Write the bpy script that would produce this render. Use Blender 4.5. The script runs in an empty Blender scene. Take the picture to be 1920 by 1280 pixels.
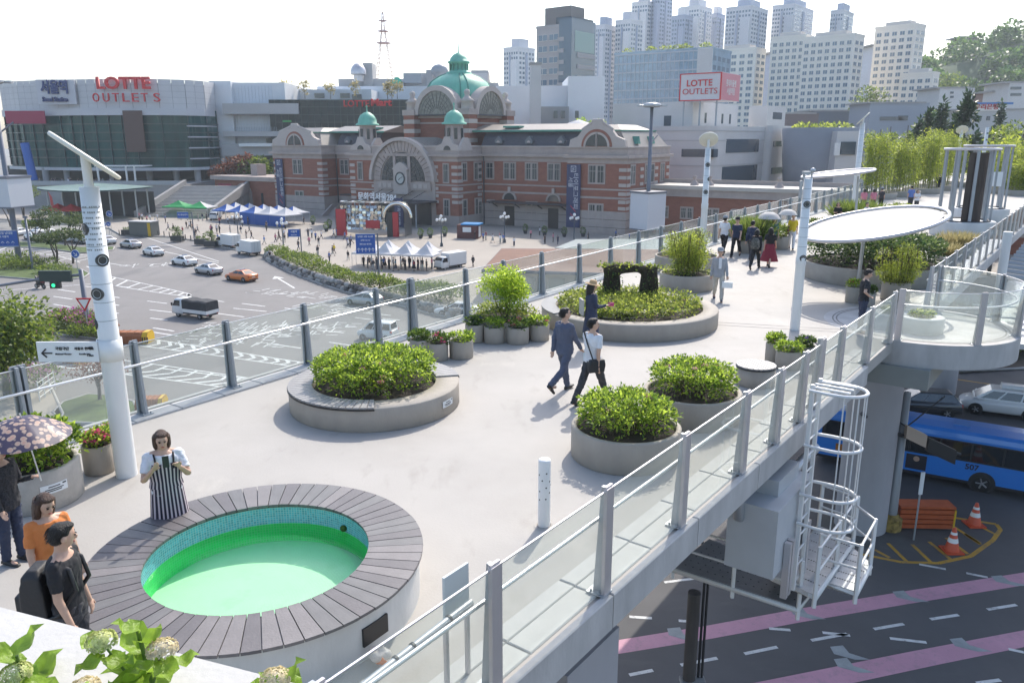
import bpy,random
import numpy as np
from mathutils import Vector,Matrix
from math import sin,cos,tan,pi,radians,degrees,sqrt,atan2,hypot
rnd=random.Random(7); NR=np.random.default_rng(7)
S=bpy.context.scene; COL=S.collection
# ---------------------------------------------------------------- camera, sky, sun, exposure
CF=1480.; PT=radians(14.4); RL=radians(.05); HC=5.0; G=-13.0
_f=Vector((0,cos(PT),-sin(PT))); _d0=Vector((0,-sin(PT),-cos(PT))); _r0=Vector((1,0,0))
_r=cos(RL)*_r0+sin(RL)*_d0; _d=-sin(RL)*_r0+cos(RL)*_d0
cam=bpy.data.cameras.new('camera'); camo=bpy.data.objects.new('camera',cam); COL.objects.link(camo)
cam.sensor_width=36; cam.lens=CF/1920*36; cam.clip_start=.1; cam.clip_end=6000
M=Matrix.Identity(4)
for i in range(3): M[i][0]=_r[i]; M[i][1]=-_d[i]; M[i][2]=-_f[i]
M[2][3]=HC; camo.matrix_world=M; S.camera=camo
SUN_AZ,SUN_EL=radians(20.5),radians(44.5)
W=bpy.data.worlds.new('World'); S.world=W; W.use_nodes=True
_n=W.node_tree.nodes; _bg=_n['Background']; _sk=_n.new('ShaderNodeTexSky'); _sk.sky_type='NISHITA'
_sk.sun_disc=False; _sk.sun_elevation=SUN_EL; _sk.sun_rotation=SUN_AZ; _sk.air_density=1.0; _sk.dust_density=2.0; _sk.ozone_density=1.0
W.node_tree.links.new(_sk.outputs[0],_bg.inputs[0]); _bg.inputs[1].default_value=.15
sl=bpy.data.lights.new('sun','SUN'); sl.energy=2.4; sl.angle=radians(.5); sl.color=(1,.935,.84)
so=bpy.data.objects.new('sun',sl); COL.objects.link(so)
_sd=Vector((cos(SUN_EL)*sin(SUN_AZ),cos(SUN_EL)*cos(SUN_AZ),sin(SUN_EL)))
so.rotation_euler=(-_sd).to_track_quat('-Z','Y').to_euler(); so.location=_sd*200
V=S.view_settings; V.view_transform='Standard'; V.look='None'; V.gamma=1; V.use_curve_mapping=False; V.exposure=1.0
try:
    S.cycles.use_denoising=True; S.cycles.denoiser='OPENIMAGEDENOISE'
    S.cycles.max_bounces=6; S.cycles.diffuse_bounces=3; S.cycles.glossy_bounces=3; S.cycles.transmission_bounces=4
    S.cycles.transparent_max_bounces=24; S.cycles.volume_bounces=0; S.cycles.caustics_reflective=False; S.cycles.caustics_refractive=False
except Exception: pass
# ---------------------------------------------------------------- measuring helpers
def ray(x,y): return _f+_r*((x-960)/CF)+_d*((y-640)/CF)
def at(x,y,z=0.):
    v=ray(x,y); t=(z-HC)/v.z; return Vector((0,0,HC))+v*t
def aty(x,y,Y):
    v=ray(x,y); return Vector((0,0,HC))+v*(Y/v.y)
# ---------------------------------------------------------------- materials
_M={}
def mat(name,col,rough=.6,metal=0.,var=0.,scale=3.,bump=0.,bscale=None,spec=.5,stretch=None,island=0.,coat=0.,trans=0.,alpha=1.):
    if name in _M: return _M[name]
    m=bpy.data.materials.new(name); m.use_nodes=True; nt=m.node_tree; N=nt.nodes; Lk=nt.links.new
    b=N['Principled BSDF']; out=N['Material Output']
    b.inputs['Roughness'].default_value=rough; b.inputs['Metallic'].default_value=metal
    b.inputs['Specular IOR Level'].default_value=spec
    if coat: b.inputs['Coat Weight'].default_value=coat; b.inputs['Coat Roughness'].default_value=.08
    c=(*col,1); b.inputs['Base Color'].default_value=c; m.diffuse_color=c
    src=None
    if var or bump:
        tc=N.new('ShaderNodeTexCoord'); v=tc.outputs['Object']
        if stretch:
            mp=N.new('ShaderNodeMapping'); mp.inputs['Scale'].default_value=stretch; Lk(v,mp.inputs[0]); v=mp.outputs[0]
    if var:
        t=N.new('ShaderNodeTexNoise'); t.inputs['Scale'].default_value=scale; t.inputs['Detail'].default_value=6; t.inputs['Roughness'].default_value=.62
        Lk(v,t.inputs['Vector']); r=N.new('ShaderNodeValToRGB')
        r.color_ramp.elements[0].position=.3; r.color_ramp.elements[1].position=.7
        r.color_ramp.elements[0].color=(*[max(0,k*(1-var)) for k in col],1); r.color_ramp.elements[1].color=(*[min(1,k*(1+var)) for k in col],1)
        Lk(t.outputs[0],r.inputs[0]); src=r.outputs[0]
    if island:
        g=N.new('ShaderNodeNewGeometry'); hs=N.new('ShaderNodeHueSaturation')
        mr=N.new('ShaderNodeMapRange'); mr.inputs[3].default_value=1-island; mr.inputs[4].default_value=1+island
        Lk(g.outputs['Random Per Island'],mr.inputs[0]); Lk(mr.outputs[0],hs.inputs['Value'])
        if src: Lk(src,hs.inputs['Color'])
        else: hs.inputs['Color'].default_value=c
        src=hs.outputs[0]
    if src: Lk(src,b.inputs['Base Color'])
    if bump:
        t2=N.new('ShaderNodeTexNoise'); t2.inputs['Scale'].default_value=bscale or scale*6; t2.inputs['Detail'].default_value=4; Lk(v,t2.inputs['Vector'])
        bp=N.new('ShaderNodeBump'); bp.inputs['Strength'].default_value=bump; bp.inputs['Distance'].default_value=.02
        Lk(t2.outputs[0],bp.inputs['Height']); Lk(bp.outputs[0],b.inputs['Normal'])
    if trans:
        tl=N.new('ShaderNodeBsdfTranslucent'); mx=N.new('ShaderNodeMixShader'); mx.inputs[0].default_value=trans
        if src: Lk(src,tl.inputs[0])
        else: tl.inputs[0].default_value=c
        Lk(b.outputs[0],mx.inputs[1]); Lk(tl.outputs[0],mx.inputs[2]); Lk(mx.outputs[0],out.inputs[0])
    _M[name]=m; return m
def wear_or_reflections(m,layers):
    """mix stains or wear into a material's base colour: (scale, low, high, colour, strength, stretch)"""
    nt=m.node_tree; N=nt.nodes; Lk=nt.links.new; b=N['Principled BSDF']; s=b.inputs['Base Color']; src=s.links[0].from_socket if s.links else None; tc=N.new('ShaderNodeTexCoord')
    for (sc,lo,hi,col,st,stre) in layers:
        mp=N.new('ShaderNodeMapping'); mp.inputs['Scale'].default_value=stre; mp.inputs['Location'].default_value=(sc*3.1,sc,0); Lk(tc.outputs['Object'],mp.inputs[0]); t=N.new('ShaderNodeTexNoise'); t.inputs['Scale'].default_value=sc; t.inputs['Detail'].default_value=8; t.inputs['Roughness'].default_value=.68; Lk(mp.outputs[0],t.inputs['Vector'])
        mr=N.new('ShaderNodeMapRange'); mr.inputs[1].default_value=lo; mr.inputs[2].default_value=hi; mr.inputs[4].default_value=st; Lk(t.outputs[0],mr.inputs[0])
        mx=N.new('ShaderNodeMix'); mx.data_type='RGBA'; Lk(mr.outputs[0],mx.inputs[0])
        if src: Lk(src,mx.inputs[6])
        else: mx.inputs[6].default_value=s.default_value
        mx.inputs[7].default_value=(*col,1); src=mx.outputs[2]
    Lk(src,s); return m
def leafmat(name,a,b,trans=.45,rough=.45):
    if name in _M: return _M[name]
    m=bpy.data.materials.new(name); m.use_nodes=True; nt=m.node_tree; N=nt.nodes; Lk=nt.links.new; p=N['Principled BSDF']; out=N['Material Output']
    g=N.new('ShaderNodeNewGeometry'); r=N.new('ShaderNodeValToRGB'); r.color_ramp.elements[0].color=(*a,1); r.color_ramp.elements[1].color=(*b,1)
    Lk(g.outputs['Random Per Island'],r.inputs[0]); Lk(r.outputs[0],p.inputs['Base Color']); p.inputs['Roughness'].default_value=rough; p.inputs['Specular IOR Level'].default_value=.35
    tl=N.new('ShaderNodeBsdfTranslucent'); br=N.new('ShaderNodeHueSaturation'); br.inputs['Value'].default_value=2.0; br.inputs['Hue'].default_value=.485; Lk(r.outputs[0],br.inputs['Color']); Lk(br.outputs[0],tl.inputs[0])
    mx=N.new('ShaderNodeMixShader'); mx.inputs[0].default_value=trans; Lk(p.outputs[0],mx.inputs[1]); Lk(tl.outputs[0],mx.inputs[2]); Lk(mx.outputs[0],out.inputs[0])
    m.diffuse_color=(*b,1); _M[name]=m; return m
def glassmat(name,tint,refl=.12,dirt=.08,dcol=(.7,.75,.72)):
    if name in _M: return _M[name]
    m=bpy.data.materials.new(name); m.use_nodes=True; nt=m.node_tree; N=nt.nodes; Lk=nt.links.new; out=N['Material Output']; N.remove(N['Principled BSDF'])
    t=N.new('ShaderNodeBsdfTransparent'); t.inputs[0].default_value=(*tint,1); g=N.new('ShaderNodeBsdfGlossy'); g.inputs['Roughness'].default_value=.03
    d=N.new('ShaderNodeBsdfTranslucent'); d.inputs[0].default_value=(*dcol,1)
    lw=N.new('ShaderNodeFresnel'); gm=N.new('ShaderNodeNewGeometry'); io=N.new('ShaderNodeMath'); io.operation='MULTIPLY_ADD'; io.inputs[1].default_value=-.7603; io.inputs[2].default_value=1.45; Lk(gm.outputs['Backfacing'],io.inputs[0]); Lk(io.outputs[0],lw.inputs[0]); mu=N.new('ShaderNodeMath'); mu.operation='MULTIPLY_ADD'; mu.inputs[1].default_value=.8; mu.inputs[2].default_value=refl*.3; Lk(lw.outputs[0],mu.inputs[0])
    m1=N.new('ShaderNodeMixShader'); m1.inputs[0].default_value=dirt; Lk(t.outputs[0],m1.inputs[1]); Lk(d.outputs[0],m1.inputs[2])
    m2=N.new('ShaderNodeMixShader'); Lk(mu.outputs[0],m2.inputs[0]); Lk(m1.outputs[0],m2.inputs[1]); Lk(g.outputs[0],m2.inputs[2]); Lk(m2.outputs[0],out.inputs[0])
    _M[name]=m; return m
# ---------------------------------------------------------------- objects
def tag(o,label=None,cat=None,group=None,kind=None):
    if label: o['label']=label
    if cat: o['category']=cat
    if group: o['group']=group
    if kind: o['kind']=kind
    return o
def thing(name,label,cat,loc=(0,0,0),rz=0.,group=None):
    o=bpy.data.objects.new(name,None); COL.objects.link(o); o.location=loc; o.rotation_euler=(0,0,rz); o.empty_display_size=.2
    return tag(o,label,cat,group)
def link(name,me,parent=None,loc=(0,0,0),rz=0.,scale=None,kind=None):
    o=bpy.data.objects.new(name,me); COL.objects.link(o); o.location=loc; o.rotation_euler=(0,0,rz)
    if scale is not None: o.scale=scale
    if parent: o.parent=parent
    if kind: o['kind']=kind
    return o
_kids={}
def children(o): return [c for c in o.children]
def dup(root,loc,rz=0.,label=None,group=None,scale=None,recol=None):
    def cp(o,par):
        c=o.copy(); COL.objects.link(c)
        if par is not None: c.parent=par; c.matrix_parent_inverse=o.matrix_parent_inverse
        if recol and o.type=='MESH':
            for i,sl_ in enumerate(c.material_slots):
                k=recol.get(sl_.material.name if sl_.material else None)
                if k: sl_.link='OBJECT'; sl_.material=k
        for ch in children(o): cp(ch,c)
        return c
    r=cp(root,None); r.location=loc; r.rotation_euler=(0,0,rz)
    if scale is not None: r.scale=scale
    if label: r['label']=label
    if group: r['group']=group
    return r
def npmesh(name,verts,faces,mats,mi=None,smooth=False):
    me=bpy.data.meshes.new(name); verts=np.asarray(verts,np.float32); faces=np.asarray(faces,np.int32); k=faces.shape[1]
    me.vertices.add(len(verts)); me.vertices.foreach_set('co',verts.ravel())
    me.loops.add(faces.size); me.loops.foreach_set('vertex_index',faces.ravel())
    me.polygons.add(len(faces)); me.polygons.foreach_set('loop_start',np.arange(len(faces),dtype=np.int32)*k)
    if mi is not None: me.polygons.foreach_set('material_index',np.asarray(mi,np.int32))
    if smooth: me.polygons.foreach_set('use_smooth',np.ones(len(faces),bool))
    for m in (mats if isinstance(mats,(list,tuple)) else [mats]): me.materials.append(m)
    me.update(calc_edges=True); return me
class MB:
    def __init__(s): s.v=[]; s.f=[]; s.m=[]; s.sm=[]
    def add(s,vs,fs,m=0,sm=False):
        b=len(s.v); s.v.extend([tuple(p) for p in vs]); s.f.extend([[b+i for i in f] for f in fs]); s.m.extend([m]*len(fs)); s.sm.extend([sm]*len(fs)); return s
    def box(s,x0,y0,z0,x1,y1,z1,m=0,bot=True):
        x0,x1=min(x0,x1),max(x0,x1); y0,y1=min(y0,y1),max(y0,y1); z0,z1=min(z0,z1),max(z0,z1)
        f=[[4,5,6,7],[0,1,5,4],[1,2,6,5],[2,3,7,6],[3,0,4,7]]
        if bot: f.append([3,2,1,0])
        return s.add([(x0,y0,z0),(x1,y0,z0),(x1,y1,z0),(x0,y1,z0),(x0,y0,z1),(x1,y0,z1),(x1,y1,z1),(x0,y1,z1)],f,m)
    def obox(s,c,sz,rz=0.,m=0,top=None):
        # box centred in plan at c, standing on c.z; top=(sx,sy) taper
        hx,hy,h=sz[0]/2,sz[1]/2,sz[2]; tx,ty=(top[0]/2,top[1]/2) if top else (hx,hy); ca,sa=cos(rz),sin(rz); vs=[]
        for (a,b,z) in ((hx,hy,0),(tx,ty,h)):
            for (i,j) in ((-1,-1),(1,-1),(1,1),(-1,1)): vs.append((c[0]+i*a*ca-j*b*sa,c[1]+i*a*sa+j*b*ca,c[2]+z))
        return s.add(vs,[[4,5,6,7],[0,1,5,4],[1,2,6,5],[2,3,7,6],[3,0,4,7],[3,2,1,0]],m)
    def prism(s,poly,z0,z1,m=0,bot=True,top=True):
        n=len(poly); a=sum(poly[i][0]*poly[(i+1)%n][1]-poly[(i+1)%n][0]*poly[i][1] for i in range(n))
        if a<0: poly=poly[::-1]
        vs=[(p[0],p[1],z0) for p in poly]+[(p[0],p[1],z1) for p in poly]
        fs=[[i,(i+1)%n,n+(i+1)%n,n+i] for i in range(n)]
        if top: fs.append(list(range(n,2*n)))
        if bot: fs.append(list(range(n-1,-1,-1)))
        return s.add(vs,fs,m)
    def yprism(s,poly,y0,y1,m=0):
        # polygon in x,z extruded along y
        n=len(poly); a=sum(poly[i][0]*poly[(i+1)%n][1]-poly[(i+1)%n][0]*poly[i][1] for i in range(n))
        if a<0: poly=poly[::-1]
        vs=[(p[0],y0,p[1]) for p in poly]+[(p[0],y1,p[1]) for p in poly]
        fs=[[(i+1)%n,i,n+i,n+(i+1)%n] for i in range(n)]+[list(range(n)),list(range(2*n-1,n-1,-1))]
        return s.add(vs,fs,m)
    def xprism(s,poly,x0,x1,m=0):
        # polygon in y,z extruded along x
        n=len(poly); a=sum(poly[i][0]*poly[(i+1)%n][1]-poly[(i+1)%n][0]*poly[i][1] for i in range(n))
        if a<0: poly=poly[::-1]
        vs=[(x0,p[0],p[1]) for p in poly]+[(x1,p[0],p[1]) for p in poly]
        fs=[[i,(i+1)%n,n+(i+1)%n,n+i] for i in range(n)]+[list(range(n-1,-1,-1)),list(range(n,2*n))]
        return s.add(vs,fs,m)
    def cyl(s,p0,p1,r0,r1=None,n=12,m=0,caps=True,sm=True):
        r1=r0 if r1 is None else r1; p0=Vector(p0); p1=Vector(p1); a=(p1-p0).normalized()
        u=a.orthogonal().normalized() if abs(a.z)<.999 else Vector((1,0,0)); w=a.cross(u); vs=[]
        for p,r in ((p0,r0),(p1,r1)):
            for i in range(n):
                t=2*pi*i/n; vs.append(p+u*(r*cos(t))+w*(r*sin(t)))
        s.add(vs,[[i,(i+1)%n,n+(i+1)%n,n+i] for i in range(n)],m,sm)
        if caps: s.add(vs,[list(range(n-1,-1,-1)),list(range(n,2*n))],m)
        return s
    def tube(s,pts,r,n=8,m=0,closed=False,rs=None):
        pts=[Vector(p) for p in pts]; k=len(pts); vs=[]; up=None
        for i,p in enumerate(pts):
            if closed: t=pts[(i+1)%k]-pts[i-1]
            else: t=pts[min(i+1,k-1)]-pts[max(i-1,0)]
            t.normalize()
            if up is None: up=t.orthogonal().normalized()
            up=(up-t*up.dot(t)); up=up.normalized() if up.length>1e-6 else t.orthogonal().normalized()
            w=t.cross(up); q=rs[i] if rs else r
            for j in range(n): a=2*pi*j/n; vs.append(p+up*(q*cos(a))+w*(q*sin(a)))
        fs=[]
        for i in range(k if closed else k-1):
            i2=(i+1)%k
            for j in range(n): fs.append([i*n+j,i*n+(j+1)%n,i2*n+(j+1)%n,i2*n+j])
        s.add(vs,fs,m,True)
        if not closed: s.add(vs[:n],[list(range(n-1,-1,-1))],m); s.add(vs[-n:],[list(range(n))],m)
        return s
    def lathe(s,prof,n=24,c=(0,0,0),m=0,sm=True,a0=0.,a1=2*pi,ph=0.):
        full=abs(a1-a0-2*pi)<1e-6; k=n if full else n+1; vs=[]; P=len(prof)
        for i in range(k):
            a=a0+(a1-a0)*i/n+ph
            for (r,z) in prof: vs.append((c[0]+r*cos(a),c[1]+r*sin(a),c[2]+z))
        fs=[]
        for i in range(n):
            i2=(i+1)%k
            for j in range(P-1):
                q=[i*P+j,i2*P+j,i2*P+j+1,i*P+j+1]
                if prof[j][0]<1e-6: q=[i*P+j,i2*P+j+1,i*P+j+1]
                elif prof[j+1][0]<1e-6: q=[i*P+j,i2*P+j,i*P+j+1]
                fs.append(q)
        return s.add(vs,fs,m,sm)
    def ell(s,c,r,n=10,k=6,m=0):
        prof=[(sin(pi*i/k),-cos(pi*i/k)) for i in range(k+1)]; b=len(s.v); s.lathe(prof,n,(0,0,0),m)
        for i in range(b,len(s.v)): p=s.v[i]; s.v[i]=(c[0]+p[0]*r[0],c[1]+p[1]*r[1],c[2]+p[2]*r[2])
        return s
    def loft(s,rings,m=0,caps=True,sm=True):
        n=len(rings[0]); vs=[p for r in rings for p in r]; fs=[]
        for i in range(len(rings)-1):
            for j in range(n): fs.append([i*n+j,i*n+(j+1)%n,(i+1)*n+(j+1)%n,(i+1)*n+j])
        s.add(vs,fs,m,sm)
        if caps: s.add(rings[0],[list(range(n-1,-1,-1))],m); s.add(rings[-1],[list(range(n))],m)
        return s
    def mesh(s,name,mats):
        me=bpy.data.meshes.new(name); me.from_pydata(s.v,[],s.f)
        for m in (mats if isinstance(mats,(list,tuple)) else [mats]): me.materials.append(m)
        me.polygons.foreach_set('material_index',s.m); me.polygons.foreach_set('use_smooth',s.sm); me.update(); return me
    def build(s,name,mats,parent=None,loc=(0,0,0),rz=0.,kind=None):
        return link(name,s.mesh(name,mats),parent,loc,rz,kind=kind)
SCR=bpy.data.scenes.new('scratch')
def scratch():
    with bpy.context.temp_override(scene=SCR,view_layer=SCR.view_layers[0]): return bpy.context.evaluated_depsgraph_get()
def remesh(mb,name,mats,vox,parent=None,smooth=2,fold=0.):
    o=mb.build('tmp_'+name,mats); COL.objects.unlink(o); SCR.collection.objects.link(o); md=o.modifiers.new('r','REMESH'); md.mode='VOXEL'; md.voxel_size=vox; md.use_smooth_shade=True
    if smooth: sm=o.modifiers.new('s','SMOOTH'); sm.iterations=smooth; sm.factor=.5
    dg=scratch(); me=bpy.data.meshes.new_from_object(o.evaluated_get(dg)); me.name=name
    if not me.materials:
        for m in (mats if isinstance(mats,(list,tuple)) else [mats]): me.materials.append(m)
    if fold:
        n=len(me.vertices); co=np.empty(n*3,np.float32); me.vertices.foreach_get('co',co); no=np.empty(n*3,np.float32); me.vertices.foreach_get('normal',no); co=co.reshape(-1,3); no=no.reshape(-1,3); x,y,z=co.T; d=np.zeros(n)
        g=np.random.default_rng(len(me.vertices))
        for k in range(9):
            w=g.normal(0,1,3)*np.array([26,26,34])*(.6+.12*k); d+=np.sin(co@w+g.uniform(0,6))*np.sin(co@(w[[1,0,2]]*.45)+g.uniform(0,6))/(1+.25*k)
        co=co+no*(np.abs(d)-.8)[:,None]*fold; me.vertices.foreach_set('co',co.astype(np.float32).ravel()); me.update()
    old=o.data; bpy.data.objects.remove(o); bpy.data.meshes.remove(old)
    return link(name,me,parent)
_FONT={}
def textmesh(body,size,depth=.002,bold=0.,align='CENTER',sx=1.):
    c=bpy.data.curves.new('lettering','FONT'); c.body=body; c.size=size; c.extrude=depth; c.offset=bold; c.align_x=align; c.align_y='CENTER'; c.resolution_u=3
    o=bpy.data.objects.new('lettering',c); SCR.collection.objects.link(o); dg=scratch(); me=bpy.data.meshes.new_from_object(o.evaluated_get(dg))
    bpy.data.objects.remove(o); bpy.data.curves.remove(c)
    if sx!=1.:
        for v in me.vertices: v.co.x*=sx
    return me
def text(body,size,m,parent,loc,rot=(pi/2,0,0),depth=.01,bold=0.,align='CENTER',name='lettering',sx=1.):
    me=textmesh(body,size,depth,bold,align,sx); me.materials.clear(); me.materials.append(m)
    o=link(name,me,parent,loc); o.rotation_euler=rot; return o
# ---------------------------------------------------------------- foliage
def leaves(name,P,out,L,mats,asp=.5,up=.6,rand=.6,fold=.12,mi=None):
    n=len(P); P=np.asarray(P); out=np.asarray(out)
    def nz(a): return a/np.maximum(np.linalg.norm(a,axis=1,keepdims=True),1e-6)
    D=nz(out+NR.normal(0,rand,(n,3))); Nn=np.array([0,0,up])+out*.4+NR.normal(0,rand*.8,(n,3)); Nn=nz(Nn-D*(Nn*D).sum(1,keepdims=True))
    s=np.cross(D,Nn); l=(L*NR.uniform(.65,1.3,n))[:,None]; w=l*asp
    mid=P+D*l*.45
    v=np.stack([P,mid+s*w*.5+Nn*l*fold,P+D*l,mid-s*w*.5+Nn*l*fold],1).reshape(-1,3)
    f=np.arange(n*4).reshape(-1,4); return npmesh(name,v,f,mats,mi)
def mound(n,R,h,K,seed=0,low=.0,flat=.5):
    g=np.random.default_rng(seed); th=g.uniform(0,2*pi,K); r=R*np.sqrt(g.uniform(0,1,K))*.95
    cz=h*np.sqrt(np.maximum(0,1-(r/R*.97)**2))**flat*g.uniform(.72,1.05,K)+low; C=np.stack([r*np.cos(th),r*np.sin(th),cz],1)
    i=g.integers(0,K,n); sg=R/np.sqrt(K)*.75; off=g.normal(0,1,(n,3))*np.array([sg,sg,sg*.7]); P=C[i]+off
    m=g.uniform(0,1,n)<.25; P[m,2]*=g.uniform(.2,.9,m.sum())
    rr=np.hypot(P[:,0],P[:,1]); k=np.where(rr>R*1.06,R*1.06/np.maximum(rr,1e-6),1); P[:,0]*=k; P[:,1]*=k; P[:,2]=np.maximum(P[:,2],low+.02)
    O=off/sg*.5+(P-np.array([0,0,-h*.2]))/max(R,h); O/=np.maximum(np.linalg.norm(O,axis=1,keepdims=True),1e-6)
    return P,O
def crown(n,lobes,seed=0,shell=.75):
    g=np.random.default_rng(seed); lobes=np.array(lobes,float); w=(lobes[:,3]*lobes[:,4]*lobes[:,5])**.67; i=g.choice(len(lobes),n,p=w/w.sum())
    d=g.normal(0,1,(n,3)); d/=np.linalg.norm(d,axis=1,keepdims=True); rr=g.uniform(shell**3,1.08,n)**(1/3)
    return lobes[i,:3]+d*lobes[i,3:6]*rr[:,None],d
def lobes(R,h,z0,k,seed,rs=.45):
    g=random.Random(seed); L=[]
    for i in range(k):
        a=g.uniform(0,2*pi); r=R*sqrt(g.random())*.75; t=g.uniform(-1,1); z=z0+h/2+t*h/2*.7; r*=sqrt(max(.1,1-(t*.8)**2)); q=R*rs*g.uniform(.7,1.2)
        L.append((r*cos(a),r*sin(a),z,q,q,q*.8))
    return L
# ================================================================ MATERIALS
deckm=mat('deck_concrete',(.376,.356,.329),.75,var=.07,scale=.5,bump=.14,bscale=26)
wear_or_reflections(deckm,[(.28,.50,.72,(.325,.303,.272),.6,(1,1,1)),(1.7,.56,.70,(.29,.27,.24),.6,(1,.35,1)),(7.5,.66,.74,(.25,.235,.22),.6,(1,1,1)),(.6,.60,.68,(.44,.415,.375),.6,(1.,.5,1))])
slabm=mat('paving_slab',(.47,.46,.44),.65,var=.08,scale=2.3,bump=.15,bscale=30)
fasc=mat('precast_concrete',(.43,.42,.41),.75,var=.16,scale=2.0,bump=.2,bscale=22,stretch=(1,1,.35))
girm=mat('girder_paint',(.24,.26,.25),.6,var=.08,scale=1.2)
plc=mat('planter_concrete',(.345,.31,.265),.75,var=.10,scale=2.6,bump=.2,bscale=35,stretch=(1,1,.5))
whc=mat('pale_concrete',(.60,.59,.57),.75,var=.13,scale=1.5,bump=.2,bscale=18,stretch=(1,1,.4))
woodm=mat('deck_board',(.142,.138,.138),.5,var=.16,scale=5,bump=.15,bscale=40,stretch=(1,6,1),island=.0)
slatm=mat('seat_board',(.30,.29,.285),.5,var=.12,scale=5,bump=.1,bscale=40)
steel=mat('galvanised_steel',(.42,.44,.46),.42,metal=.55,var=.06,scale=4)
steeld=mat('post_steel',(.34,.36,.38),.5,metal=.2,var=.06,scale=4)
alu=mat('brushed_aluminium',(.55,.53,.54),.38,metal=.6,var=.05,scale=3)
tubem=mat('handrail_tube',(.72,.72,.72),.28,metal=.7)
whp=mat('white_paint',(.74,.74,.72),.45,var=.04,scale=2)
glassr=glassmat('railing_glass',(.945,.97,.955),.08,.09,(.75,.80,.77))
soilm=mat('soil',(.028,.02,.014),.95,var=.4,scale=14,bump=.6,bscale=60)
blackm=mat('black_plastic',(.018,.018,.02),.45)
labm=mat('label_white',(.72,.74,.74),.45)
inkm=mat('black_ink',(.02,.02,.022),.6)
darkglass=mat('dark_glass',(.02,.025,.03),.08,spec=.8)
lf_hyd=leafmat('hydrangea_leaf',(.025,.08,.014),(.31,.43,.055),.55)
lf_gc=leafmat('ground_cover_leaf',(.03,.07,.014),(.31,.37,.065),.5)
lf_dark=leafmat('dark_shrub_leaf',(.025,.065,.016),(.12,.19,.035),.4)
lf_bam=leafmat('bamboo_leaf',(.06,.11,.018),(.32,.38,.055),.5)
lf_lime=leafmat('lime_tree_leaf',(.10,.20,.015),(.36,.48,.05),.55)
lf_grass=leafmat('straw_grass_blade',(.17,.16,.06),(.36,.32,.16),.4)
lf_green=leafmat('tall_grass_blade',(.05,.10,.02),(.17,.22,.05),.4)
lf_tree=leafmat('street_tree_leaf',(.03,.07,.014),(.17,.23,.035),.45)
stemm=mat('woody_stem',(.075,.05,.03),.85,var=.2,scale=20)
bark=mat('tree_bark',(.10,.085,.07),.9,var=.3,scale=9,bump=.5,bscale=30)
pinkf=mat('pink_blossom',(.75,.10,.28),.6,island=.3,trans=.3)
palef=mat('pale_pink_blossom',(.72,.42,.42),.6,island=.2,trans=.3)
violf=mat('violet_blossom',(.16,.10,.32),.6,island=.3,trans=.3)
yelf=mat('greenish_floret',(.62,.66,.28),.6,island=.25,trans=.3)
# ================================================================ BRIDGE DECK
pr,dr,nr=Vector((-.17,6.32,0)),Vector((.6,.8,0)),Vector((.8,-.6,0))
pl,dl,nl=Vector((-2.64,20.33,0)),Vector((.56,.8285,0)),Vector((-.8285,.56,0))
def RP(s,o=0.,z=0.): q=pr+dr*s+nr*o; return Vector((q.x,q.y,z))
def LP(s,o=0.,z=0.): q=pl+dl*s+nl*o; return Vector((q.x,q.y,z))
PLC=Vector((11.3,21.4,0)); PLR=2.45
deck=MB(); poly=[RP(-11,.0),RP(130,.0),LP(120,.1),LP(-40,.1)]
deck.prism([(p.x,p.y) for p in poly],-.3,0); DECK=deck.build('bridge_deck',deckm,kind='structure')
g=MB(); g.prism([(p.x,p.y) for p in (RP(-11,-1.3),RP(130,-1.3),LP(120,-.5),LP(-40,-.5))],-1.15,-.3)
for k in range(-2,30):
    a,b=RP(k*4,-.2,-.5),RP(k*4,-1.29,-.5); g.obox(((a.x+b.x)/2,(a.y+b.y)/2,-.7),(.16,1.08,.39),atan2(dr.y,dr.x)+pi/2)
g.build('bridge_girder',girm,kind='structure')
b=MB(); ns=64; b.lathe([(PLR,-.62),(PLR,0.002),(0,0.002)],ns,PLC,sm=False); b.lathe([(0,-.62),(PLR,-.62)],ns,PLC,sm=False)
b.build('balcony_deck',fasc,kind='structure')
b=MB(); c=PLC-nr*.35
b.obox((c.x-.55,c.y-.75,-1.14),(3.3,2.3,.52),atan2(dr.y,dr.x)); b.build('balcony_bracket',girm,kind='structure')
# fascia panels and slabs: one piece each
def slabmesh(name,lx,ly,z0,z1,m,bev=.012):
    b=MB(); b.obox((0,0,z0),(lx,ly,z1-z0-bev)); b.obox((0,0,z1-bev),(lx,ly,bev),top=(lx-2*bev,ly-2*bev)); return b.mesh(name,m)
ar,al=atan2(dr.y,dr.x),atan2(dl.y,dl.x)
fpm=slabmesh('fascia_panel',2.28,.10,-.40,.03,fasc); csm=slabmesh('coping_slab',1.28,.30,.0,.022,slabm); csm2=slabmesh('coping_slab',1.28,.22,.0,.03,slabm)
for k in range(-4,52):
    s=k*2.3+.9
    if 14.2<s<19.2: continue
    p=RP(s,.055); link('fascia_panel',fpm,DECK,(p.x,p.y,0),ar)
for k in range(-6,80):
    s=k*1.3
    if 14.8<s<18.6: continue
    p=RP(s,-.20); link('coping_slab',csm,DECK,(p.x,p.y,0),ar); p=RP(s,-.46); link('coping_slab',csm2,DECK,(p.x,p.y,0),ar)
lsm=slabmesh('edge_slab',.92,.42,.0,.03,slabm); fpl=slabmesh('fascia_panel',2.28,.10,-.40,.05,fasc)
for k in range(-24,110):
    p=LP(k*.94,-.14); link('edge_slab',lsm,DECK,(p.x,p.y,0),al)
for k in range(-10,48): p=LP(k*2.3,.15); link('fascia_panel',fpl,DECK,(p.x,p.y,0),al)
jm=mat('joint_line',(.20,.19,.185),.9)
b=MB()
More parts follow.
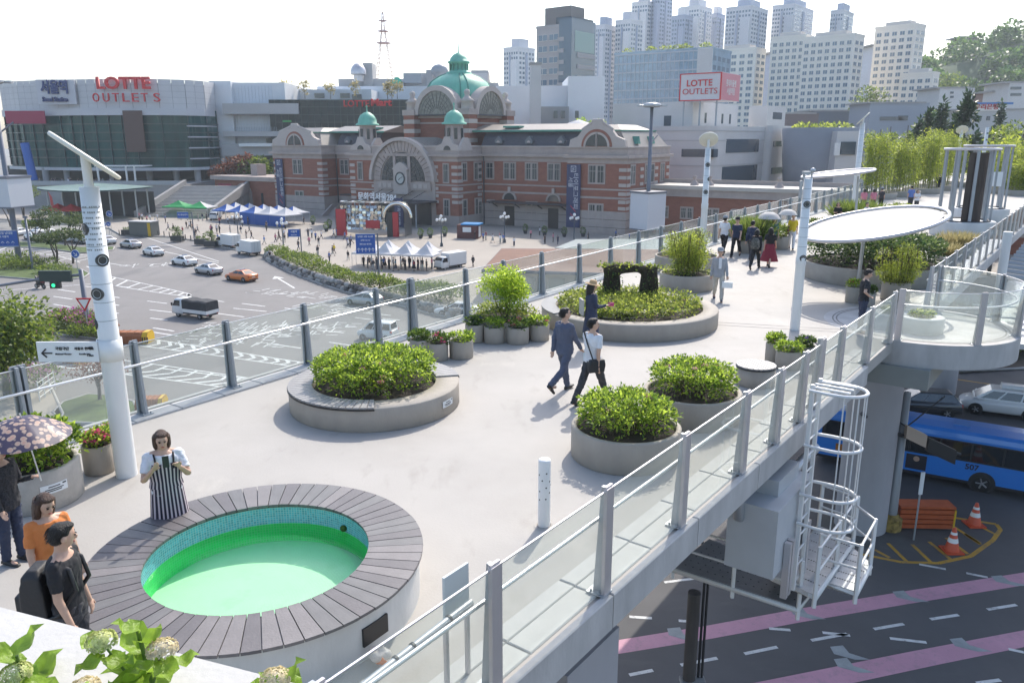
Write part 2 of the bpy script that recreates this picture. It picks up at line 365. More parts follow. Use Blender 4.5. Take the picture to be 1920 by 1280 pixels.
for s in (16.9,17.25,38.,54.):   # expansion joints across the walk
    a,c=RP(s,-.65),LP(s-13.4,-.4); d=(c-a).normalized(); w=Vector((-d.y,d.x,0))*.012; b.add([a+w+Vector((0,0,.004)),a-w+Vector((0,0,.004)),c-w+Vector((0,0,.004)),c+w+Vector((0,0,.004))],[[0,1,2,3]])
for px in (((1640,600),(1800,640)),): pass
b.build('expansion_joint',jm,DECK)
# ================================================================ GLASS RAILINGS
def postmesh(h,wi,m,wide=False):
    b=MB(); t=.05 if not wide else .09
    # fin (local y = inward), tapering towards the top, plus outer channel
    b.add([(-t/2,0,0),(t/2,0,0),(t/2,wi,0),(-t/2,wi,0),(-t/2,0,h),(t/2,0,h),(t/2,wi*.45,h),(-t/2,wi*.45,h)],[[4,5,6,7],[0,1,5,4],[1,2,6,5],[2,3,7,6],[3,0,4,7],[3,2,1,0]])
    fl=MB(); w=.075 if not wide else .12
    fl.box(-w,-.045,0,w,-.02,h); fl.box(-w,-.02,0,-w+.02,0,h); fl.box(w-.02,-.02,0,w,0,h)
    fl.box(-w*.9,-.03,h,w*.9,.0,h+.025); bp=MB(); bp.box(-.1,-.05,0,.1,wi+.05,.018)
    for i in (-.07,.07):
        for j in (.02,wi): bp.cyl((i,j,.018),(i,j,.05),.014,n=6)
    return b.mesh('fin',m[0]),fl.mesh('channel',m[1]),bp.mesh('base_plate',m[0])
def railing(name,label,posts,inward,h,pm,hr_z,wi,z0=0.,wide=(),skip=(),rail=True):
    """posts: list of ground points; inward: unit vector from the edge to the walk"""
    R=thing(name,label,'railing',posts[0]); o=posts[0]; fm,cm,bm=postmesh(h,wi,pm); wm=postmesh(h+.06,wi*1.2,pm,True)
    rz=atan2(inward.y,inward.x)-pi/2
    for i,p in enumerate(posts):
        q=p-o; a,c,d=(wm if i in wide else (fm,cm,bm))
        P=link('post',a,R,(q.x,q.y,z0+.03),rz); link('channel',c,P); link('base_plate',d,P)
    for i in range(len(posts)-1):
        if i in skip: continue
        a,c=posts[i]-o,posts[i+1]-o; L=(c-a).length; m=(a+c)/2; ra=atan2((c-a).y,(c-a).x)
        b=MB(); b.box(-L/2+.03,-.006,.07,L/2-.03,.006,h-.02); G_=b.build('glass_pane',glassr,R,(m.x,m.y,z0),ra)
        b=MB(); b.box(-L/2+.03,-.010,h-.019,L/2-.03,.010,h-.005); b.build('top_trim',tubem,G_)
        if rail:
            b=MB(); k=inward*(wi*.8); n=.02
            b.tube([a+k+Vector((0,0,hr_z)),c+k+Vector((0,0,hr_z))],.024,10); b.build('handrail',tubem,R,(0,0,z0))
    return R
rs=[-6,-4,-2,0,2.01,4.0,6.15,7.7,9.0,9.95,11.4,13.8,16.1]
RAILR=railing('glass_railing','glass railing with grey posts along the road side of the walkway, beside the caged ladder','' or [RP(s) for s in rs],-nr,1.30,(steel,alu),.92,.13,wide=(9,))
rs2=[21+2.15*k for k in range(26)]
railing('glass_railing','glass railing beyond the round balcony, running off towards the bamboo',[RP(s) for s in rs2],-nr,1.30,(steel,alu),.92,.13)
ls=[-26+2.05*k for k in range(9)]+[-9.69,-7.65,-5.67,-3.62,-1.31,0,2.35,4.25,6.45,8.95,11.35,13.8,16.0]
ls=sorted(set(round(x,2) for x in ls if x<-9.8 or x>=-9.69)); ls+=[16+2.2*k for k in range(1,33)]
railing('glass_railing','long glass railing with slate grey posts on the station plaza side of the walkway',[LP(s) for s in ls],-nl,1.38,(steeld,steeld),1.0,.16,wide=(ls.index(0),))
# balcony railing: curved panes
B=thing('glass_railing','curved glass railing round the balcony that bulges over the road','railing',PLC)
fm,cm,bm=postmesh(1.32,.16,(steel,alu)); a0,a1=radians(-128),radians(52); np_=5
for i in range(np_):
    a=a0+(a1-a0)*i/(np_-1); r=PLR-.06
    P=link('post',fm,B,(r*cos(a),r*sin(a),.0),a+pi/2); link('channel',cm,P); link('base_plate',bm,P)
    if i<np_-1:
        e=a0+(a1-a0)*(i+1)/(np_-1); b=MB(); b.lathe([(r-.006,.06),(r+.006,.06),(r+.006,1.3),(r-.006,1.3),(r-.006,.06)],14,(0,0,0),sm=True,a0=a+.02,a1=e-.02); b.build('glass_pane',glassr,B)
        b=MB(); b.tube([((r)*cos(a+(e-a)*t/10),(r)*sin(a+(e-a)*t/10),1.31) for t in range(11)],.011,6); b.build('top_trim',tubem,B)
        b=MB(); b.tube([((r-.15)*cos(a+(e-a)*t/10),(r-.15)*sin(a+(e-a)*t/10),.92) for t in range(11)],.024,8); b.build('handrail',tubem,B)
b=MB(); b.lathe([(PLR-.36,.004),(PLR-.34,.008),(PLR-.32,.004)],48,PLC); b.lathe([(PLR-.26,.004),(PLR-.24,.008),(PLR-.22,.004)],48,PLC); b.build('floor_joint',jm,kind='structure')
# ================================================================ ROUND POOL
PC=Vector((-2.815,7.92,0)); PO,PI_=1.815,1.22; PZ=.55
pool=thing('round_pool','round raised pool of bright green water with a dark timber rim','pool',PC)
b=MB(); b.lathe([(PO-.05,0),(PO-.05,PZ-.035)],64); b.lathe([(PO-.05,PZ-.035),(PI_+.02,PZ-.035)],64,sm=False); b.build('pool_wall',whc,pool)
tileb=mat('pool_tile',(.13,.50,.56),.25,island=.22); tileg=mat('submerged_tile',(.05,.95,.18),.3,island=.08); grout=mat('tile_grout',(.42,.62,.62),.7); groutg=mat('water_glow_grout',(.2,.95,.34),.7)  # dyed water's green glow is put into the underwater tile and grout colour
WZ=.27
b=MB(); b.lathe([(PI_+.02,PZ-.036),(PI_+.02,WZ)],64); b.build('tile_backing',grout,pool)
b=MB(); b.lathe([(PI_+.02,WZ),(PI_+.02,.02)],64); b.build('tile_backing',groutg,pool)
def tiles(z0,z1,rows,m,name):
    n=230; vs=[];fs=[]; r=PI_+.016; dz=(z1-z0)/rows; g_=.12
    for i in range(n):
        a,e=2*pi*(i+g_)/n,2*pi*(i+1-g_)/n
        for j in range(rows):
            za,zb=z0+dz*(j+g_),z0+dz*(j+1-g_); k=len(vs); vs+=[(r*cos(a),r*sin(a),za),(r*cos(e),r*sin(e),za),(r*cos(e),r*sin(e),zb),(r*cos(a),r*sin(a),zb)]; fs.append((k+3,k+2,k+1,k))
    return link(name,npmesh(name,vs,fs,m),pool,kind='stuff')
tiles(WZ,PZ-.037,8,tileb,'wall_tiles'); tiles(.03,WZ,7,tileg,'submerged_tiles')
pfloor=mat('pool_floor',(.85,.93,.85),.6,var=.04,scale=3)
wear_or_reflections(pfloor,[(2.2,.58,.72,(.62,.78,.60),.5,(1,1,1)),(26,.70,.76,(.35,.42,.30),.7,(1,1,1))])
b=MB(); b.lathe([(PI_+.02,.02),(0,.02)],64,sm=False); b.build('pool_floor',pfloor,pool)
def watermat():
    m=bpy.data.materials.new('green_water'); m.use_nodes=True; nt=m.node_tree; N=nt.nodes; Lk=nt.links.new; N.remove(N['Principled BSDF']); out=N['Material Output']
    t=N.new('ShaderNodeBsdfTransparent'); t.inputs[0].default_value=(.80,1,.845,1); g=N.new('ShaderNodeBsdfGlossy'); g.inputs['Roughness'].default_value=.02
    fr=N.new('ShaderNodeFresnel'); fr.inputs[0].default_value=1.33; df=N.new('ShaderNodeBsdfDiffuse'); df.inputs[0].default_value=(.05,.95,.3,1); m0=N.new('ShaderNodeMixShader'); m0.inputs[0].default_value=.09; Lk(t.outputs[0],m0.inputs[1]); Lk(df.outputs[0],m0.inputs[2]); mx=N.new('ShaderNodeMixShader'); Lk(fr.outputs[0],mx.inputs[0]); Lk(m0.outputs[0],mx.inputs[1]); Lk(g.outputs[0],mx.inputs[2]); Lk(mx.outputs[0],out.inputs[0])
    tc=N.new('ShaderNodeTexCoord'); nz=N.new('ShaderNodeTexNoise'); nz.inputs['Scale'].default_value=6; Lk(tc.outputs['Object'],nz.inputs['Vector']); wv=N.new('ShaderNodeTexWave'); wv.wave_type='RINGS'; wv.rings_direction='Z'; wv.inputs['Scale'].default_value=9; mp=N.new('ShaderNodeMapping'); mp.inputs[1].default_value=(.25,.75,0); Lk(tc.outputs['Object'],mp.inputs[0]); Lk(mp.outputs[0],wv.inputs['Vector'])
    ad=N.new('ShaderNodeMath'); Lk(nz.outputs[0],ad.inputs[0]); Lk(wv.outputs[1],ad.inputs[1]); bp=N.new('ShaderNodeBump'); bp.inputs['Strength'].default_value=.16; bp.inputs['Distance'].default_value=.02; Lk(ad.outputs[0],bp.inputs['Height']); Lk(bp.outputs[0],g.inputs['Normal']); return m
b=MB(); b.lathe([(PI_+.015,WZ),(0,WZ)],64,sm=False); b.build('pool_water',watermat(),pool)
np_=60
def plank(ro,ri,da,z0,z1,gap,m,seg=2,name='rim_board'):
    b=MB(); P=[]
    for z in (z0,z1):
        for r in (ri,ro):
            for i in range(seg+1):
                a=-da/2+da*i/seg; g_=gap/2/r*(1-2*i/seg); P.append((r*cos(a+g_),r*sin(a+g_),z))
    n=seg+1; top=[2*n+i for i in range(n)]+[3*n+i for i in range(n-1,-1,-1)]; top=top[::-1]; b.add(P,[top,top and [i for i in range(n)]+[n+i for i in range(n-1,-1,-1)]])
    f=[]
    for i in range(seg): f+=[[n+i,n+i+1,3*n+i+1,3*n+i],[i+1,i,2*n+i,2*n+i+1]]
    f+=[[0,n,3*n,2*n],[n+seg,seg,2*n+seg,3*n+seg]]; b.add(P,f); return b.mesh(name,m)
pm=[plank(PO+rnd.uniform(-.004,.004),PI_-.02,2*pi/np_,PZ-.034,PZ+rnd.uniform(-.003,.003),.011,m) for m in (woodm,mat('deck_board_pale',(.185,.17,.168),.5,var=.16,scale=5,bump=.15,bscale=40),mat('deck_board_dark',(.125,.115,.118),.5,var=.16,scale=5,bump=.15,bscale=40)) for _ in range(2)]
for i in range(np_): link('rim_board',pm[rnd.randrange(6)],pool,(0,0,0),2*pi*(i+.5)/np_)
b=MB(); b.lathe([(PI_+.03,PZ-.05),(PI_+.0,PZ-.05),(PI_+.0,PZ-.036),(PI_+.03,PZ-.036)],64); b.build('rim_trim',mat('rust_trim',(.12,.07,.04),.8),pool)
# hatch in the pool wall and float
q=at(716,1196,.2); a=atan2(q.y-PC.y,q.x-PC.x); b=MB(); b.obox((0,0,0),(.04,.34,.2)); b.build('access_hatch',blackm,pool,(cos(a)*(PO-.055),sin(a)*(PO-.055),.16),a)
b=MB(); b.ell((0,0,0),(.045,.03,.045),8,6); q=at(638,989,.36); d=(q-PC); d.z=0; d.normalize(); b.build('wall_nozzle',lf_dark,pool,(d.x*(PI_-.005),d.y*(PI_-.005),.33))
# ================================================================ PLANTERS
def circ(L,Rr,z): a,b=at(*L,z),at(*Rr,z); c=(a+b)/2; return Vector((c.x,c.y,0)),(a-b).length/2
def planter(label,c,R,h,wall=.1,m=None,group=None,soil=True,name='round_planter',cat='planter'):
    t=thing(name,label,cat,(c.x,c.y,0),0,group); m=m or plc
    b=MB(); w=R-wall; b.lathe([(R-.015,0),(R,.02),(R,h-.02),(R-.012,h),(w+.01,h),(w,h-.015),(w,h-.16)],48); b.build('planter_wall',m,t)
    if soil:
        b=MB(); b.lathe([(w+.005,h-.09),(w*.6,h-.05),(0,h-.02)],24); b.build('soil',soilm,t)
    return t
def plaque(t,R,px,z,w=.34,h=.12,lines=('',)):
    q=at(*px,z); o=t.location; a=atan2(q.y-o.y,q.x-o.x); b=MB(); n=4; 
    b.lathe([(R+.006,-h/2),(R+.012,-h/2),(R+.012,h/2),(R+.006,h/2),(R+.006,-h/2)],n,sm=False,a0=-w/2/R,a1=w/2/R); p=b.build('name_plate',labm,t,(0,0,z),a)
    b=MB(); r=R+.0135
    for j,(y,k) in enumerate(((.03,.45),(-.005,.7),(-.03,.55))):
        b.lathe([(r,y-.007),(r,y+.007)],3,sm=False,a0=-w*k/2/R,a1=w*k/2/R-.01)
    b.lathe([(r,.03),(r,.05)],2,sm=False,a0=w*.3/R,a1=w*.45/R); b.build('plate_print',inkm,p)
def plant(t,R,h,n,L,lm,K=None,seed=1,z=0.,name='foliage',asp=.5,stems=0,flowers=(),flat=.5):
    P,O=mound(n,R,h,K or int(n/14),seed,0,flat); f=link(name,leaves(name,P,O,L,lm,asp),t,(0,0,z),kind='stuff')
    if stems:
        g=random.Random(seed); b=MB()
        for i in range(stems):
            a=g.uniform(0,2*pi); r=R*sqrt(g.random())*.6; e=R*sqrt(g.random())*.85; b.tube([(r*cos(a),r*sin(a),-.04),((r+e)/2*cos(a),(r+e)/2*sin(a),h*.4),(e*cos(a+.2),e*sin(a+.2),h*.75)],.007,4)
        b.build('stems',stemm,t,(0,0,z),kind='stuff')
    for (fm,cnt,sz) in flowers:
        g=random.Random(seed+3); N=[];O2=[]
        for i in range(cnt):
            a=g.uniform(0,2*pi); r=R*sqrt(g.random())*.95; zz=h*sqrt(max(.03,1-(r/R)**2*.94))*1.02
            c=np.array([r*cos(a),r*sin(a),zz])
            d=NR.normal(0,1,(34,3)); d/=np.linalg.norm(d,axis=1,keepdims=True); d[:,2]=np.abs(d[:,2])*.9; N.append(c+d*sz*np.array([1,1,.6])); O2.append(d)
        link('blossoms',leaves('blossoms',np.concatenate(N),np.concatenate(O2),sz*.62,fm,.95,rand=.4),t,(0,0,z),kind='stuff')
    return f
# seat ring planter
PA=Vector((-2.66,14.65,0)); RA=1.63
t=planter('low round planter of yellow-green hydrangeas with a grey slatted seat around half its rim',PA,RA,.44,.46); PLANTA=t
aA=[atan2((at(*p,.45)-PA).y,(at(*p,.45)-PA).x) for p in ((702,766),(858,704))]
a1=aA[0]; a0=aA[1]
while a1<a0: a1+=2*pi
a1-=0; n=int((a1-a0)*RA/.125); sm_=plank(RA+.01,1.19,(a1-a0)/n,.44,.47,.014,slatm,name='seat_slat')
# slats run counter-clockwise from the right-hand end round the back to the front
for i in range(n): link('seat_slat',sm_,t,(0,0,0),a0+(a1-a0)*(i+.5)/n)
b=MB(); b.lathe([(RA+.012,.405),(RA+.022,.405),(RA+.022,.44),(RA+.012,.44)],60,sm=False,a0=a0,a1=a1); b.build('seat_edge',blackm,t)
plant(t,1.20,.62,9800,.070,lf_hyd,560,3,.38,stems=40,flowers=((palef,12,.05),(pinkf,2,.045)),flat=.28); plaque(t,RA,(823,752),.25)
# two deep planters by the railing
PB=Vector((1.846,12.05,0))
t=planter('deep round concrete planter of hydrangeas beside the railing, the one nearer the white bollard',PB,.885,.52,.085); plant(t,.80,.56,5200,.068,lf_hyd,230,5,.44,stems=40,flowers=((palef,7,.045),),flat=.38)
c,r=circ((1206,727),(1391,733),.52); t=planter('deep round concrete planter of hydrangeas between the slatted stool and another such planter',c,r,.52,.085)
plant(t,r*.88,.58,5200,.066,lf_hyd,230,6,.44,stems=40,flowers=((palef,8,.045),),flat=.38)
# stool
c,r=circ((1381,683),(1455,683),.42); t=thing('slatted_stool','round concrete stool with a grey slatted lid, by the road side railing','stool',c)
b=MB(); b.lathe([(r-.02,0),(r-.012,.02),(r-.012,.37),(0,.37)],36); b.build('stool_base',plc,t); b=MB(); b.lathe([(r,.37),(r,.40),(0,.40)],36); b.build('lid_edge',blackm,t)
ns=9; w=2*r/ns
for i in range(ns):
    x0,x1=-r+w*i+.006,-r+w*(i+1)-.006; xm=min(abs(x0),abs(x1)) if x0*x1>0 else 0
    def hh(x): return sqrt(max(0.0004,(r-.006)**2-x*x))
    b=MB(); b.prism([(x0,-hh(x0)),((x0+x1)/2,-hh((x0+x1)/2)),(x1,-hh(x1)),(x1,hh(x1)),((x0+x1)/2,hh((x0+x1)/2)),(x0,hh(x0))],.401,.425); b.build('lid_slat',slatm,t,(0,0,0),radians(12))
# pots
def pot(label,c,R,h,kind,seed,group=None,fl=()):
    t=planter(label,c,R,h,.035,group=group,name='round_pot',cat='plant pot'); lm={'h':lf_hyd,'d':lf_dark,'g':lf_gc}[kind]
    plant(t,R*1.06,.24,520,.075,lm,60,seed,h-.06,flowers=fl,flat=.4); return t
def potpx(label,L,Rr,zh,kind,seed,fl=(),group=None):
    c,r=circ(L,Rr,zh); return pot(label,c,r,zh,kind,seed,group,fl)
gp='plant pots clustered on the walkway'
potpx('round pot of dark leaves, rearmost of the three by the seat ring planter',(768,635),(806,635),.5,'d',11,group=gp)
potpx('round pot with bright pink flowers, foremost of the three by the seat ring planter',(797,640),(840,641),.42,'d',12,((pinkf,5,.05),),gp)
potpx('round pot of green leaves and small violet flowers next to the pink-flowered pot',(842,637),(887,637),.42,'h',13,((violf,2,.04),),gp)
potpx('round pot of violet flowers, left end of the row under the lime green tree',(872,607),(907,607),.46,'d',14,((violf,4,.045),),gp)
potpx('round pot of plain green leaves, second in the row under the lime green tree',(907,611),(947,611),.42,'h',15,(),gp)
potpx('round pot of deep pink blossoms in the row under the lime green tree',(950,612),(992,612),.42,'d',16,((pinkf,11,.05),),gp)
potpx('round pot of pale green leaves, right end of the row under the lime green tree',(991,607),(1030,607),.42,'h',17,((pinkf,1,.04),),gp)
potpx('narrow pot behind the woman in the straw hat, by the large arch planter',(1088,589),(1112,589),.42,'h',18,(),gp)
potpx('round pot of fading pink flowers against the large arch planter, nearer the straw hat woman',(1123,590),(1160,590),.42,'h',19,((palef,5,.05),),gp)
potpx('round pot of mixed leaves against the large arch planter, with one red flower',(1161,591),(1199,591),.42,'d',20,((pinkf,2,.04),(palef,3,.045)),gp)
potpx('small pot of pink-tinged leaves, left of three at the foot of the plain lamp pole',(1437,641),(1470,641),.46,'h',21,((palef,5,.045),),gp)
potpx('broad-leaved round pot, middle of three at the foot of the plain lamp pole',(1456,656),(1502,656),.42,'h',22,(),gp)
potpx('round pot of violet hydrangeas, right of three at the foot of the plain lamp pole',(1494,648),(1530,648),.44,'d',23,((violf,9,.05),),gp)
potpx('round pot of deep pink azaleas beside the planter under the flowered umbrella',(150,836),(211,826),.46,'h',24,((pinkf,14,.055),),gp)
potpx('tall pot of pink-edged leaves tucked behind the big white lamp pole',(186,822),(232,812),.46,'h',25,((palef,7,.045),),gp)
potpx('round pot with red and white flowers beside the man in black',(1588,537),(1622,537),.5,'h',26,((pinkf,3,.05),),gp)
potpx('narrow pot of dark leaves in front of the leafy shrub planter',(1622,548),(1642,548),.45,'d',27,(),gp)
# lime green small tree in its planter
def small_tree(t,name_,z,h,R,n,L,lm,seed,stems=6,k=16):
    g=random.Random(seed); b=MB(); lb=lobes(R,h*.72,z+h*.3,k,seed)
    for i in range(stems):
        a=g.uniform(0,2*pi); q=lb[i%len(lb)]; b.tube([(.1*cos(a),.1*sin(a),z-.05),(q[0]*.5+.05*cos(a),q[1]*.5,z+h*.25),(q[0],q[1],q[2])],.012,5,rs=[.016,.012,.005])
    b.build('stem',stemm,t); P,O=crown(n,lb,seed,.2); link('crown',leaves('crown',P,O,L,lm,.42,rand=.8),t,kind='stuff')
c,r=circ((884,591),(1008,593),.5)
t=planter('round planter with a lime green maple sapling rising over white pots',c,r,.5,.06); plant(t,r*1.02,.3,1500,.075,lf_gc,120,30,.45,stems=0); small_tree(t,'',.5,1.2,.70,5600,.075,lf_lime,31,8,20)
# large arch planter
c,r=circ((1018,566),(1348,580),.45); RD=r
t=planter('large low round planter of ground cover with a moss covered arch standing in it',c,r,.45,.42); plant(t,r-.42,.34,9000,.085,lf_gc,700,33,.36,flat=.15,flowers=((palef,5,.04),)); plaque(t,r,(1324,585),.2,.3,.12)
for s0,s1 in ((radians(150),radians(208)),):
    nn=14; pm_=plank(r+.01,r-.40,(s1-s0)/nn,.45,.485,.008,mat('dark_seat_board',(.20,.20,.20),.45),name='seat_slat')
    for i in range(nn): link('seat_slat',pm_,t,(0,0,0),s0+(s1-s0)*(i+.5)/nn)
A=thing('moss_arch','dark moss covered rustic arch bench frame with ivy on top, in the large round planter','garden sculpture',(0,0,0))
moss=mat('moss_bark',(.045,.035,.022),.95,var=.6,scale=9,bump=1.,bscale=18)
xs=[aty(1150,540,24.),aty(1220,545,23.2)]; ga=xs[0]; gb=xs[1]; base=at(1185,560,.45); A.location=base
ux=Vector((1,-.18,0)).normalized(); b=MB(); g=random.Random(5)
for sx,zt,w in ((-.62,.86,.15),(.46,.86,.16)):
    for kx in (-.12,.16):
        b.tube([ux*(sx+kx)+Vector((0,0,-.1)),ux*(sx+kx*.9)+Vector((0.0,.02,.4)),ux*(sx+kx*.6)+Vector((0,0,.84))],w,9,rs=[w*.75,w,w*.9])
b.tube([ux*(-.85)+Vector((0,0,.80)),ux*(-.4)+Vector((0,0,.88)),ux*.1+Vector((0,0,.9)),ux*.68+Vector((0,0,.8))],.13,9,rs=[.15,.16,.12,.17])
remesh(b,'arch_frame',moss,.045,A,1)
P=np.concatenate([np.array([list(ux*NR.uniform(-.95,.75)+Vector((NR.normal(0,.1),NR.normal(0,.1),.95+NR.normal(0,.05))))]) for _ in range(420)]); link('ivy',leaves('ivy',P,NR.normal(0,1,P.shape)+np.array([0,0,.6]),.09,lf_gc,.7),A,kind='stuff')
P2=np.concatenate([np.array([list(ux*(sx+NR.normal(0,.17))+Vector((NR.normal(0,.1),-.12+NR.normal(0,.07),NR.uniform(.0,.85))))]) for sx in (-.62,.46) for _ in range(130)]); link('ivy',leaves('ivy',P2,NR.normal(0,1,P2.shape)+np.array([0,-.6,.1]),.07,lf_dark,.7),A,kind='stuff')
# bamboo-like bush planters
def tuft(t,z,h,R,n,L,lm,seed,stems=30):
    g=np.random.default_rng(seed); b=MB(); rr=random.Random(seed)
    for i in range(stems):
        a=rr.uniform(0,2*pi); r_=R*.5*sqrt(rr.random()); q=R*rr.uniform(.4,1.); b.tube([(r_*cos(a),r_*sin(a),z-.05),((r_+q*.3)*cos(a),(r_+q*.3)*sin(a),z+h*.5),(q*cos(a),q*sin(a),z+h*rr.uniform(.75,1.))],.008,4)
    b.build('canes',stemm,t,kind='stuff'); P,O=crown(n,lobes(R,h*.95,z+h*.08,26,seed,.36),seed,.1); O[:,2]-=.3; link('foliage',leaves('foliage',P,O,L,lm,.2,up=.3,rand=.8),t,kind='stuff')
c,r=circ((1238,508),(1338,514),.55); t=planter('round planter with a feathery yellow-green bamboo bush, in front of the disc-topped lamp pole',c,r,.55,.06); plant(t,r*.98,.2,700,.08,lf_gc,70,40,.48); tuft(t,.5,1.55,.85,7000,.11,lf_bam,41,40)
c,r=circ((1229,478),(1345,478),.6); t=planter('round planter with bamboo foliage, half hidden behind the feathery bamboo bush',c,r,.6,.06); plant(t,r*.95,.25,500,.09,lf_gc,50,42,.5); tuft(t,.5,1.0,.8,2600,.12,lf_bam,43,20)
c,r=circ((1655,527),(1708,528),.58); t=planter('round planter with a loose leafy shrub, behind the man in black',c,r,.58,.05); plant(t,r*1.1,.22,700,.075,lf_gc,70,44,.5); tuft(t,.55,1.25,.8,5200,.085,lf_bam,45,26)
c,r=circ((1508,486),(1768,494),.62); PG=c; t=planter('largest round planter, full of tall dark leafy shrubs, below the white tilted disc canopy',c,r,.62,.08,mat('old_concrete',(.34,.32,.29),.8,var=.12,scale=2)); plant(t,r*1.0,1.05,9500,.14,leafmat('laurel_leaf',(.02,.06,.02),(.13,.18,.06),.35),560,46,.5,flat=.2)
c,r=circ((1765,455),(1830,457),.6); t=planter('round planter of straw coloured ornamental grass near the cage pavilion',c,r,.5,.05)
def grass(t,R,h,n,lm,z,seed):
    g=np.random.default_rng(seed); a=g.uniform(0,2*pi,n); r=R*np.sqrt(g.uniform(0,1,n)); P=np.stack([r*np.cos(a),r*np.sin(a),np.full(n,0.)],1); O=np.stack([np.cos(a)*r/R*.7,np.sin(a)*r/R*.7,np.ones(n)*1.2],1); link('grass_blades',leaves('grass_blades',P,O,h,lm,.05,up=.1,rand=.35),t,(0,0,z),kind='stuff')
grass(t,r*.95,.6,1600,lf_grass,.45,50)
c,r=circ((1752,474),(1797,476),.5); t=planter('small round planter of straw coloured grass in front of the larger one',c,r,.45,.04); grass(t,r*.9,.5,800,lf_grass,.4,51)
for (L_,R_,lab,kd,sd) in (((1385,448),(1440,448),'round planter with upright green grass beside the walking group in dark clothes','g',52),((1500,430),(1560,430),'broad planter of pale green and rusty ground cover near the woman photographing','p',53),((1570,408),(1640,408),'planter of tall green grass below the second tilted canopy','g',54),((1665,398),(1715,398),'planter of bright green shrubs by the man in the blue shirt','p',55),((1440,442),(1480,442),'low planter of mixed leaves behind the walking group','p',56)):
    c,r=circ(L_,R_,.6); t=planter(lab,c,r,.6,.06)
    if kd=='g': grass(t,r*.98,1.0,2200,lf_green,.5,sd)
    plant(t,r*1.0,.4 if kd=='g' else .55,1100,.13,lf_gc if kd=='p' else lf_green,90,sd,.5)
# balcony planter
c,r=circ((1685,592),(1772,598),.38); t=planter('low concrete ring planter standing on the round balcony behind curved glass',c,r,.42,.26,whc); plant(t,r-.26,.18,420,.085,lf_gc,50,57,.36)
# left planter under the umbrella
c,r=circ((-40,880),(149,848),.58); t=planter('round concrete planter with ivy spilling over, where the woman holds a flowered umbrella',c,r,.58,.08,mat('weathered_concrete',(.40,.37,.33),.8,var=.18,scale=3,bump=.3,bscale=14)); plant(t,r*1.03,.62,4200,.085,lf_hyd,300,58,.5,stems=30,flowers=((palef,8,.045),),flat=.4); plaque(t,r,(74,900),.33,.36,.13)
# ================================================================ LAMP POLES, BOLLARD, SIGN STAND
port=mat('porthole',(.05,.055,.055),.35); polem=mat('pole_paint',(.70,.71,.70),.4,var=.03,scale=1.5)
discm=mat('disc_paint',(.70,.68,.58),.5,var=.05,scale=3)
def lamp_pole(label,base,h,R,disc=None,ports=(),neck=True,perf=False):
    t=thing('lamp_pole',label,'lamp pole',(base.x,base.y,0)); b=MB(); b.lathe([(R*1.02,0),(R*1.0,h*.44),(R*1.07,h*.445),(R*1.07,h*.485),(R*.96,h*.495),(R*.85,h),(0,h)],28); b.build('pole_shaft',polem,t)
    for k in range(1,8):
        z=h*(.5+.062*k); rr=R*(.96-.11*(z/h-.495)/.505); b=MB(); b.lathe([(rr+.001,z),(rr+.002,z+.004),(rr+.001,z+.008)],24); b.build('shaft_joint',girm,t)
    for (z,a,rd) in ports:
        rr=R*(.96-.11*max(0,(z/h-.495))/.505); p=MB(); p.cyl((rr-.06,0,0),(rr+.004,0,0),rd,n=20); o=p.build('porthole',port,t,(0,0,z),a)
        p=MB(); p.lathe([(rd*.62,rr+.005),(rd*.72,rr+.008)],18); q=p.build('lens_ring',steel,o); q.rotation_euler=(0,pi/2,0)
    if perf:
        b=MB()
        for i in range(9):
            for j in range(10):
                if (i*3+j*2)%5==0: continue
                a=-pi/2-.9+.2*j+.05*i; z=h*.80+i*.075; rr=R*.875+.003; b.add([(rr*cos(a+da),rr*sin(a+da),z+dz) for da,dz in ((-.07,-.012),(.07,-.012),(.07,.012),(-.07,.012))],[[0,1,2,3]])
        b.build('louvre_slots',girm,t,kind='stuff')
    if disc:
        dz,dr_,tilt,az=disc; b=MB(); b.cyl((0,0,h-.02),(0,0,h+dz),R*.42,n=14); b.build('neck',polem,t)
        b=MB(); b.lathe([(0,-.03),(dr_*.96,-.03),(dr_,-.015),(dr_,.02),(dr_*.97,.03),(0,.03)],36); o=b.build('lamp_disc',discm,t,(0,0,h+dz)); o.rotation_euler=(Matrix.Rotation(az,4,'Z')@Matrix.Rotation(tilt,4,'Y')).to_euler()
    return t
b0=at(238,890); A0=-pi/2
LP1=lamp_pole('big white lamp pole with tilted disc and wayfinding board, by the pink azaleas',b0,4.35,.15,(.42,.52,radians(38),radians(28)),[(3.77,A0-.75,.085),(3.33,A0+.85,.09),(2.85,A0-.1,.09),(2.4,A0-1.15,.09)],perf=True)
sg=thing('wayfinding_sign','white wayfinding board with a black arrow clamped to the big white lamp pole','sign',(b0.x,b0.y,2.0))
pz=aty(75,672,b0.y-.12); L=b0.x-.12-pz.x
b=MB(); b.box(-L-.12,-.16,-.15,-.1,-.13,.15); b.build('board',labm,sg); b=MB(); b.lathe([(.158,-.16),(.172,-.16),(.172,.16),(.158,.16)],28); b.build('clamp',polem,sg)
text('←',.22,inkm,sg,(-L+.02,-.163,-.02)); text('국립극단',.055,inkm,sg,(-L+.25,-.163,.05)); text('서울로 안내소',.05,inkm,sg,(-L+.57,-.163,.05))
text('National Theater',.034,inkm,sg,(-L+.26,-.163,-.03)); text('Seoullo Info',.034,inkm,sg,(-L+.57,-.163,-.03)); text('N서울',.045,inkm,sg,(-.22,-.163,.06)); text('1.2km',.04,inkm,sg,(-.22,-.163,-.05))
lamp_pole('plain white lamp pole with camera fittings on top, standing behind three pots',at(1490,618),4.0,.125,None,[(3.35,A0-.1,.09),(1.95,A0+.1,.09)])
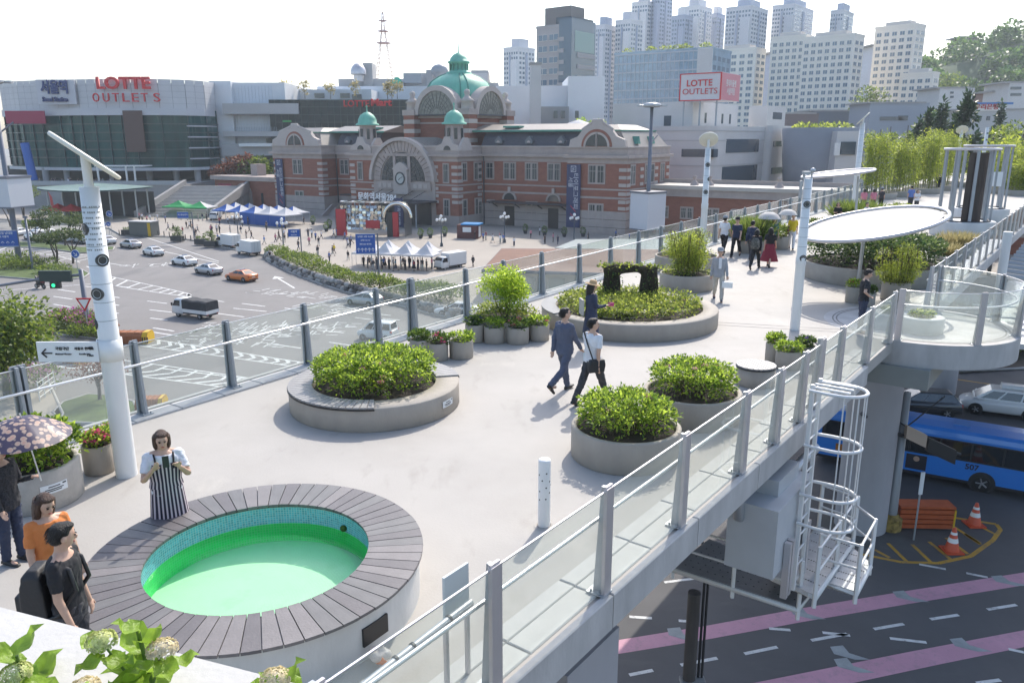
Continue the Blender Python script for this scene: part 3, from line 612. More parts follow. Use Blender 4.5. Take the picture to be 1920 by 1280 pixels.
cf=thing('camera_fitting','grey camera and antenna fitting on top of the plain white lamp pole','camera',at(1490,618)+Vector((0,0,4.0)))
b=MB(); b.cyl((-.12,0,0),(-.12,0,.12),.03); b.cyl((.08,0,0),(.08,0,.16),.02); b.box(-.16,-.1,.1,.02,.06,.18); b.ell((.1,0,.2),(.07,.07,.07)); b.box(-.2,-.05,-.5,-.15,.05,-.05); b.build('bracket',steel,cf)
b3=at(1316,478); lamp_pole('white lamp pole topped by a cream disc, beside the feathery bamboo bush',b3,4.6,.14,(.35,.40,radians(48),radians(82)),[(3.9,A0,.1),(2.75,A0-.2,.1),(3.3,A0+1,.1)])
b4=at(1600,398); lamp_pole('white lamp pole with an edge-on disc passing through the second canopy',b4,6.0,.19,(.3,.55,radians(-46),radians(-24)),[])
b5=at(1790,345); lamp_pole('white lamp pole with a cream disc rising behind the cage pavilion, by the dark conifer',b5,5.5,.2,(.4,.62,radians(46),radians(72)),[(4.6,A0,.1),(3.9,A0,.1)])
b6=at(1838,335); lamp_pole('distant white lamp pole with camera boxes, right of the dark conifer',b6,6.3,.22,None,[(5.6,A0,.12),(4.8,A0,.12)])
t=thing('bollard_light','white cylindrical bollard light with small dark holes near the railing','bollard',at(1020,985)); b=MB(); b.lathe([(.082,0),(.082,.93),(.076,.95),(0,.95)],28); b.build('bollard_shell',whp,t)
b=MB()
for (z,a) in ((.78,.3),(.68,-.4),(.66,.9),(.58,.25),(.52,-.9),(.5,.9),(.42,.2),(.75,-1.),(.4,-.9),(.6,1.4)):
    an=-pi/2+a; b.cyl((.07*cos(an),.07*sin(an),z),(.0835*cos(an),.0835*sin(an),z),.011,n=8)
b.build('light_hole',blackm,t,kind='stuff')
b=MB(); b.lathe([(.09,.0),(.09,.012),(.14,.004)],20); b.build('base_ring',deckm,t)
# sign stand by the near railing
q=at(854,1068,1.2); t=thing('notice_stand','blank grey-white notice board on two legs just inside the near railing','sign',(q.x,q.y,0),ar)
b=MB(); b.box(-.17,-.012,.72,.17,.012,1.2); b.build('board',mat('notice_board',(.62,.66,.66),.4),t)
for i in (-.15,.15): b=MB(); b.box(i-.02,-.018,0,i+.02,.018,.72); b.build('leg',alu,t)
q=at(714,1235,.05); t=thing('rubbish_bag','clear plastic rubbish bag with orange litter by the pool hatch','bag',(q.x,q.y,0))
b=MB(); g=random.Random(3)
for i in range(9): b.ell((g.uniform(-.07,.07),g.uniform(-.06,.06),.08+g.uniform(-.02,.05)),(.07,.06,.06),8,6)
b.cyl((0,0,.1),(.02,0,.24),.05,.015); remesh(b,'bag_film',mat('clear_film',(.75,.72,.70),.3,trans=.5,var=.15,scale=14,bump=.8,bscale=30),.015,t,1)
b=MB(); b.ell((.0,-.075,.09),(.05,.02,.045)); b.ell((.045,-.07,.06),(.035,.02,.03)); b.build('litter',mat('orange_litter',(.75,.2,.03),.5),t)
t=thing('rail_brace','grey tube strapped with black ties along the near end of the road side railing','tube',(0,0,0))
b=MB(); a,c=RP(-.1,-.18,.93),RP(-2.6,-.2,.80); b.tube([a,(a+c)/2,c],.034,12); b.build('brace_tube',steel,t)
for f in (.12,.3,.38): b=MB(); p=a.lerp(c,f); d=(c-a).normalized(); b.cyl(p-d*.012,p+d*.012,.043,n=12); b.build('cable_tie',blackm,t)
b=MB(); a=RP(-1.5,-.2,.86); b.tube([a,RP(-1.3,-.75,.02)],.02,8); b.build('brace_leg',steel,t)
# ================================================================ TILTED CANOPIES
memb=mat('canopy_fabric',(.50,.49,.475),.8,trans=.1,var=.02,scale=1)
def canopy(label,c,u,v,pole=None):
    t=thing('disc_canopy',label,'canopy',c); R_=u.length; n=u.cross(v).normalized(); v=v.normalized()*R_; N=48
    b=MB(); vs=[(0,0,0)]+[tuple(u*(.93*cos(2*pi*i/N))+v*(.93*sin(2*pi*i/N))) for i in range(N)]; b.add(vs,[[0,1+i,1+(i+1)%N] for i in range(N)]); vs2=[tuple(Vector(p)+n*-.012) for p in vs]; b.add(vs2,[[0,1+(i+1)%N,1+i] for i in range(N)])
    b.build('membrane',memb,t); b=MB(); b.tube([u*cos(2*pi*i/N)+v*sin(2*pi*i/N) for i in range(N)],.06,8,closed=True); b.build('ring_frame',alu,t)
    b=MB()
    for i in range(24): a=2*pi*i/24; p=u*cos(a)+v*sin(a); b.tube([p*.925,p*.98],.012,4)
    b.build('tension_straps',blackm,t,kind='stuff')
    if pole:
        q=pole-c; b=MB(); b.cyl((q.x,q.y,q.z),(q.x*.9,q.y*.9,-.15),.07,.055,n=14); b.build('support_post',steel,t); b=MB(); b.box(q.x-.12,q.y-.08,-.45,q.x+.12,q.y+.08,-.3); b.build('post_collar',steel,t)
    return t
def tilted(px,Y,wpx,rise,vz,pole,label):
    c=aty(*px,Y); a=atan2(c.x,c.y); R_=wpx/CF*c.length/2; u=Vector((cos(a),-sin(a),rise)); u=u.normalized()*R_; v=Vector((sin(a),cos(a),vz)); v=v-u.normalized()*v.dot(u.normalized()); return canopy(label,c,u,v,pole)
tilted((1635,419),24.6,230,.185,tan(radians(7)),at(1608,540),'big white tilted disc canopy on one post over the shrub planter')
c2=aty(1571,325,42.); tilted((1571,325),42.,116,.12,.03,Vector((c2.x+1.2,c2.y,0)),'second tilted disc canopy seen edge-on, further along by the bamboo')
# ================================================================ CAGE PAVILIONS
def cage(label,c,R,h,hb,door):
    t=thing('cage_pavilion',label,'pavilion',c); b=MB(); b.lathe([(R*1.25,0),(R*1.25,hb-.03),(R*1.23,hb),(0,hb)],40); b.build('plinth',whc,t)
    b=MB(); b.lathe([(R-.06,hb),(R-.06,hb+.06),(R+.06,hb+.06),(R+.06,hb)],40); b.build('floor_ring',blackm,t)
    b=MB(); b.lathe([(R-.16,h),(R+.10,h),(R+.10,h+.12),(R-.16,h+.12),(R-.16,h)],40); b.build('roof_ring',alu,t)
    for i in range(9):
        a=2*pi*i/9+.25; b=MB(); b.obox((R*cos(a),R*sin(a),hb),(.10,.14,h-hb),a); b.build('cage_post',steeld,t)
    for k in range(5): b=MB(); b.box(-R*.8,-R*.6+k*R*.3-.02,h+.02,R*.8,-R*.6+k*R*.3+.02,h+.08); b.build('roof_bar',steeld,t)
    if door: b=MB(); b.lathe([(R*.72,hb),(R*.76,hb),(R*.76,h-.1),(R*.72,h-.1),(R*.72,hb)],8,sm=False,a0=-2.2,a1=-1.1); b.build('tinted_door',mat('tinted_panel',(.05,.04,.04),.2),t)
    return t
q=at(1805,415,.7); c1=Vector((q.x,q.y,0)); rr=(at(1862,420,.7)-at(1752,420,.7)).length/2*.82
zt=aty(1800,282,q.y).z
cage('nearer round cage pavilion of dark posts on a pale plinth with a tinted door',c1,rr,zt,.75,True)
q=at(1852,395,.7); cage('further round cage pavilion of dark posts with a white notice on it',Vector((q.x+.4,q.y+1.5,0)),rr*1.05,zt+.1,.75,False)
nb=thing('notice_sheet','white notice sheet fixed to the further cage pavilion','notice',aty(1870,336,q.y-1.2)); b=MB(); b.box(-.28,-.02,-.42,.28,.02,.42); b.build('sheet',labm,nb)
# ================================================================ BAMBOO SCREENS
def bamboo(label,c,R,h,seed,n=5200):
    t=thing('bamboo_clump',label,'bamboo',c,0,'bamboo clumps along the walkway'); g=random.Random(seed); b=MB(); gg=np.random.default_rng(seed); P=[];O=[]
    b.lathe([(R*.9,0),(R*.95,.5),(R*.85,.5),(R*.85,.4),(0,.42)],20); b.build('tub',plc,t); b=MB()
    for i in range(24):
        a=g.uniform(0,2*pi); r=R*.75*sqrt(g.random()); x,y=r*cos(a),r*sin(a); lx,ly=g.uniform(-.35,.35),g.uniform(-.35,.35); hh=h*g.uniform(.82,1.05); b.tube([(x,y,.4),(x+lx*.3,y+ly*.3,hh*.6),(x+lx,y+ly,hh)],.02,5,rs=[.025,.02,.008])
        k=n//24; f=gg.uniform(.16,1.,k)**.8; P.append(np.stack([x+lx*f**2+gg.normal(0,.2,k),y+ly*f**2+gg.normal(0,.2,k),hh*f+gg.normal(0,.12,k)],1)); d=gg.normal(0,1,(k,3)); d[:,2]-=.5; O.append(d)
    b.build('canes',mat('bamboo_cane',(.20,.21,.07),.5,var=.2,scale=6),t,kind='stuff'); link('foliage',leaves('foliage',np.concatenate(P),np.concatenate(O),.26,lf_bam,.22,rand=.5),t,kind='stuff')
    return t
for i,(x,yb,yt,w) in enumerate(((1642,372,252,34),(1690,368,262,30),(1728,362,250,32),(1748,356,246,34),(1772,350,250,30),(1838,352,290,30),(1880,362,275,34),(1912,366,300,30),(1905,350,268,34))):
    p=at(x,yb); R_=w/CF*p.y*1.12*1.0; bamboo('%s bamboo clump in the tall green screen at the far end of the walkway'%('first','second','third','fourth','fifth','sixth','seventh','eighth','ninth')[i],p,R_,aty(x,yt,p.y).z,60+i)
# ================================================================ FOREGROUND TERRACE WITH HYDRANGEAS
TZ=3.55
e0,e1=at(-60,1122,TZ),at(620,1297,TZ); d=(e1-e0).normalized(); nn=Vector((d.y,-d.x,0))
if nn.y>0: nn=-nn
tp=thing('terrace_planter','white concrete terrace parapet planter at the camera, with hydrangeas growing behind it','planter',(e0.x,e0.y,0)); 
def fp(s,o,z): q=d*s+nn*o; return (q.x,q.y,z)
L=(e1-e0).length+1.2; wpar=.30
whpar=mat('white_concrete',(.47,.46,.44),.75,var=.05,scale=5,bump=.12,bscale=45)
b=MB(); b.prism([fp(-1,0,0)[:2],fp(L,0,0)[:2],fp(L,wpar,0)[:2],fp(-1,wpar,0)[:2]],-1.2+2.2,TZ); b.build('parapet',whpar,tp)
b=MB(); b.prism([fp(-1,wpar,0)[:2],fp(L,wpar,0)[:2],fp(L,1.1,0)[:2],fp(-1,1.1,0)[:2]],1.0,TZ-.25); b.build('soil',soilm,tp)
def bigleaf(Lf,Wf,seed):
    g=random.Random(seed); n=6; vs=[];fs=[]; droop=g.uniform(.15,.4)
    for i in range(n+1):
        t=i/n; w=Wf/2*sin(pi*min(1,t*.93+.05))**.8*(1 if i<n else .02); z=-droop*Lf*t*t+.02*sin(t*9); vs+=[(-w,t*Lf,z+w*.38),(-w*.5,t*Lf,z+w*.12),(0,t*Lf,z),(w*.5,t*Lf,z+w*.12),(w,t*Lf,z+w*.38)]
    for i in range(n):
        for j in range(4): a=i*5+j; fs.append((a,a+1,a+6,a+5))
    return vs,fs
bl=[]
lfbig=mat('hydrangea_big_leaf',(.30,.46,.055),.4,var=.25,scale=16,bump=.35,bscale=55,trans=.5,stretch=(1,.45,1))
for k in range(3):
    vs,fs=bigleaf(.125+.015*k,.080+.008*k,k); bl.append(npmesh('leaf',vs,fs,lfbig,smooth=True))
def floret(seed,m,n=110,R=.034):
    g=np.random.default_rng(seed); d=g.normal(0,1,(n,3)); d/=np.linalg.norm(d,axis=1,keepdims=True); d[:,2]=np.abs(d[:,2])*.8; P=d*R*np.array([1.15,1.15,.75]); vs=[];fs=[]
    for p,q in zip(P,d):
        q=Vector(q); u=q.orthogonal().normalized(); w=q.cross(u); s=g.uniform(.0045,.0075); c=Vector(p)
        for k in range(4):
            a=k*pi/2+g.uniform(0,1); e=u*cos(a)+w*sin(a); f=u*cos(a+pi/2)+w*sin(a+pi/2); b=len(vs); vs+=[c,c+(e*1.1+f*.5)*s+q*.002,c+e*1.7*s,c+(e*1.1-f*.5)*s+q*.002]; fs.append((b,b+1,b+2,b+3))
    return npmesh('flower_head',vs,fs,m)
def hyd(label,px,Y,h,seed,nl=9,heads=1,pale=False):
    """a hydrangea shoot whose top is seen at px, rooted in the trough"""
    top=aty(px[0],px[1],Y); t=thing('hydrangea_plant',label,'plant',(top.x,top.y,TZ-.25),0); H=top.z-(TZ-.25); g=random.Random(seed)
    b=MB(); b.tube([(0,0,-.05),(.02,.01,H*.5),(0,0,H)],.006,6); b.build('stem',mat('green_stem',(.10,.17,.03),.5),t)
    for i in range(nl):
        f=1-.11*i; a=i*2.4+g.uniform(-.3,.3)+seed; o=link('leaf',bl[g.randrange(3)],t,(0,0,H*f-.01)); s=g.uniform(.8,1.15)*(.75+.09*i if i<4 else 1.05); o.scale=(s,s,s)
        o.rotation_euler=(Matrix.Rotation(a,4,'Z')@Matrix.Rotation(radians(g.uniform(5,55) if i>1 else g.uniform(45,75)),4,'X')@Matrix.Rotation(g.uniform(-.4,.4),4,'Y')).to_euler()
    return t
def head(t,dx,px,Y,m,seed):
    p=aty(px[0],px[1],Y)-t.location; g=random.Random(seed)
    for i in range(4):
        o=link('leaf',bl[g.randrange(3)],t,(p.x,p.y,p.z-.035-.012*i)); s=g.uniform(.6,.85); o.scale=(s,s,s); o.rotation_euler=(Matrix.Rotation(i*1.7+seed,4,'Z')@Matrix.Rotation(radians(g.uniform(0,35)),4,'X')).to_euler()
    link('flower_head',floret(seed,m),t,p); b=MB(); b.tube([(0,0,max(.02,p.z-.2)),(p.x*.6,p.y*.6,p.z-.08),(p.x,p.y,p.z)],.004,5); b.build('flower_stalk',_M['green_stem'],t)
h1=hyd('tall leafy hydrangea shoot with two budding flower heads, on the terrace planter',(258,1180),1.85,.3,2,12)
head(h1,0,(190,1202),1.82,yelf,1); head(h1,0,(304,1217),1.82,mat('blush_floret',(.76,.66,.44),.6,island=.2,trans=.3),2)
h2=hyd('hydrangea shoot with yellow-green heads at the left edge of the terrace planter',(30,1228),1.85,.3,5,9); head(h2,0,(30,1262),1.82,yelf,3)
h3=hyd('low hydrangea shoot below the tall one on the terrace planter',(240,1262),1.85,.2,8,9); head(h3,0,(160,1290),1.82,_M['blush_floret'],6)
h4=hyd('small hydrangea with a pinkish head at the right end of the terrace planter',(520,1290),1.85,.2,11,6); head(h4,0,(516,1272),1.82,_M['blush_floret'],4)
# ================================================================ GROUND, ROADS, PLAZA
asph=mat('worn_asphalt',(.195,.184,.176),.85,var=.10,scale=.12,bump=.1,bscale=3)
asphd=mat('shaded_asphalt',(.088,.086,.088),.8,var=.16,scale=.25,bump=.2,bscale=7)  # same asphalt as the other road; deck shade is put into this colour
for m_ in (asph,asphd): c_=m_.diffuse_color[0]; wear_or_reflections(m_,[(.16,.55,.66,(c_*.72,c_*.70,c_*.69),.7,(1,.22,1)),(.9,.62,.72,(c_*.6,c_*.58,c_*.56),.6,(1,1,1)),(5,.66,.74,(c_*.55,c_*.53,c_*.5),.5,(1,1,1)),(.5,.60,.66,(c_*1.25,c_*1.22,c_*1.18),.5,(.3,1,1))])
pav=mat('plaza_paving',(.33,.293,.25),.8,var=.08,scale=.15)
wear_or_reflections(pav,[(.12,.52,.7,(.29,.265,.235),.7,(1,1,1)),(1.1,.6,.72,(.26,.235,.21),.5,(1,1,1))])
kerbm=mat('kerb_stone',(.32,.31,.30),.8,var=.1,scale=.8)
grassm=mat('lawn',(.075,.11,.03),.9,var=.35,scale=.9,bump=.5,bscale=9)
wmark=mat('road_paint_white',(.62,.62,.60),.7,var=.12,scale=1.2)
ymark=mat('road_paint_yellow',(.50,.28,.03),.7,var=.15,scale=1.2)
pinkm=mat('road_paint_pink',(.52,.27,.34),.75,var=.10,scale=.6)
for m_,k_,s_ in ((wmark,.2,.75),(ymark,.13,.75),(pinkm,.2,.35)): wear_or_reflections(m_,[(3.2,.52,.68,(k_,k_*.96,k_*.93),s_,(1,1,1)),(14,.58,.66,(k_,k_,k_),s_*.8,(1,1,1))])
wmarkd=mat('road_paint_shaded',(.30,.32,.32),.75,var=.2,scale=1.5)  # chevron paint darkened to hold the shade lying on the right road
def sheet(name,pts,z,m,kind='structure',par=None):
    b=MB(); vs=[(p[0],p[1],z) for p in pts]; n=len(vs); a=sum(vs[i][0]*vs[(i+1)%n][1]-vs[(i+1)%n][0]*vs[i][1] for i in range(n))
    if a<0: vs=vs[::-1]
    b.add(vs,[list(range(n))]); return b.build(name,m,par,kind=kind)
sheet('ground',[(-1550,-55),(1550,-55),(1550,1550),(-1550,1550)],G-.02,mat('city_ground',(.22,.215,.20),.9,var=.15,scale=.02))
ROADL=sheet('plaza_road',[(-160,20),(-1,-10),(60,80),(15,110),(-160,190)],G,asph)
q=[at(1820,640,G)]
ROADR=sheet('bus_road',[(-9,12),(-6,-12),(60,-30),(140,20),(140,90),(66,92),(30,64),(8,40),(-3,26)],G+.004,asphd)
def PX(L,z): return [at(x,y,z) for x,y in L]
def raised(name,L,h,m,kerb=True,label=None,expand=None):
    P=PX(L,G+h) if not expand else expand; b=MB(); b.prism([(p.x,p.y) for p in P],G-.3,G+h-.004,bot=False); o=b.build(name,m,kind='structure')
    if kerb:
        b=MB(); b.tube([Vector((p.x,p.y,G+h-.07)) for p in P],.12,6,closed=True); b.build('kerb',kerbm,o)
    return o
plazaL=[(-160,398),(90,418),(205,428),(225,440),(320,444),(372,452),(400,460),(440,468),(497,479)]
wallL=[(497,481),(504,490),(540,509),(600,532),(650,548),(720,566),(790,584),(860,600),(930,612),(1010,628)]
P=[at(x,y,G+.15) for x,y in plazaL+wallL[1:]]+[Vector((40,95,0)),Vector((80,110,0)),Vector((130,150,0)),Vector((60,240,0)),Vector((-140,330,0)),Vector((-200,220,0))]
raised('station_plaza',None,.15,pav,False,expand=P)
b=MB(); b.tube([at(x,y,G+.1) for x,y in plazaL],.16,6); b.build('kerb',kerbm,kind='structure')
raised('median_island',[(-60,513),(67,523),(120,524),(158,519),(167,512),(150,503),(90,497),(40,487),(-60,476)],.15,grassm)
raised('parking_island',[(-60,461),(60,463),(110,468),(150,474),(212,468),(214,462),(150,463),(90,455),(-60,449)],.15,grassm)
raised('corner_island',[(96,620),(120,627),(186,634),(200,630),(196,618),(120,606),(70,598),(-80,594),(-80,612)],.15,grassm)
raised('corner_island',[(-80,678),(20,677),(72,669),(86,660),(70,648),(-80,640)],.15,grassm)
raised('corner_pavement',[(-300,900),(60,870),(118,775),(92,718),(20,700),(-300,700)],.15,pav)
raised('maple_island',[(98,772),(118,752),(165,738),(215,740),(250,752),(258,768),(240,785),(180,792),(120,790)],.15,grassm)
def line(a,c,w,z,m,par,name): 
    a,c=Vector(a),Vector(c); d=(c-a); d.z=0; d.normalize(); n=Vector((-d.y,d.x,0))*w/2; b=MB(); b.add([(a+n).to_tuple()[:2]+(z,),(a-n).to_tuple()[:2]+(z,),(c-n).to_tuple()[:2]+(z,),(c+n).to_tuple()[:2]+(z,)],[[0,1,2,3]]); return b.build(name,m,par)
def dashes(L,w,m,par,z,name='lane_dash'):
    for (x0,y0,x1,y1) in L: line(at(x0,y0,z),at(x1,y1,z),w,z,m,par,name)
zL=G+.006
c6=lambda a:tuple(v/3.692+(0 if i%2==0 else 380) for i,v in enumerate(a)); c7=lambda a:tuple(v/4+(480 if i%2==0 else 360) for i,v in enumerate(a))
dashes([c6(a) for a in ((400,600,520,617),(370,648,500,667),(370,702,490,722),(740,645,828,657),(740,697,825,710),(740,752,820,766),(1020,680,1155,697),(1035,740,1195,758),(1040,798,1160,812),(1060,865,1205,888),(1060,895,1230,922),(1405,665,1550,685),(1675,697,1835,717),(1615,730,1845,752),(1500,765,1690,790),(740,570,900,585),(700,410,840,432),(600,440,640,460),(560,575,690,590))]+[c7(a) for a in ((215,870,370,890),(540,900,670,915),(740,940,860,955),(880,910,1010,925),(950,948,1080,960),(135,1140,335,1170),(460,1035,660,1055),(550,1125,750,1155),(60,1050,260,1080),(680,865,780,885),(1000,830,1060,838),(900,1000,1000,1015))],.22,wmark,ROADL,zL)
line(at(240,434,zL),at(410,490,zL),.2,zL,wmark,ROADL,'lane_line'); line(at(300,470,zL),at(410,493,zL),.2,zL,wmark,ROADL,'lane_line'); line(at(-40,548,zL),at(200,530,zL),.2,zL,wmark,ROADL,'lane_line')
line(at(300,690,zL),at(700,738,zL),.2,zL,wmark,ROADL,'lane_line'); line(at(-60,700,zL),at(90,720,zL),.2,zL,wmark,ROADL,'lane_line'); line(at(70,500,zL),at(150,478,zL),.2,zL,wmark,ROADL,'lane_line')
def hatch(up,lo,n,z,m,par,chev=False,w=.18,bw=.3,lean=.5):
    U_,L_=[at(x,y,z) for x,y in up],[at(x,y,z) for x,y in lo]
    def along(P,t):
        k=t*(len(P)-1); i=min(int(k),len(P)-2); return P[i].lerp(P[i+1],k-i)
    for P_ in (U_,L_):
        for i in range(len(P_)-1): line(P_[i],P_[i+1],w,z,m,par,'hatch_border')
    for i in range(n):
        t=(i+.5)/n; a=along(U_,t); c=along(L_,min(1,t+lean/n))
        if chev:
            mid=along(U_,min(1,t+.55/n)).lerp(along(L_,min(1,t+.55/n)),.5); c=along(L_,t); line(a,mid,bw,z+.004,m,par,'hatch_bar'); line(mid,c,bw,z+.004,m,par,'hatch_bar')
        else: line(a,c,bw,z+.004,m,par,'hatch_bar')
hatch([(206,518),(300,538),(352,550),(358,553)],[(198,533),(280,546),(352,556),(358,553)],12,zL,wmark,ROADL,lean=-.5)
hatch([(287,636),(400,653),(520,672),(640,690)],[(262,648),(390,664),(510,681),(600,694)],16,zL,wmark,ROADL,True)
hatch([(173,667),(300,684),(444,705),(560,722)],[(60,682),(215,699),(380,720),(500,736)],15,zL,wmark,ROADL,True)
hatch([(-20,470),(60,474),(110,480),(150,492)],[(-20,462),(80,468),(140,476),(190,480)],9,zL,wmark,ROADL)
# worn lane lettering (illegible painted strokes)
def strokes(px,n,size,rz,seed,par=ROADL,z=zL,m=wmark):
    g=random.Random(seed); o=at(*px,z); b=MB()
    for i in range(n):
        for k in range(5):
            x,y=i*size*1.15+g.uniform(0,size*.7),g.uniform(-size*.9,size*.9); h=g.random()<.5; w,hh=(size*.75,.16) if h else (.16,size*.9); b.add([(x,y,0),(x+w,y,0),(x+w,y+hh,0),(x,y+hh,0)],[[0,1,2,3]])
    b.build('worn_lettering',m,par,(o.x,o.y,z+.004*(1+seed%3)),rz,kind='stuff')
for i,(px,n,s,a) in enumerate((((300,495),5,1.6,-.4),((420,445),4,1.5,-.5),((400,455),4,1.2,-.5),((220,500),6,1.6,.25),((470,545),4,1.5,-.45),((545,550),5,1.5,-.55),((560,570),6,1.5,-.5),((330,640),6,1.5,-.1),((370,610),7,1.5,-.1),((440,620),6,1.5,-.05),((520,610),5,1.4,0.),((350,625),7,1.3,-.1))): strokes(px,n,s,a,i)
# arrow on the road
a,c=at(552,540,zL),at(522,522,zL); line(a,c,.25,zL,wmark,ROADL,'lane_arrow'); b=MB(); d=(c-a).normalized(); n=Vector((-d.y,d.x,0)); b.add([c+d*2+Vector((0,0,.004)),c+n*.8+Vector((0,0,.004)),c-n*.8+Vector((0,0,.004))],[[0,1,2]]); b.build('lane_arrow',wmark,ROADL)
# right hand road
zR=G+.010; c3=lambda a:tuple(v/2.595+(1180 if i%2==0 else 980) for i,v in enumerate(a))
def band(up,lo,m,name):
    P=PX(up,zR)+PX(lo[::-1],zR); return sheet(name,P,zR,m,None,ROADR)
band([(1000,1224),(1153,1200),(1320,1173),(1500,1140),(1700,1107),(1960,1066)],[(1000,1252),(1153,1226),(1320,1199),(1500,1166),(1700,1132),(1960,1090)],pinkm,'pink_lane_stripe')
band([(1300,1302),(1500,1262),(1700,1222),(1960,1173)],[(1500,1302),(1620,1275),(1760,1245),(1960,1204)],pinkm,'pink_lane_stripe')
dashes([c3(a) for a in ((560,635,720,602),(885,570,1060,538),(1190,515,1335,490),(1465,467,1602,446),(1742,420,1884,397),(250,690,428,656),(0,738,115,715),(680,512,784,520),(940,532,1074,546),(1268,560,1446,580),(1410,200,1540,224),(1640,243,1744,264),(1845,612,1920,628),(1690,778,1806,762),(170,288,330,268),(0,455,110,462),(240,474,290,478))],.16,wmark,ROADR,zR+.004)
for a in ((1040,560,1110,700),(1340,330,1400,380),(1820,258,1880,300),(840,415,900,460),(1620,560,1700,620),(1060,660,1130,720),(240,515,300,560)):
    x0,y0,x1,y1=c3(a); o=at(x0,y0,zR); e=at(x1,y1,zR); b=MB()
    m_=(o+e)/2; b.add([(m_.x-.6,m_.y+.32,0),(m_.x-.1,m_.y+.40,0),(m_.x-.05,m_.y-.05,0),(m_.x+.55,m_.y-.42,0),(m_.x-.0,m_.y-.42,0),(m_.x-.62,m_.y-.1,0)],[[5,4,3,2,1,0]]); b.build('guide_chevron',wmarkd,ROADR,(0,0,zR+.004))
yo=[(1600,1035),(1690,1053),(1760,1055),(1820,1042),(1862,1012),(1876,992),(1868,982),(1790,970),(1700,952),(1560,940)]
P=PX(yo,zR)
for i in range(len(P)-1): line(P[i],P[i+1],.2,zR,ymark,ROADR,'yellow_border')
for a in ((1640,1030,1668,1045),(1665,1018,1700,1052),(1710,1020,1746,1054),(1742,1015,1785,1050),(1774,1008,1815,1038),(1785,985,1838,1018),(1808,1000,1838,1020),(1835,985,1868,1002)): line(at(a[0],a[1],zR),at(a[2],a[3],zR),.17,zR+.004,ymark,ROADR,'yellow_bar')
sheet('bridge_foot_island',PX([(1540,935),(1700,945),(1790,975),(1790,1000),(1740,1030),(1640,1030),(1540,1010)],zR),zR+.002,mat('dusty_asphalt',(.10,.098,.094),.9,var=.2,scale=.7))
b=MB(); P=[at(1800,700,G),at(1960,690,G),at(1960,640,G),at(1780,650,G)]; b.prism([(p.x,p.y) for p in P],G-.2,G+.16); b.build('planted_median',mat('bare_soil',(.07,.055,.04),.95,var=.3,scale=1),kind='structure')
b=MB(); b.tube([p+Vector((0,0,.1)) for p in P],.15,6,closed=True); b.build('kerb',kerbm,kind='structure')
line(at(1650,690,zR),at(1960,735,zR),.18,zR,ymark,ROADR,'yellow_border'); line(at(1780,742,zR),at(1850,762,zR),.18,zR,wmark,ROADR,'lane_dash')
# ================================================================ BRIDGE PIERS
def pier(label,p,r,top,sq=False):
    t=thing('bridge_pier',label,'bridge pier',(p.x,p.y,G)); b=MB()
    if sq: b.obox((0,0,0),(r*2,r*1.4,top-G),ar)
    else: b.lathe([(r,0),(r,top-G-1.2),(r*1.3,top-G),(0,top-G)],32)
    b.build('shaft',mat('pier_concrete',(.36,.35,.36),.8,var=.1,scale=.6,bump=.15,bscale=5,stretch=(1,1,.3)),t); return t
p=at(1612,985,G); pier('round pale pier under the bridge, beside the blue bus',p,1.15,-1.2)
p=aty(1090,1235,8.2); pier('rectangular pier under the near edge of the walkway',Vector((p.x-.15,p.y+.6,0)),.62,-1.15,True)
p=RP(58,-4); pier('round bridge pier far along the walkway by the parked white sedan',p,.95,-1.2)
# ================================================================ BUILDING HELPERS
def solve(C,dx,dy,px,yy): r=ray(px,yy); k=r.x/r.y; return (k*C.y-C.x)/(dx-k*dy)
def block(pxl,pxc,pxr,yt,Y,rz):
    C=aty(pxc,yt,Y); ux,uy=cos(rz),sin(rz); a=-solve(C,ux,uy,pxl,yt); b_=solve(C,-uy,ux,pxr,yt); a=abs(a); b_=abs(b_)
    return Vector((C.x-ux*a,C.y-uy*a,G)),a,b_,C.z-G
def wins(par,face,a,b_,xs,zs,w,h,m,stuff=True,name='windows',proud=.06,frame=None,sill=None):
    """xs: fractions along the face, zs: heights of sills"""
    mb=MB(); L=a if face=='A' else b_; n=0
    for z in zs:
        for f in xs:
            c=L*f
            if face=='A': bx=(c-w/2,-proud,z,c+w/2,.02,z+h)
            else: bx=(a-.02,c-w/2,z,a+proud,c+w/2,z+h)
            if stuff: mb.box(*bx)
            else:
                q=MB(); q.box(*bx); f_=.07; x0,y0,z0,x1,y1,z1=bx
                if face=='A': q.box((x0+x1)/2-f_,y0-.05,z0,(x0+x1)/2+f_,y0,z1,1); q.box(x0-.1,y0-.12,z0-.16,x1+.1,y1,z0,1); q.box(x0-.06,y0-.05,z1,x1+.06,y1,z1+.1,1)
                else: q.box(x1,(y0+y1)/2-f_,z0,x1+.05,(y0+y1)/2+f_,z1,1); q.box(x0,y0-.1,z0-.16,x1+.12,y1+.1,z0,1)
                o=q.build(name,[m,mat('window_trim',(.62,.60,.56),.6)],par)
    if stuff: return mb.build(name,m,par,kind='stuff')
def fr(n,a=.08,b_=.92): return [a+(b_-a)*i/(n-1) for i in range(n)] if n>1 else [(a+b_)/2]
def bands(par,a,b_,zs,h,m,proud=.12,name='floor_band'):
    for z in zs: mb=MB(); mb.box(-proud,-proud,z,a+proud,b_,z+h); mb.build(name,m,par)
def bodybox(par,a,b_,h,m,name='wall',x0=0,y0=0,z0=0): mb=MB(); mb.box(x0,y0,z0,x0+a,y0+b_,z0+h); return mb.build(name,m,par)
wgl=mat('window_glass',(.05,.075,.10),.12,spec=.8); wglb=mat('blue_window_glass',(.10,.16,.22),.12,spec=.8)
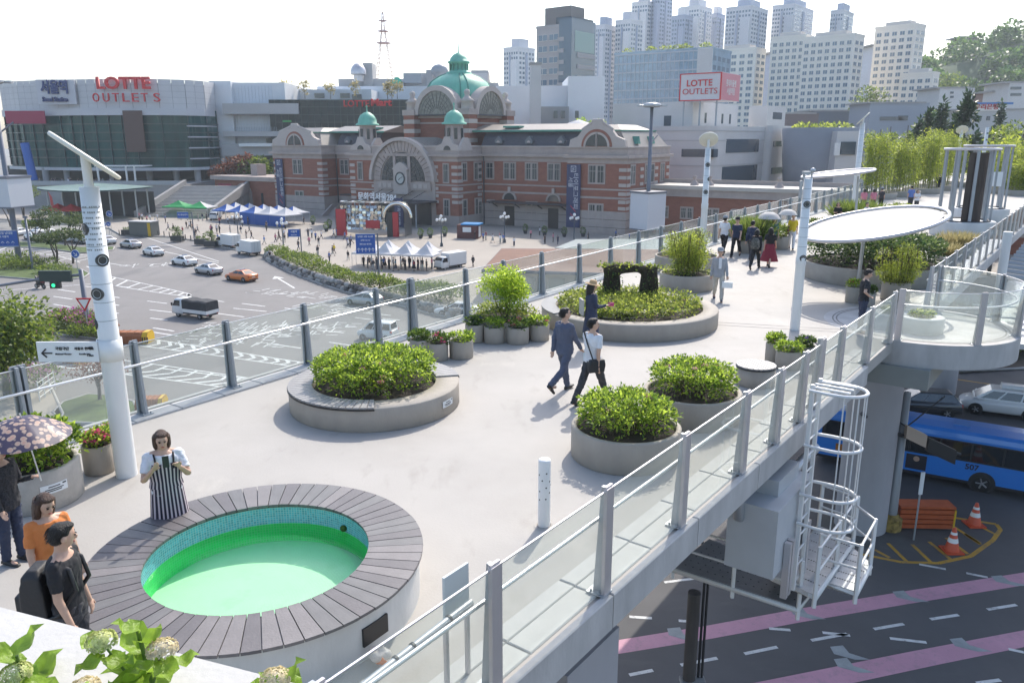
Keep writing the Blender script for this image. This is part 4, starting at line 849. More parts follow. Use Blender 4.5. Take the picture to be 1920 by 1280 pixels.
# ================================================================ MODERN STATION (glass front with sign wall)
clad=mat('grey_cladding',(.52,.52,.53),.5,var=.05,scale=.3); cladd=mat('cladding_joint',(.20,.21,.23),.6); glz=mat('green_curtain_glass',(.010,.062,.058),.12,spec=.35,var=.6,scale=.16,stretch=(1,1,.25))
wear_or_reflections(glz,[(.45,.56,.66,(.13,.20,.19),.8,(1,1,.05)),(.2,.58,.64,(.05,.13,.12),.8,(1,1,.1))])  # upright pale streaks and tone bands paint reflections into the glass colour
redm=mat('sign_red',(.55,.015,.02),.45); navym=mat('sign_navy',(.03,.05,.16),.5); mull=mat('mullion',(.06,.085,.085),.4,metal=.2)
ms=thing('modern_station','modern station mall with curved green glass front below a grey panelled sign wall','building',(0,0,G))
pl_=[(5,243),(38,236),(75,233),(110,231),(150,229),(200,227.5),(250,227),(300,228),(350,231),(385,236),(404,243),(408,262)]
zt=aty(250,148,227).z-G; zc=aty(250,205,227).z-G; zg=aty(250,312,227).z-G
Pm=[aty(x,200,Y) for x,Y in pl_]
def strip(mb,P,z0,z1,off=0.,m=0):
    for i in range(len(P)-1):
        a,c=P[i],P[i+1]; d=(c-a); d.z=0; d.normalize(); n=Vector((d.y,-d.x,0))*off; mb.add([(a+n).to_tuple()[:2]+(z0,),(c+n).to_tuple()[:2]+(z0,),(c+n).to_tuple()[:2]+(z1,),(a+n).to_tuple()[:2]+(z1,)],[[0,1,2,3]],m)
poly=[(p.x,p.y) for p in Pm]+[(Pm[-1].x-4,330),(Pm[0].x-10,330)]
b=MB(); b.prism(poly,zc,zt-1.0); b.build('sign_wall',cladd,ms)
b=MB(); b.prism([(p[0],p[1]+.3) for p in poly],zg-.5,zc); b.build('curtain_wall',glz,ms)
b=MB()
for i in range(len(Pm)-1):
    a,c=Pm[i],Pm[i+1]; nx=max(1,int((c-a).length/2.6))
    for k in range(nx):
        for j in range(5):
            p=a.lerp(c,(k+.012)/nx); q=a.lerp(c,(k+.988)/nx); z0=zc+(zt-zc)*j/5+.04; z1=zc+(zt-zc)*(j+1)/5; strip(b,[p,q],z0,z1,.12)
b.build('cladding_panels',clad,ms,kind='stuff')
b=MB(); b.prism([(p.x*1.0,p.y-.9) for p in Pm]+[(Pm[-1].x,Pm[-1].y+6),(Pm[0].x,Pm[0].y+6)],zc-1.6,zc+.3); b.build('cornice',mat('pale_cladding',(.5,.5,.52),.5),ms)
for k in range(1,6):
    z=zg+(zc-1.6-zg)*k/6; b=MB()
    strip(b,Pm,z-.12,z+.12,.35); b.build('transom',mull,ms)
for i in range(6,len(Pm)-1):
    pass
b=MB()
for k in range(1,5):
    z=zg+(zc-1.6-zg)*(k-.4)/4.6; b.prism([(p.x,p.y-1.4) for p in Pm[8:11]]+[(p.x,p.y+1) for p in Pm[8:11]][::-1],z,z+.35)
b.build('ledge',mat('pale_cladding',(.5,.5,.52),.5),ms)
b=MB(); k=0
for i in range(len(Pm)-1):
    a,c=Pm[i],Pm[i+1]; nx=max(1,int((c-a).length/3.6))
    for j in range(nx): p=a.lerp(c,j/nx); b.box(p.x-.05,p.y-.2,zg,p.x+.05,p.y+.3,zc-1.6)
b.build('mullions',mull,ms,kind='stuff')
# coloured banners behind the glass
for (x0,x1,y0,y1,cn,col) in ((12,86,208,232,'red_hoarding',(.30,.02,.06)),(232,268,208,285,'brown_banner',(.085,.045,.035))):
    a,c=aty(x0,y0,229.5 if x0<100 else 226.5),aty(x1,y0,229.5 if x0<100 else 226.5); z0=aty(x0,y1,228).z-G; z1=aty(x0,y0,228).z-G; b=MB(); b.box(a.x,a.y-.9,z0,c.x,a.y-.6,z1); b.build('window_banner',mat(cn,col,.5),ms)
b=MB(); b.prism([(p.x,p.y-1.2) for p in Pm]+[(p.x,p.y+4) for p in Pm][::-1],zg-1.2,zg-.4); b.build('canopy_edge',clad,ms)
for x in (85,125,210,280,330,370): p=aty(x,320,233); b=MB(); b.cyl((p.x,p.y,4),(p.x,p.y,zg-.5),.9,n=14); b.build('column',mat('column_grey',(.35,.34,.34),.7),ms)
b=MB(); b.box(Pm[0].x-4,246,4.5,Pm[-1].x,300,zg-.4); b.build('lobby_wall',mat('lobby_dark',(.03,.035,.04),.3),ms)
b=MB(); b.cyl(tuple(aty(63,338,226)-Vector((0,0,G))),tuple(aty(46,268,226)-Vector((0,0,G))),1.15,n=16); b.build('blue_column',mat('blue_column',(.03,.12,.42),.5),ms)
def signtext(body,px0,px1,yc,Y,size,m,par,dep=.25,bold=0.,Y2=None):
    a=aty((px0+px1)/2,yc,Y); me=textmesh(body,size,dep,bold); xs_=[v.co.x for v in me.vertices]; w=max(xs_)-min(xs_); tw=abs(aty(px1,yc,Y).x-aty(px0,yc,Y).x); s=tw/w
    me.materials.clear(); me.materials.append(m); o=link('lettering',me,par,(a.x-par.location.x,a.y-par.location.y,a.z-par.location.z)); o.rotation_euler=(pi/2,0,0); o.scale=(s,1,1); return o
signtext('LOTTE',180,281,157,226.0,4.3,redm,ms,bold=.14)
b=MB(); a=aty(70,150,229); c=aty(148,196,229); b.box(a.x,a.y-1.1,c.z-G,c.x,a.y-.5,a.z-G); b.build('sign_board',mat('sign_board_white',(.50,.50,.53),.5),ms)
signtext('서울역',77,127,165,227.6,3.9,navym,ms,bold=.12); signtext('Seoul Station',80,127,187,227.6,1.7,navym,ms,bold=.05)
for ch,x in zip('OUTLETS',(180,199,217,235,253,271,294)): signtext(ch,x-6,x+6,184,225.6 if x<285 else 226.6,3.3,redm,ms)
# podium with stairs
pod=thing('station_podium','raised forecourt in front of the glass station with grey parapets','podium',(0,0,G)); L=[aty(-30,345,214),aty(345,352,214)]
z0=aty(200,347,214).z-G; b=MB(); b.box(L[0].x-30,214,0,L[1].x,262,z0); b.build('podium_wall',mat('podium_stone',(.30,.29,.28),.8,var=.1,scale=.3),pod)
b=MB(); b.box(L[0].x-30,213.6,z0,L[1].x,213.9,z0+1.1); b.build('parapet',glassr if False else mat('parapet_grey',(.34,.36,.37),.6),pod)
st=thing('stairway','broad pale stone stairway climbing from the plaza to the station forecourt','stairs',(0,0,G)); a0,a1_=aty(258,400,188),aty(365,345,212); zs=z0; n=22
for i in range(n):
    f=i/n; x=a0.x+(a1_.x-a0.x)*f*.55; b=MB(); b.box(x,188+f*22,0,x+17,188+22,zs*(i+1)/n); b.build('step',kerbm,st)
for off in (0,17):
    b=MB(); x=a0.x+off; x2=a0.x+(a1_.x-a0.x)*.55+off; b.add([(x-.4,187,0),(x+.4,187,0),(x2+.4,211,zs-1),(x2-.4,211,zs-1),(x-.4,187,1.6),(x+.4,187,1.6),(x2+.4,211,zs+1.5),(x2-.4,211,zs+1.5)],[[4,5,6,7],[0,1,5,4],[1,2,6,5],[2,3,7,6],[3,0,4,7]]); b.build('side_wall',mat('podium_stone',(.3,.29,.28),.8),st)
cp=thing('glass_canopy','large curved green glass canopy over the metro stairs in front of the station','canopy',aty(180,352,186)); 
cw=aty(285,350,186).x-aty(75,350,186).x; b=MB(); N=40
for s_ in (1,): vs=[(0,0,1.1)]+[(cw/2*cos(2*pi*i/N),8*sin(2*pi*i/N),.0+.25*cos(4*pi*i/N)) for i in range(N)]; b.add(vs,[[0,1+i,1+(i+1)%N] for i in range(N)],0,True); b.add([(x,y,z-.25) for x,y,z in vs],[[0,1+(i+1)%N,1+i] for i in range(N)],0,True)
b.build('canopy_glass',mat('canopy_glass',(.30,.40,.37),.2,var=.12,scale=.5,stretch=(.3,3,1)),cp)
for x in (-.4,-.15,.15,.38): b=MB(); zz=cp.location.z-G; b.cyl((cw*x,-2,-zz),(cw*x,-2,.2),.18); b.cyl((cw*x,4,-zz),(cw*x,4,.2),.18); b.build('canopy_column',steel,cp)
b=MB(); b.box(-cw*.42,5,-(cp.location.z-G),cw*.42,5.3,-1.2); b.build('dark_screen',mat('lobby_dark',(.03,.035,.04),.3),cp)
en=thing('entrance_canopy','flat white slatted entrance canopy on two white legs at the station doors','canopy',aty(232,312,218)); b=MB(); w=aty(280,312,218).x-aty(190,312,218).x
for k in range(12): b=MB(); b.box(-w/2,-3+k*.5,0,w/2,-2.7+k*.5,.25); b.build('slat',whp,en)
zz=en.location.z-G-z0
for x in (-w*.45,w*.13,w*.3): b=MB(); b.cyl((x,-2.5,-zz),(x*1.02,-2.5,0),.25); b.build('leg',whp,en)
# ---------------------------------------------------------------- grey terraced building, dark glass mart, white blocks behind
wcl=mat('white_cladding',(.68,.69,.71),.5,var=.04,scale=.2); lgrey=mat('light_grey_wall',(.55,.54,.53),.7,var=.05,scale=.2); conc=mat('grey_concrete_wall',(.42,.415,.41),.75,var=.07,scale=.2)
tb=thing('terraced_building','pale grey panelled building with three dark terraces, left of the dark glass mart','building',(0,0,G)); Y=246
def fb(par,x0,x1,y0,y1,Y,dep,m,name='wall',base=None):
    a,c=aty(x0,y1,Y),aty(x1,y1,Y); zt_=aty((x0+x1)/2,y0,Y).z-G; zb=(aty((x0+x1)/2,y1,Y).z-G) if base is None else base; ox,oy=par.location.x,par.location.y
    b=MB(); b.box(a.x-ox,Y-oy,zb,c.x-ox,Y+dep-oy,zt_); return b.build(name,m,par)
fb(tb,400,440,152,250,Y-2,30,wcl,'stair_tower',0); fb(tb,430,545,155,330,Y,40,wcl,'wall',0)
b=MB(); a,c=aty(434,160,Y),aty(520,300,Y)
for i in range(12):
    for j in range(22): x0=a.x+(c.x-a.x)*i/12; z0_=c.z-G+(a.z-c.z)*j/22; b.box(x0+.06,Y-.12,z0_+.05,x0+(c.x-a.x)/12-.06,Y+.05,z0_+(a.z-c.z)/22-.05)
b.build('cladding_panels',mat('white_panel',(.62,.65,.69),.5),tb,kind='stuff')
for (y0,y1) in ((194,214),(246,256),(270,292)): fb(tb,418,560,y0,y1,Y-5,5,conc,'terrace_slab')
for (y0,y1,x0,x1) in ((228,245,428,440),(263,282,432,445),(260,272,500,516)): fb(tb,x0,x1,y0,y1,Y-.3,.3,wgl,'window')
b=MB(); a=aty(440,247,Y-5); c=aty(518,238,Y-5)
for i in range(26): x=a.x+(c.x-a.x)*i/25; b.box(x-.04,Y-5,a.z-G,x+.04,Y-4.9,c.z-G)
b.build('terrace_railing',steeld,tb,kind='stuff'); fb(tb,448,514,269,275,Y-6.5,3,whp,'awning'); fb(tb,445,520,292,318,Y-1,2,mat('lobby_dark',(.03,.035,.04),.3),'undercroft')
mart=thing('glass_mart','long dark green glass mart building behind the old station','building',(0,0,G)); Y=242
mg=mat('mart_glass',(.006,.02,.026),.15,spec=.35,var=.5,scale=.2,stretch=(1,1,.3)); fb(mart,514,800,187,330,Y,30,mg,'curtain_wall',0)  # upright tone bands paint faint reflections into the mart glass
b=MB(); a,c=aty(514,187,Y),aty(800,265,Y)
for j in range(1,6): z=a.z-G+(c.z-a.z)*j/5.5; b.box(a.x,Y-.15,z,c.x,Y,z+.12)
for i in range(24): x=a.x+(c.x-a.x)*i/23; b.box(x-.05,Y-.1,c.z-G-6,x+.05,Y,a.z-G)
b.build('mullions',mull,mart,kind='stuff'); signtext('LOTTE',644,692,195,Y-.5,2.5,redm,mart,bold=.03); signtext('Mart',695,734,193,Y-.5,2.7,redm,mart,bold=.1); fb(mart,530,546,226,229,Y-.3,.3,mat('green_sign',(.04,.35,.08),.5),'shop_sign')
wb=thing('white_roof_block','stepped white and grey roof blocks with cooling drums above the dark mart','building',(0,0,G))
fb(wb,430,700,168,260,262,30,wcl,'wall',0); fb(wb,600,900,162,260,275,40,wcl,'wall',0); fb(wb,640,760,148,260,280,20,conc,'wall',0); fb(wb,760,915,137,260,284,40,lgrey,'wall',0); fb(wb,884,916,132,200,286,20,conc,'stair_tower',0); fb(wb,683,700,118,180,279,8,conc,'stair_tower'); fb(wb,800,812,131,180,282,8,conc,'shaft')
for (x,y) in ((602,175),(650,175),(672,177)): fb(wb,x-12,x+6,y,y+9,261.6,.5,wgl,'window')
b=MB(); p=aty(672,140,276)-Vector((0,0,G)); b.lathe([(2.6,0),(2.6,1.2),(2.2,2.2),(1.2,3.4),(0,3.6)],18,p); b.lathe([(1.6,-2.2),(1.6,0)],12,p); b.build('cooling_drum',alu,wb)
b=MB(); p=aty(824,133,280)-Vector((0,0,G)); b.ell((p.x,p.y,p.z),(3,2,2.2)); b.build('roof_plant',steeld,wb); b=MB(); p=aty(773,138,280)-Vector((0,0,G)); b.box(p.x-3,p.y,p.z-3,p.x+3,p.y+2,p.z); b.build('roof_plant',steeld,wb); b=MB(); p=aty(744,145,280)-Vector((0,0,G)); b.obox((p.x,p.y,p.z-2),(4,1.5,2),.3,top=(1,1)); b.build('green_tarp',mat('green_tarp',(.05,.45,.30),.6),wb)
for i,x in enumerate((538,572,620,668,727,735,745)):
    p=aty(x,186,258); t=thing('roof_tree','small pale rooftop tree above the dark glass mart, %s from the west end'%('first','second','third','fourth','fifth','sixth','seventh')[i],'tree',(p.x,p.y,p.z),0,'trees on the mart roof'); P,O=crown(160,lobes(2.0,4.5,1.2,8,i),i,.1); b=MB(); b.cyl((0,0,0),(0,0,3),.12,.05,6); b.build('trunk',bark,t); link('crown',leaves('crown',P,O,.7,lf_grass,.6),t,kind='stuff')
# lattice mast
mast=thing('lattice_mast','tall red and white lattice transmission mast on the skyline','mast',aty(722,150,300)); H=aty(722,12,300).z-mast.location.z; latt=mat('mast_paint',(.55,.40,.38),.6)
b=MB()
def mw(f): return 4.2*(1-f)**1.5+.35
for k in range(4):
    b.tube([(mw(f)*cos(pi/4+k*pi/2),mw(f)*sin(pi/4+k*pi/2),H*.92*f) for f in [i/10 for i in range(11)]],.14,4)
b.build('mast_leg',latt,mast); b=MB()
for i in range(16):
    f,e=i/16,(i+1)/16
    for k in range(4):
        a=pi/4+k*pi/2; c=a+pi/2; b.cyl((mw(f)*cos(a),mw(f)*sin(a),H*.92*f),(mw(e)*cos(c),mw(e)*sin(c),H*.92*e),.07,n=4); b.cyl((mw(f)*cos(a),mw(f)*sin(a),H*.92*f),(mw(f)*cos(c),mw(f)*sin(c),H*.92*f),.07,n=4)
b.build('lattice_bars',latt,mast,kind='stuff'); b=MB(); b.cyl((0,0,H*.9),(0,0,H),.15,.05,5)
for f in (.5,.66,.8): b.lathe([(mw(f)+.9,H*f),(mw(f)+.9,H*f+.25),(0,H*f+.25)],10)
b.build('antenna',latt,mast)
# white windowless building with chimney
bb=thing('white_blank_building','windowless white industrial building behind the station roof','building',(0,0,G)); fb(bb,930,1075,161,250,225,30,wcl,'wall',0); fb(bb,1064,1132,143,250,222,26,wcl,'wall',0); fb(bb,1010,1066,200,250,219,10,mat('grey_annex',(.3,.31,.32),.7),'annex',0)
for x in (1038,1052,1078): fb(bb,x,x+7,208,222,218.6,.4,wgl,'window')
fb(bb,915,935,155,250,235,20,conc,'side_block',0)
ch=thing('chimney','square pale chimney rising beside the white industrial building','chimney',aty(1004,118,216)+Vector((0,0,0))); ch.location.z=G; hz=aty(1004,118,216).z-G; b=MB(); b.obox((0,0,0),(2.7,2.7,hz-.6),.1); b.build('shaft',lgrey,ch); b=MB(); b.obox((0,0,hz-.6),(3.1,3.1,.6),.1); b.build('cap',kerbm,ch)
# ---------------------------------------------------------------- office towers and apartments
def tower(name,label,cat,px,yt,Y,rz,m,wA=None,wB=None,fl=3.0,zlow=6,wm=wgl,extra=None,group=None,ws=.6,hs=.5,stuff=True):
    O,a,b_,h=block(px[0],px[1],px[2],yt,Y,rz); t=thing(name,label,cat,O,rz,group); bodybox(t,a,b_,h,m); nf=int((h-zlow-1.5)/fl); zs=[h-1.6-fl*(i+1)+fl*.3 for i in range(nf)]
    if wA: wins(t,'A',a,b_,fr(wA,.5/wA+.02,1-.5/wA-.02),zs,a/wA*ws,fl*hs,wm,stuff,'windows' if stuff else 'window')
    if wB: wins(t,'B',a,b_,fr(wB,.5/wB+.02,1-.5/wB-.02),zs,b_/wB*ws,fl*hs,wm,stuff,'windows' if stuff else 'window')
    b=MB(); b.box(-.15,-.15,h-.05,a+.15,b_+.15,h+.9); b.build('parapet',m,t)
    return t,a,b_,h
bei=mat('beige_tower_stone',(.36,.345,.34),.6,var=.05,scale=.1); t,a,b_,h=tower('office_tower','beige stone office tower with a dark blue glass corner behind the station dome','tower',(1006,1072,1116),48,300,radians(-38),bei,3,3,3.9,30,wglb,ws=.72,hs=.5,stuff=False)
dg=mat('navy_glass',(.03,.075,.13),.1,spec=1.); b=MB(); b.box(a*.66,-.25,0,a+.2,b_+.05,h+2.4); b.build('glass_corner',dg,t)
for k in range(int((h-10)/3.9)): b=MB(); b.box(a+.15,b_*.22,h-10.5-3.9*k,a+.45,b_,h-8.9-3.9*k); b.build('balcony_band',bei,t); b=MB(); b.box(a*.22,.5,h,a*.95,b_*.6,h+6.8); b.build('roof_frame',bei,t); b=MB(); b.box(a*.55,.3,h+1,a*.98,b_*.95,h+3.2); b.build('glass_crown',dg,t)
b=MB(); b.box(a+.1,b_*.12,h-8.5,a+.3,b_*.95,h-1.5); b.build('green_glass_bay',mat('green_bay_glass',(.18,.30,.28),.12),t)
for z in range(8): b=MB(); b.box(a*.62,-.35,h-5-z*3.9,a*.8,-.02,h-3.6-z*3.9); b.build('balcony_band',bei,t)
gof=mat('blue_office_glass',(.24,.35,.44),.12,spec=.9,var=.25,scale=.3); t,a,b_,h=tower('glass_office','long blue glass office block behind the rooftop billboard','office building',(1153,1336,1372),92,335,radians(-34),gof,None,4,3.6,20,wglb)
b=MB()
for k in range(int(h/3.6)): b.box(0,-.25,h-3.6*k-.55,a,0,h-3.6*k)
for i in range(23): b.box(a*i/22-.12,-.18,0,a*i/22+.12,0,h)
b.build('mullions',mat('pale_mullion',(.42,.46,.50),.5),t,kind='stuff'); b=MB(); b.box(a*.86,-.3,0,a+.2,.2,h+.6); b.build('stone_end',lgrey,t)
P,O=crown(700,[(a*f,4,h+1.5,2.5,1.6,1.2) for f in (.35,.5,.62,.1,.7,.9)],3,.2); link('roof_garden',leaves('roof_garden',P,O,.9,lf_gc,.7),t,kind='stuff')
aptw=[mat('apartment_white',(.72,.71,.71),.7,var=.04,scale=.1),mat('apartment_pale',(.62,.62,.65),.7,var=.04,scale=.1),mat('apartment_blue_grey',(.38,.43,.53),.7,var=.04,scale=.1)]
far=[((944,972,1003),90,520,-40,0,6,5,'slim pale apartment tower left of the beige office tower'),((1114,1135,1156),48,560,-35,1,6,5,'pale apartment tower tucked beside the beige office tower'),((1154,1183,1206),38,560,-40,0,6,5,'white apartment slab rising above the blue glass office'),
 ((1185,1215,1228),4,640,-35,0,6,4,'tall apartment tower with a stepped top, left of the tallest slab'),((1222,1238,1262),-12,640,-45,2,4,5,'tallest blue grey apartment slab cut by the top of the picture'),((1260,1285,1300),30,600,-40,2,5,4,'blue grey apartment tower right of the tallest slab'),((1276,1312,1336),12,620,-38,0,7,5,'white apartment tower with a notched roof above the billboard'),((1330,1345,1360),27,640,-40,2,4,4,'narrow blue grey apartment tower between two white ones'),
 ((1362,1410,1441),12,600,-38,1,8,6,'broad pale apartment tower above the cream blocks'),((1449,1490,1527),9,620,-38,1,8,7,'broad pale apartment tower behind the pair of cream blocks'),((1558,1582,1602),20,620,-38,1,5,4,'lone pale apartment tower right of the cream pair')]
for (px,yt,Y,rz,mi_,wa,wb_,lab) in far:
    t,a,b_,h=tower('apartment_tower',lab,'apartment tower',px,yt,Y,radians(rz),aptw[mi_],wa,wb_,2.9,30,wglb,group='apartment towers on the skyline')
    b=MB(); b.box(a*.3,b_*.2,h,a*.8,b_*.8,h+6); b.build('roof_house',aptw[(mi_+1)%3],t); b=MB(); b.box(a*.42,-.8,0,a*.5,.2,h-4); b.box(a-.2,b_*.42,0,a+.8,b_*.5,h-3); b.build('recess_strip',aptw[2],t)
    b=MB(); b.box(a*.62,-2.2,0,a*.98,.1,h-7); b.build('front_bay',aptw[mi_],t); 
crm=mat('cream_apartment',(.75,.70,.62),.7,var=.04,scale=.1); crg=mat('cream_side',(.58,.54,.50),.7); lower=mat('grey_lower_storeys',(.33,.33,.34),.7)
for (px,yt,Y,rz,wa,wb_,lab) in (((1338,1418,1437),92,400,-40,5,2,'cream apartment block partly hidden by the rooftop billboard'),((1447,1512,1526),68,390,-42,5,2,'cream apartment block, left one of the stuck-together pair'),((1506,1603,1622),66,372,-44,7,2,'wider cream apartment block of the pair, with a lower front bay'),((1642,1718,1737),47,380,-50,5,2,'free-standing cream apartment block beside the wooded hill'),((1690,1750,1762),138,370,-50,4,1,'low cream annex at the foot of the free-standing apartment block')):
    t,a,b_,h=tower('cream_apartment_block',lab,'apartment block',px,yt,Y,radians(rz),crm,wa,wb_,3.0,14,wglb,group='cream apartment blocks',ws=.55,hs=.52,stuff=False)
    b=MB(); b.box(-.12,-.12,0,a+.12,b_,h*.2); b.build('lower_storeys',lower,t); b=MB(); b.box(a*.2,b_*.2,h,a*.8,b_*.8,h+2.6); b.build('roof_house',crg,t)
# ---------------------------------------------------------------- concrete parking building with billboard
pk=thing('parking_building','long grey concrete building with ribbon windows and rounded corners right of the station','building',(0,0,G))
def rounded(x0,y0,x1,y1,r,n=6):
    P=[]
    for (cx,cy,a) in ((x1-r,y0+r,-pi/2),(x1-r,y1-r,0),(x0+r,y1-r,pi/2),(x0+r,y0+r,pi)):
        for i in range(n+1): P.append((cx+r*cos(a+pi/2*i/n),cy+r*sin(a+pi/2*i/n)))
    return P
c0=aty(1300,340,178); O,a,b_,h=block(1150,1340,1476,236,176,radians(-38)); pk.location=O; pk.rotation_euler=(0,0,radians(-38))
pcn=mat('ribbed_concrete',(.52,.51,.50),.75,var=.06,scale=.15); 
def pkface(x0,y0,x1,y1,z0,z1,m,name,r=2.5): b=MB(); b.prism(rounded(x0,y0,x1,y1,r),z0,z1); return b.build(name,m,pk)
pkface(0,0,a,b_,3.0,h,pcn,'wall'); pkface(.6,.6,a-.6,b_-.6,0,3.0,wgl,'ground_floor',2.2)
for z in (h-1.1,h-3.2,h-8.6,h-14.): pkface(-.1,-.1,a+.1,b_+.1,z,z+.22,conc,'string_course',2.6)
for (z,hh,x0,x1) in ((h-6.6,1.7,a*.62,a+.05),(h-15.6,1.9,a*.60,a+.05)): pkface(x0,-.05,x1,2.6,z,z+hh,wgl,'ribbon_window',2.5)
for (z,hh,y0,y1) in ((h-5.8,3.,b_*.15,b_*.58),(h-12.4,3.6,b_*.12,b_*.58),(h-4.6,1.3,b_*.68,b_*.98),(h-11.2,1.5,b_*.68,b_*.98)): b=MB(); b.box(a-.3,y0,z,a+.12,y1,z+hh); b.build('ribbon_window',wgl,pk)
for (y0,y1) in ((b_*.66,b_*1.0),): b=MB(); b.prism(rounded(a-4,y0,a+1.6,y1,1.5),4,h+.4); b.build('corner_tower',pcn,pk); 
for (z,hh) in ((h-4.6,1.3),(h-11.2,1.5)): b=MB(); b.prism(rounded(a-4,b_*.68,a+1.7,b_*.97,1.5),z,z+hh); b.build('ribbon_window',wgl,pk)
O2,a2,b2,h2=block(1150,1300,1385,190,196,radians(-38)); up=thing('rooftop_annex','plain light grey block with a few windows carrying the red and white billboard','building',O2,radians(-38)); b=MB(); b.box(0,0,0,a2,b2,h2); b.build('wall',lgrey,up)
for f in (.66,): b=MB(); b.box(a2*f,-.08,h2-5.6,a2*f+1.9,.1,h2-3.2); b.build('window',wgl,up)
for f in (.25,.62,.8): b=MB(); b.box(a2-.1,b2*f,h2-4.9,a2+.08,b2*f+1.0,h2-2.5); b.build('window',wgl,up)
O3,a3,b3,h3=block(1405,1440,1474,198,218,radians(-38)); ub=thing('rooftop_plant_room','small grey rooftop plant room beyond the billboard','building',O3,radians(-38)); b=MB(); b.box(0,0,0,a3,b3,h3); b.build('wall',lgrey,ub); b=MB(); b.box(a3-.1,b3*.3,h3-3.4,a3+.08,b3*.8,h3-1.6); b.build('window',wgl,ub)
bx,ba,bbb,bh=block(1276,1354,1389,135,186,radians(-36)); zb=aty(1354,188,186).z-G
bil=thing('billboard','rooftop billboard box with a white front and a pink side, framed in red','billboard',bx,radians(-36)); b=MB(); b.box(0,0,zb,ba,bbb,bh); b.build('box',mat('billboard_white',(.60,.58,.59),.5),bil); b=MB(); b.box(ba-.05,.1,zb+.1,ba+.06,bbb-.1,bh-.1); b.build('side_panel',mat('billboard_pink',(.58,.20,.24),.5),bil)
for (x0,z0_,x1,z1_) in ((0,zb,ba,zb+.22),(0,bh-.22,ba,bh),(0,zb,.22,bh),(ba-.22,zb,ba+.08,bh)): b=MB(); b.box(x0-.05,-.08,z0_,x1,.06,z1_); b.build('red_frame',redm,bil)
zz=(bh-zb); me=text('LOTTE',zz*.33,redm,bil,(ba*.48,-.14,zb+zz*.63),bold=.03,sx=1.05); me=text('OUTLETS',zz*.30,redm,bil,(ba*.5,-.14,zb+zz*.33),sx=1.13)
o=text('롯데아울렛',zz*.28,whp,bil,(ba+.1,bbb*.5,zb+zz*.62),rot=(pi/2,0,pi/2),bold=.02,sx=.8); o=text('서울역점',zz*.28,whp,bil,(ba+.1,bbb*.5,zb+zz*.33),rot=(pi/2,0,pi/2),bold=.02,sx=.8)
for x in (.1,.5,.9): b=MB(); b.cyl((ba*x,.5,zb-6),(ba*x,.5,zb),.2); b.build('support',steeld,bil)
# conical grey hall
ch_=thing('round_hall','windowless dark grey drum shaped hall with a cut-away roof garden','building',aty(1535,300,196)); ch_.location.z=G; R_=aty(1604,250,196).x-aty(1535,250,196).x; hh=aty(1535,240,196).z-G
b=MB(); b.lathe([(R_*.86,0),(R_*.9,hh*.4),(R_*1.04,hh),(R_*.9,hh),(R_*.9,hh-2),(0,hh-2)],40); b.build('drum',mat('hall_grey',(.27,.28,.30),.7,var=.05,scale=.2),ch_)
P,O=crown(900,[(R_*.5*cos(i*1.1),R_*.5*sin(i*1.1),hh-.6,3,3,1.6) for i in range(6)],8,.2); link('roof_garden',leaves('roof_garden',P,O,.8,lf_gc,.7),ch_,kind='stuff')
aw=thing('hall_annex','light grey annex with tinted ribbon window on the right of the drum shaped hall','building',(0,0,G)); fb(aw,1562,1604,246,335,184,14,lgrey,'wall',0); fb(aw,1564,1574,268,292,183.6,.5,whp,'window_frame'); fb(aw,1576,1603,266,290,183.6,.5,wgl,'ribbon_window')
# low buildings on the right
for (x0,x1,y0,Y,m,lab,wn) in ((1626,1736,193,300,mat('blue_grey_wall',(.28,.31,.36),.7),'long blue grey flat-roofed building below the free-standing cream block',((1650,1692,219,226),(1684,1702,217,226))),(1458,1530,213,300,mat('dark_brick_wall',(.16,.12,.12),.8),'dark low brick block below the cream pair',()),(1520,1640,208,330,mat('dark_glass_podium',(.12,.14,.17),.5),'dark podium under the cream pair',()),(1755,1820,165,330,lgrey,'grey hillside building with small square windows',((1782,1788,172,176),(1782,1788,180,184))),(1815,1925,205,280,mat('bank_wall',(.42,.42,.42),.7),'pale low bank building under a blue sign',((1824,1830,218,226),(1834,1840,218,226),(1850,1856,218,226),(1866,1872,218,226))),(1885,1960,155,340,lgrey,'white stepped house at the hill foot on the right edge',((1895,1915,163,168),(1895,1915,175,180))),(1860,1890,172,350,mat('brick_red_wall',(.28,.16,.13),.8),'small brick red house at the foot of the hill',()),(1800,1826,70,600,mat('maroon_wall',(.2,.13,.13),.7),'small maroon house on the hill crest',()),(1870,1925,75,610,lgrey,'pale villa among the trees on the hill',((1880,1910,82,86),)),(1634,1660,85,450,aptw[1],'small pale house block left of the free-standing cream block',()),(1440,1452,100,430,aptw[2],'narrow grey blue tower wedged between the cream blocks',())):
    t=thing('low_building',lab,'building',(0,0,G)); fb(t,x0,x1,y0,y0+60,Y,18,m,'wall',0); b=MB(); fb(t,x0-1,x1+1,y0-2,y0+1,Y-.4,19,kerbm,'roof_edge')
    for w in wn: fb(t,w[0],w[1],w[2],w[3],Y-.3,.4,wgl,'window')
    if 'bank' in lab:
        fb(t,1815,1900,192,196,Y-.6,.5,mat('bank_blue',(.03,.16,.42),.5),'sign_stripe'); fb(t,1812,1885,195,208,Y-.5,.4,whp,'sign_panel'); signtext('우리은행',1828,1872,201,Y-.8,2.0,mat('bank_red',(.45,.02,.03),.5),t,.1,.04); b=MB(); p=aty(1820,201,Y-.8); b.cyl((p.x,p.y,p.z-G),(p.x,p.y-.1,p.z-G),1.1,n=20); b.build('sign_logo',mat('bank_teal',(.03,.25,.45),.5),t)
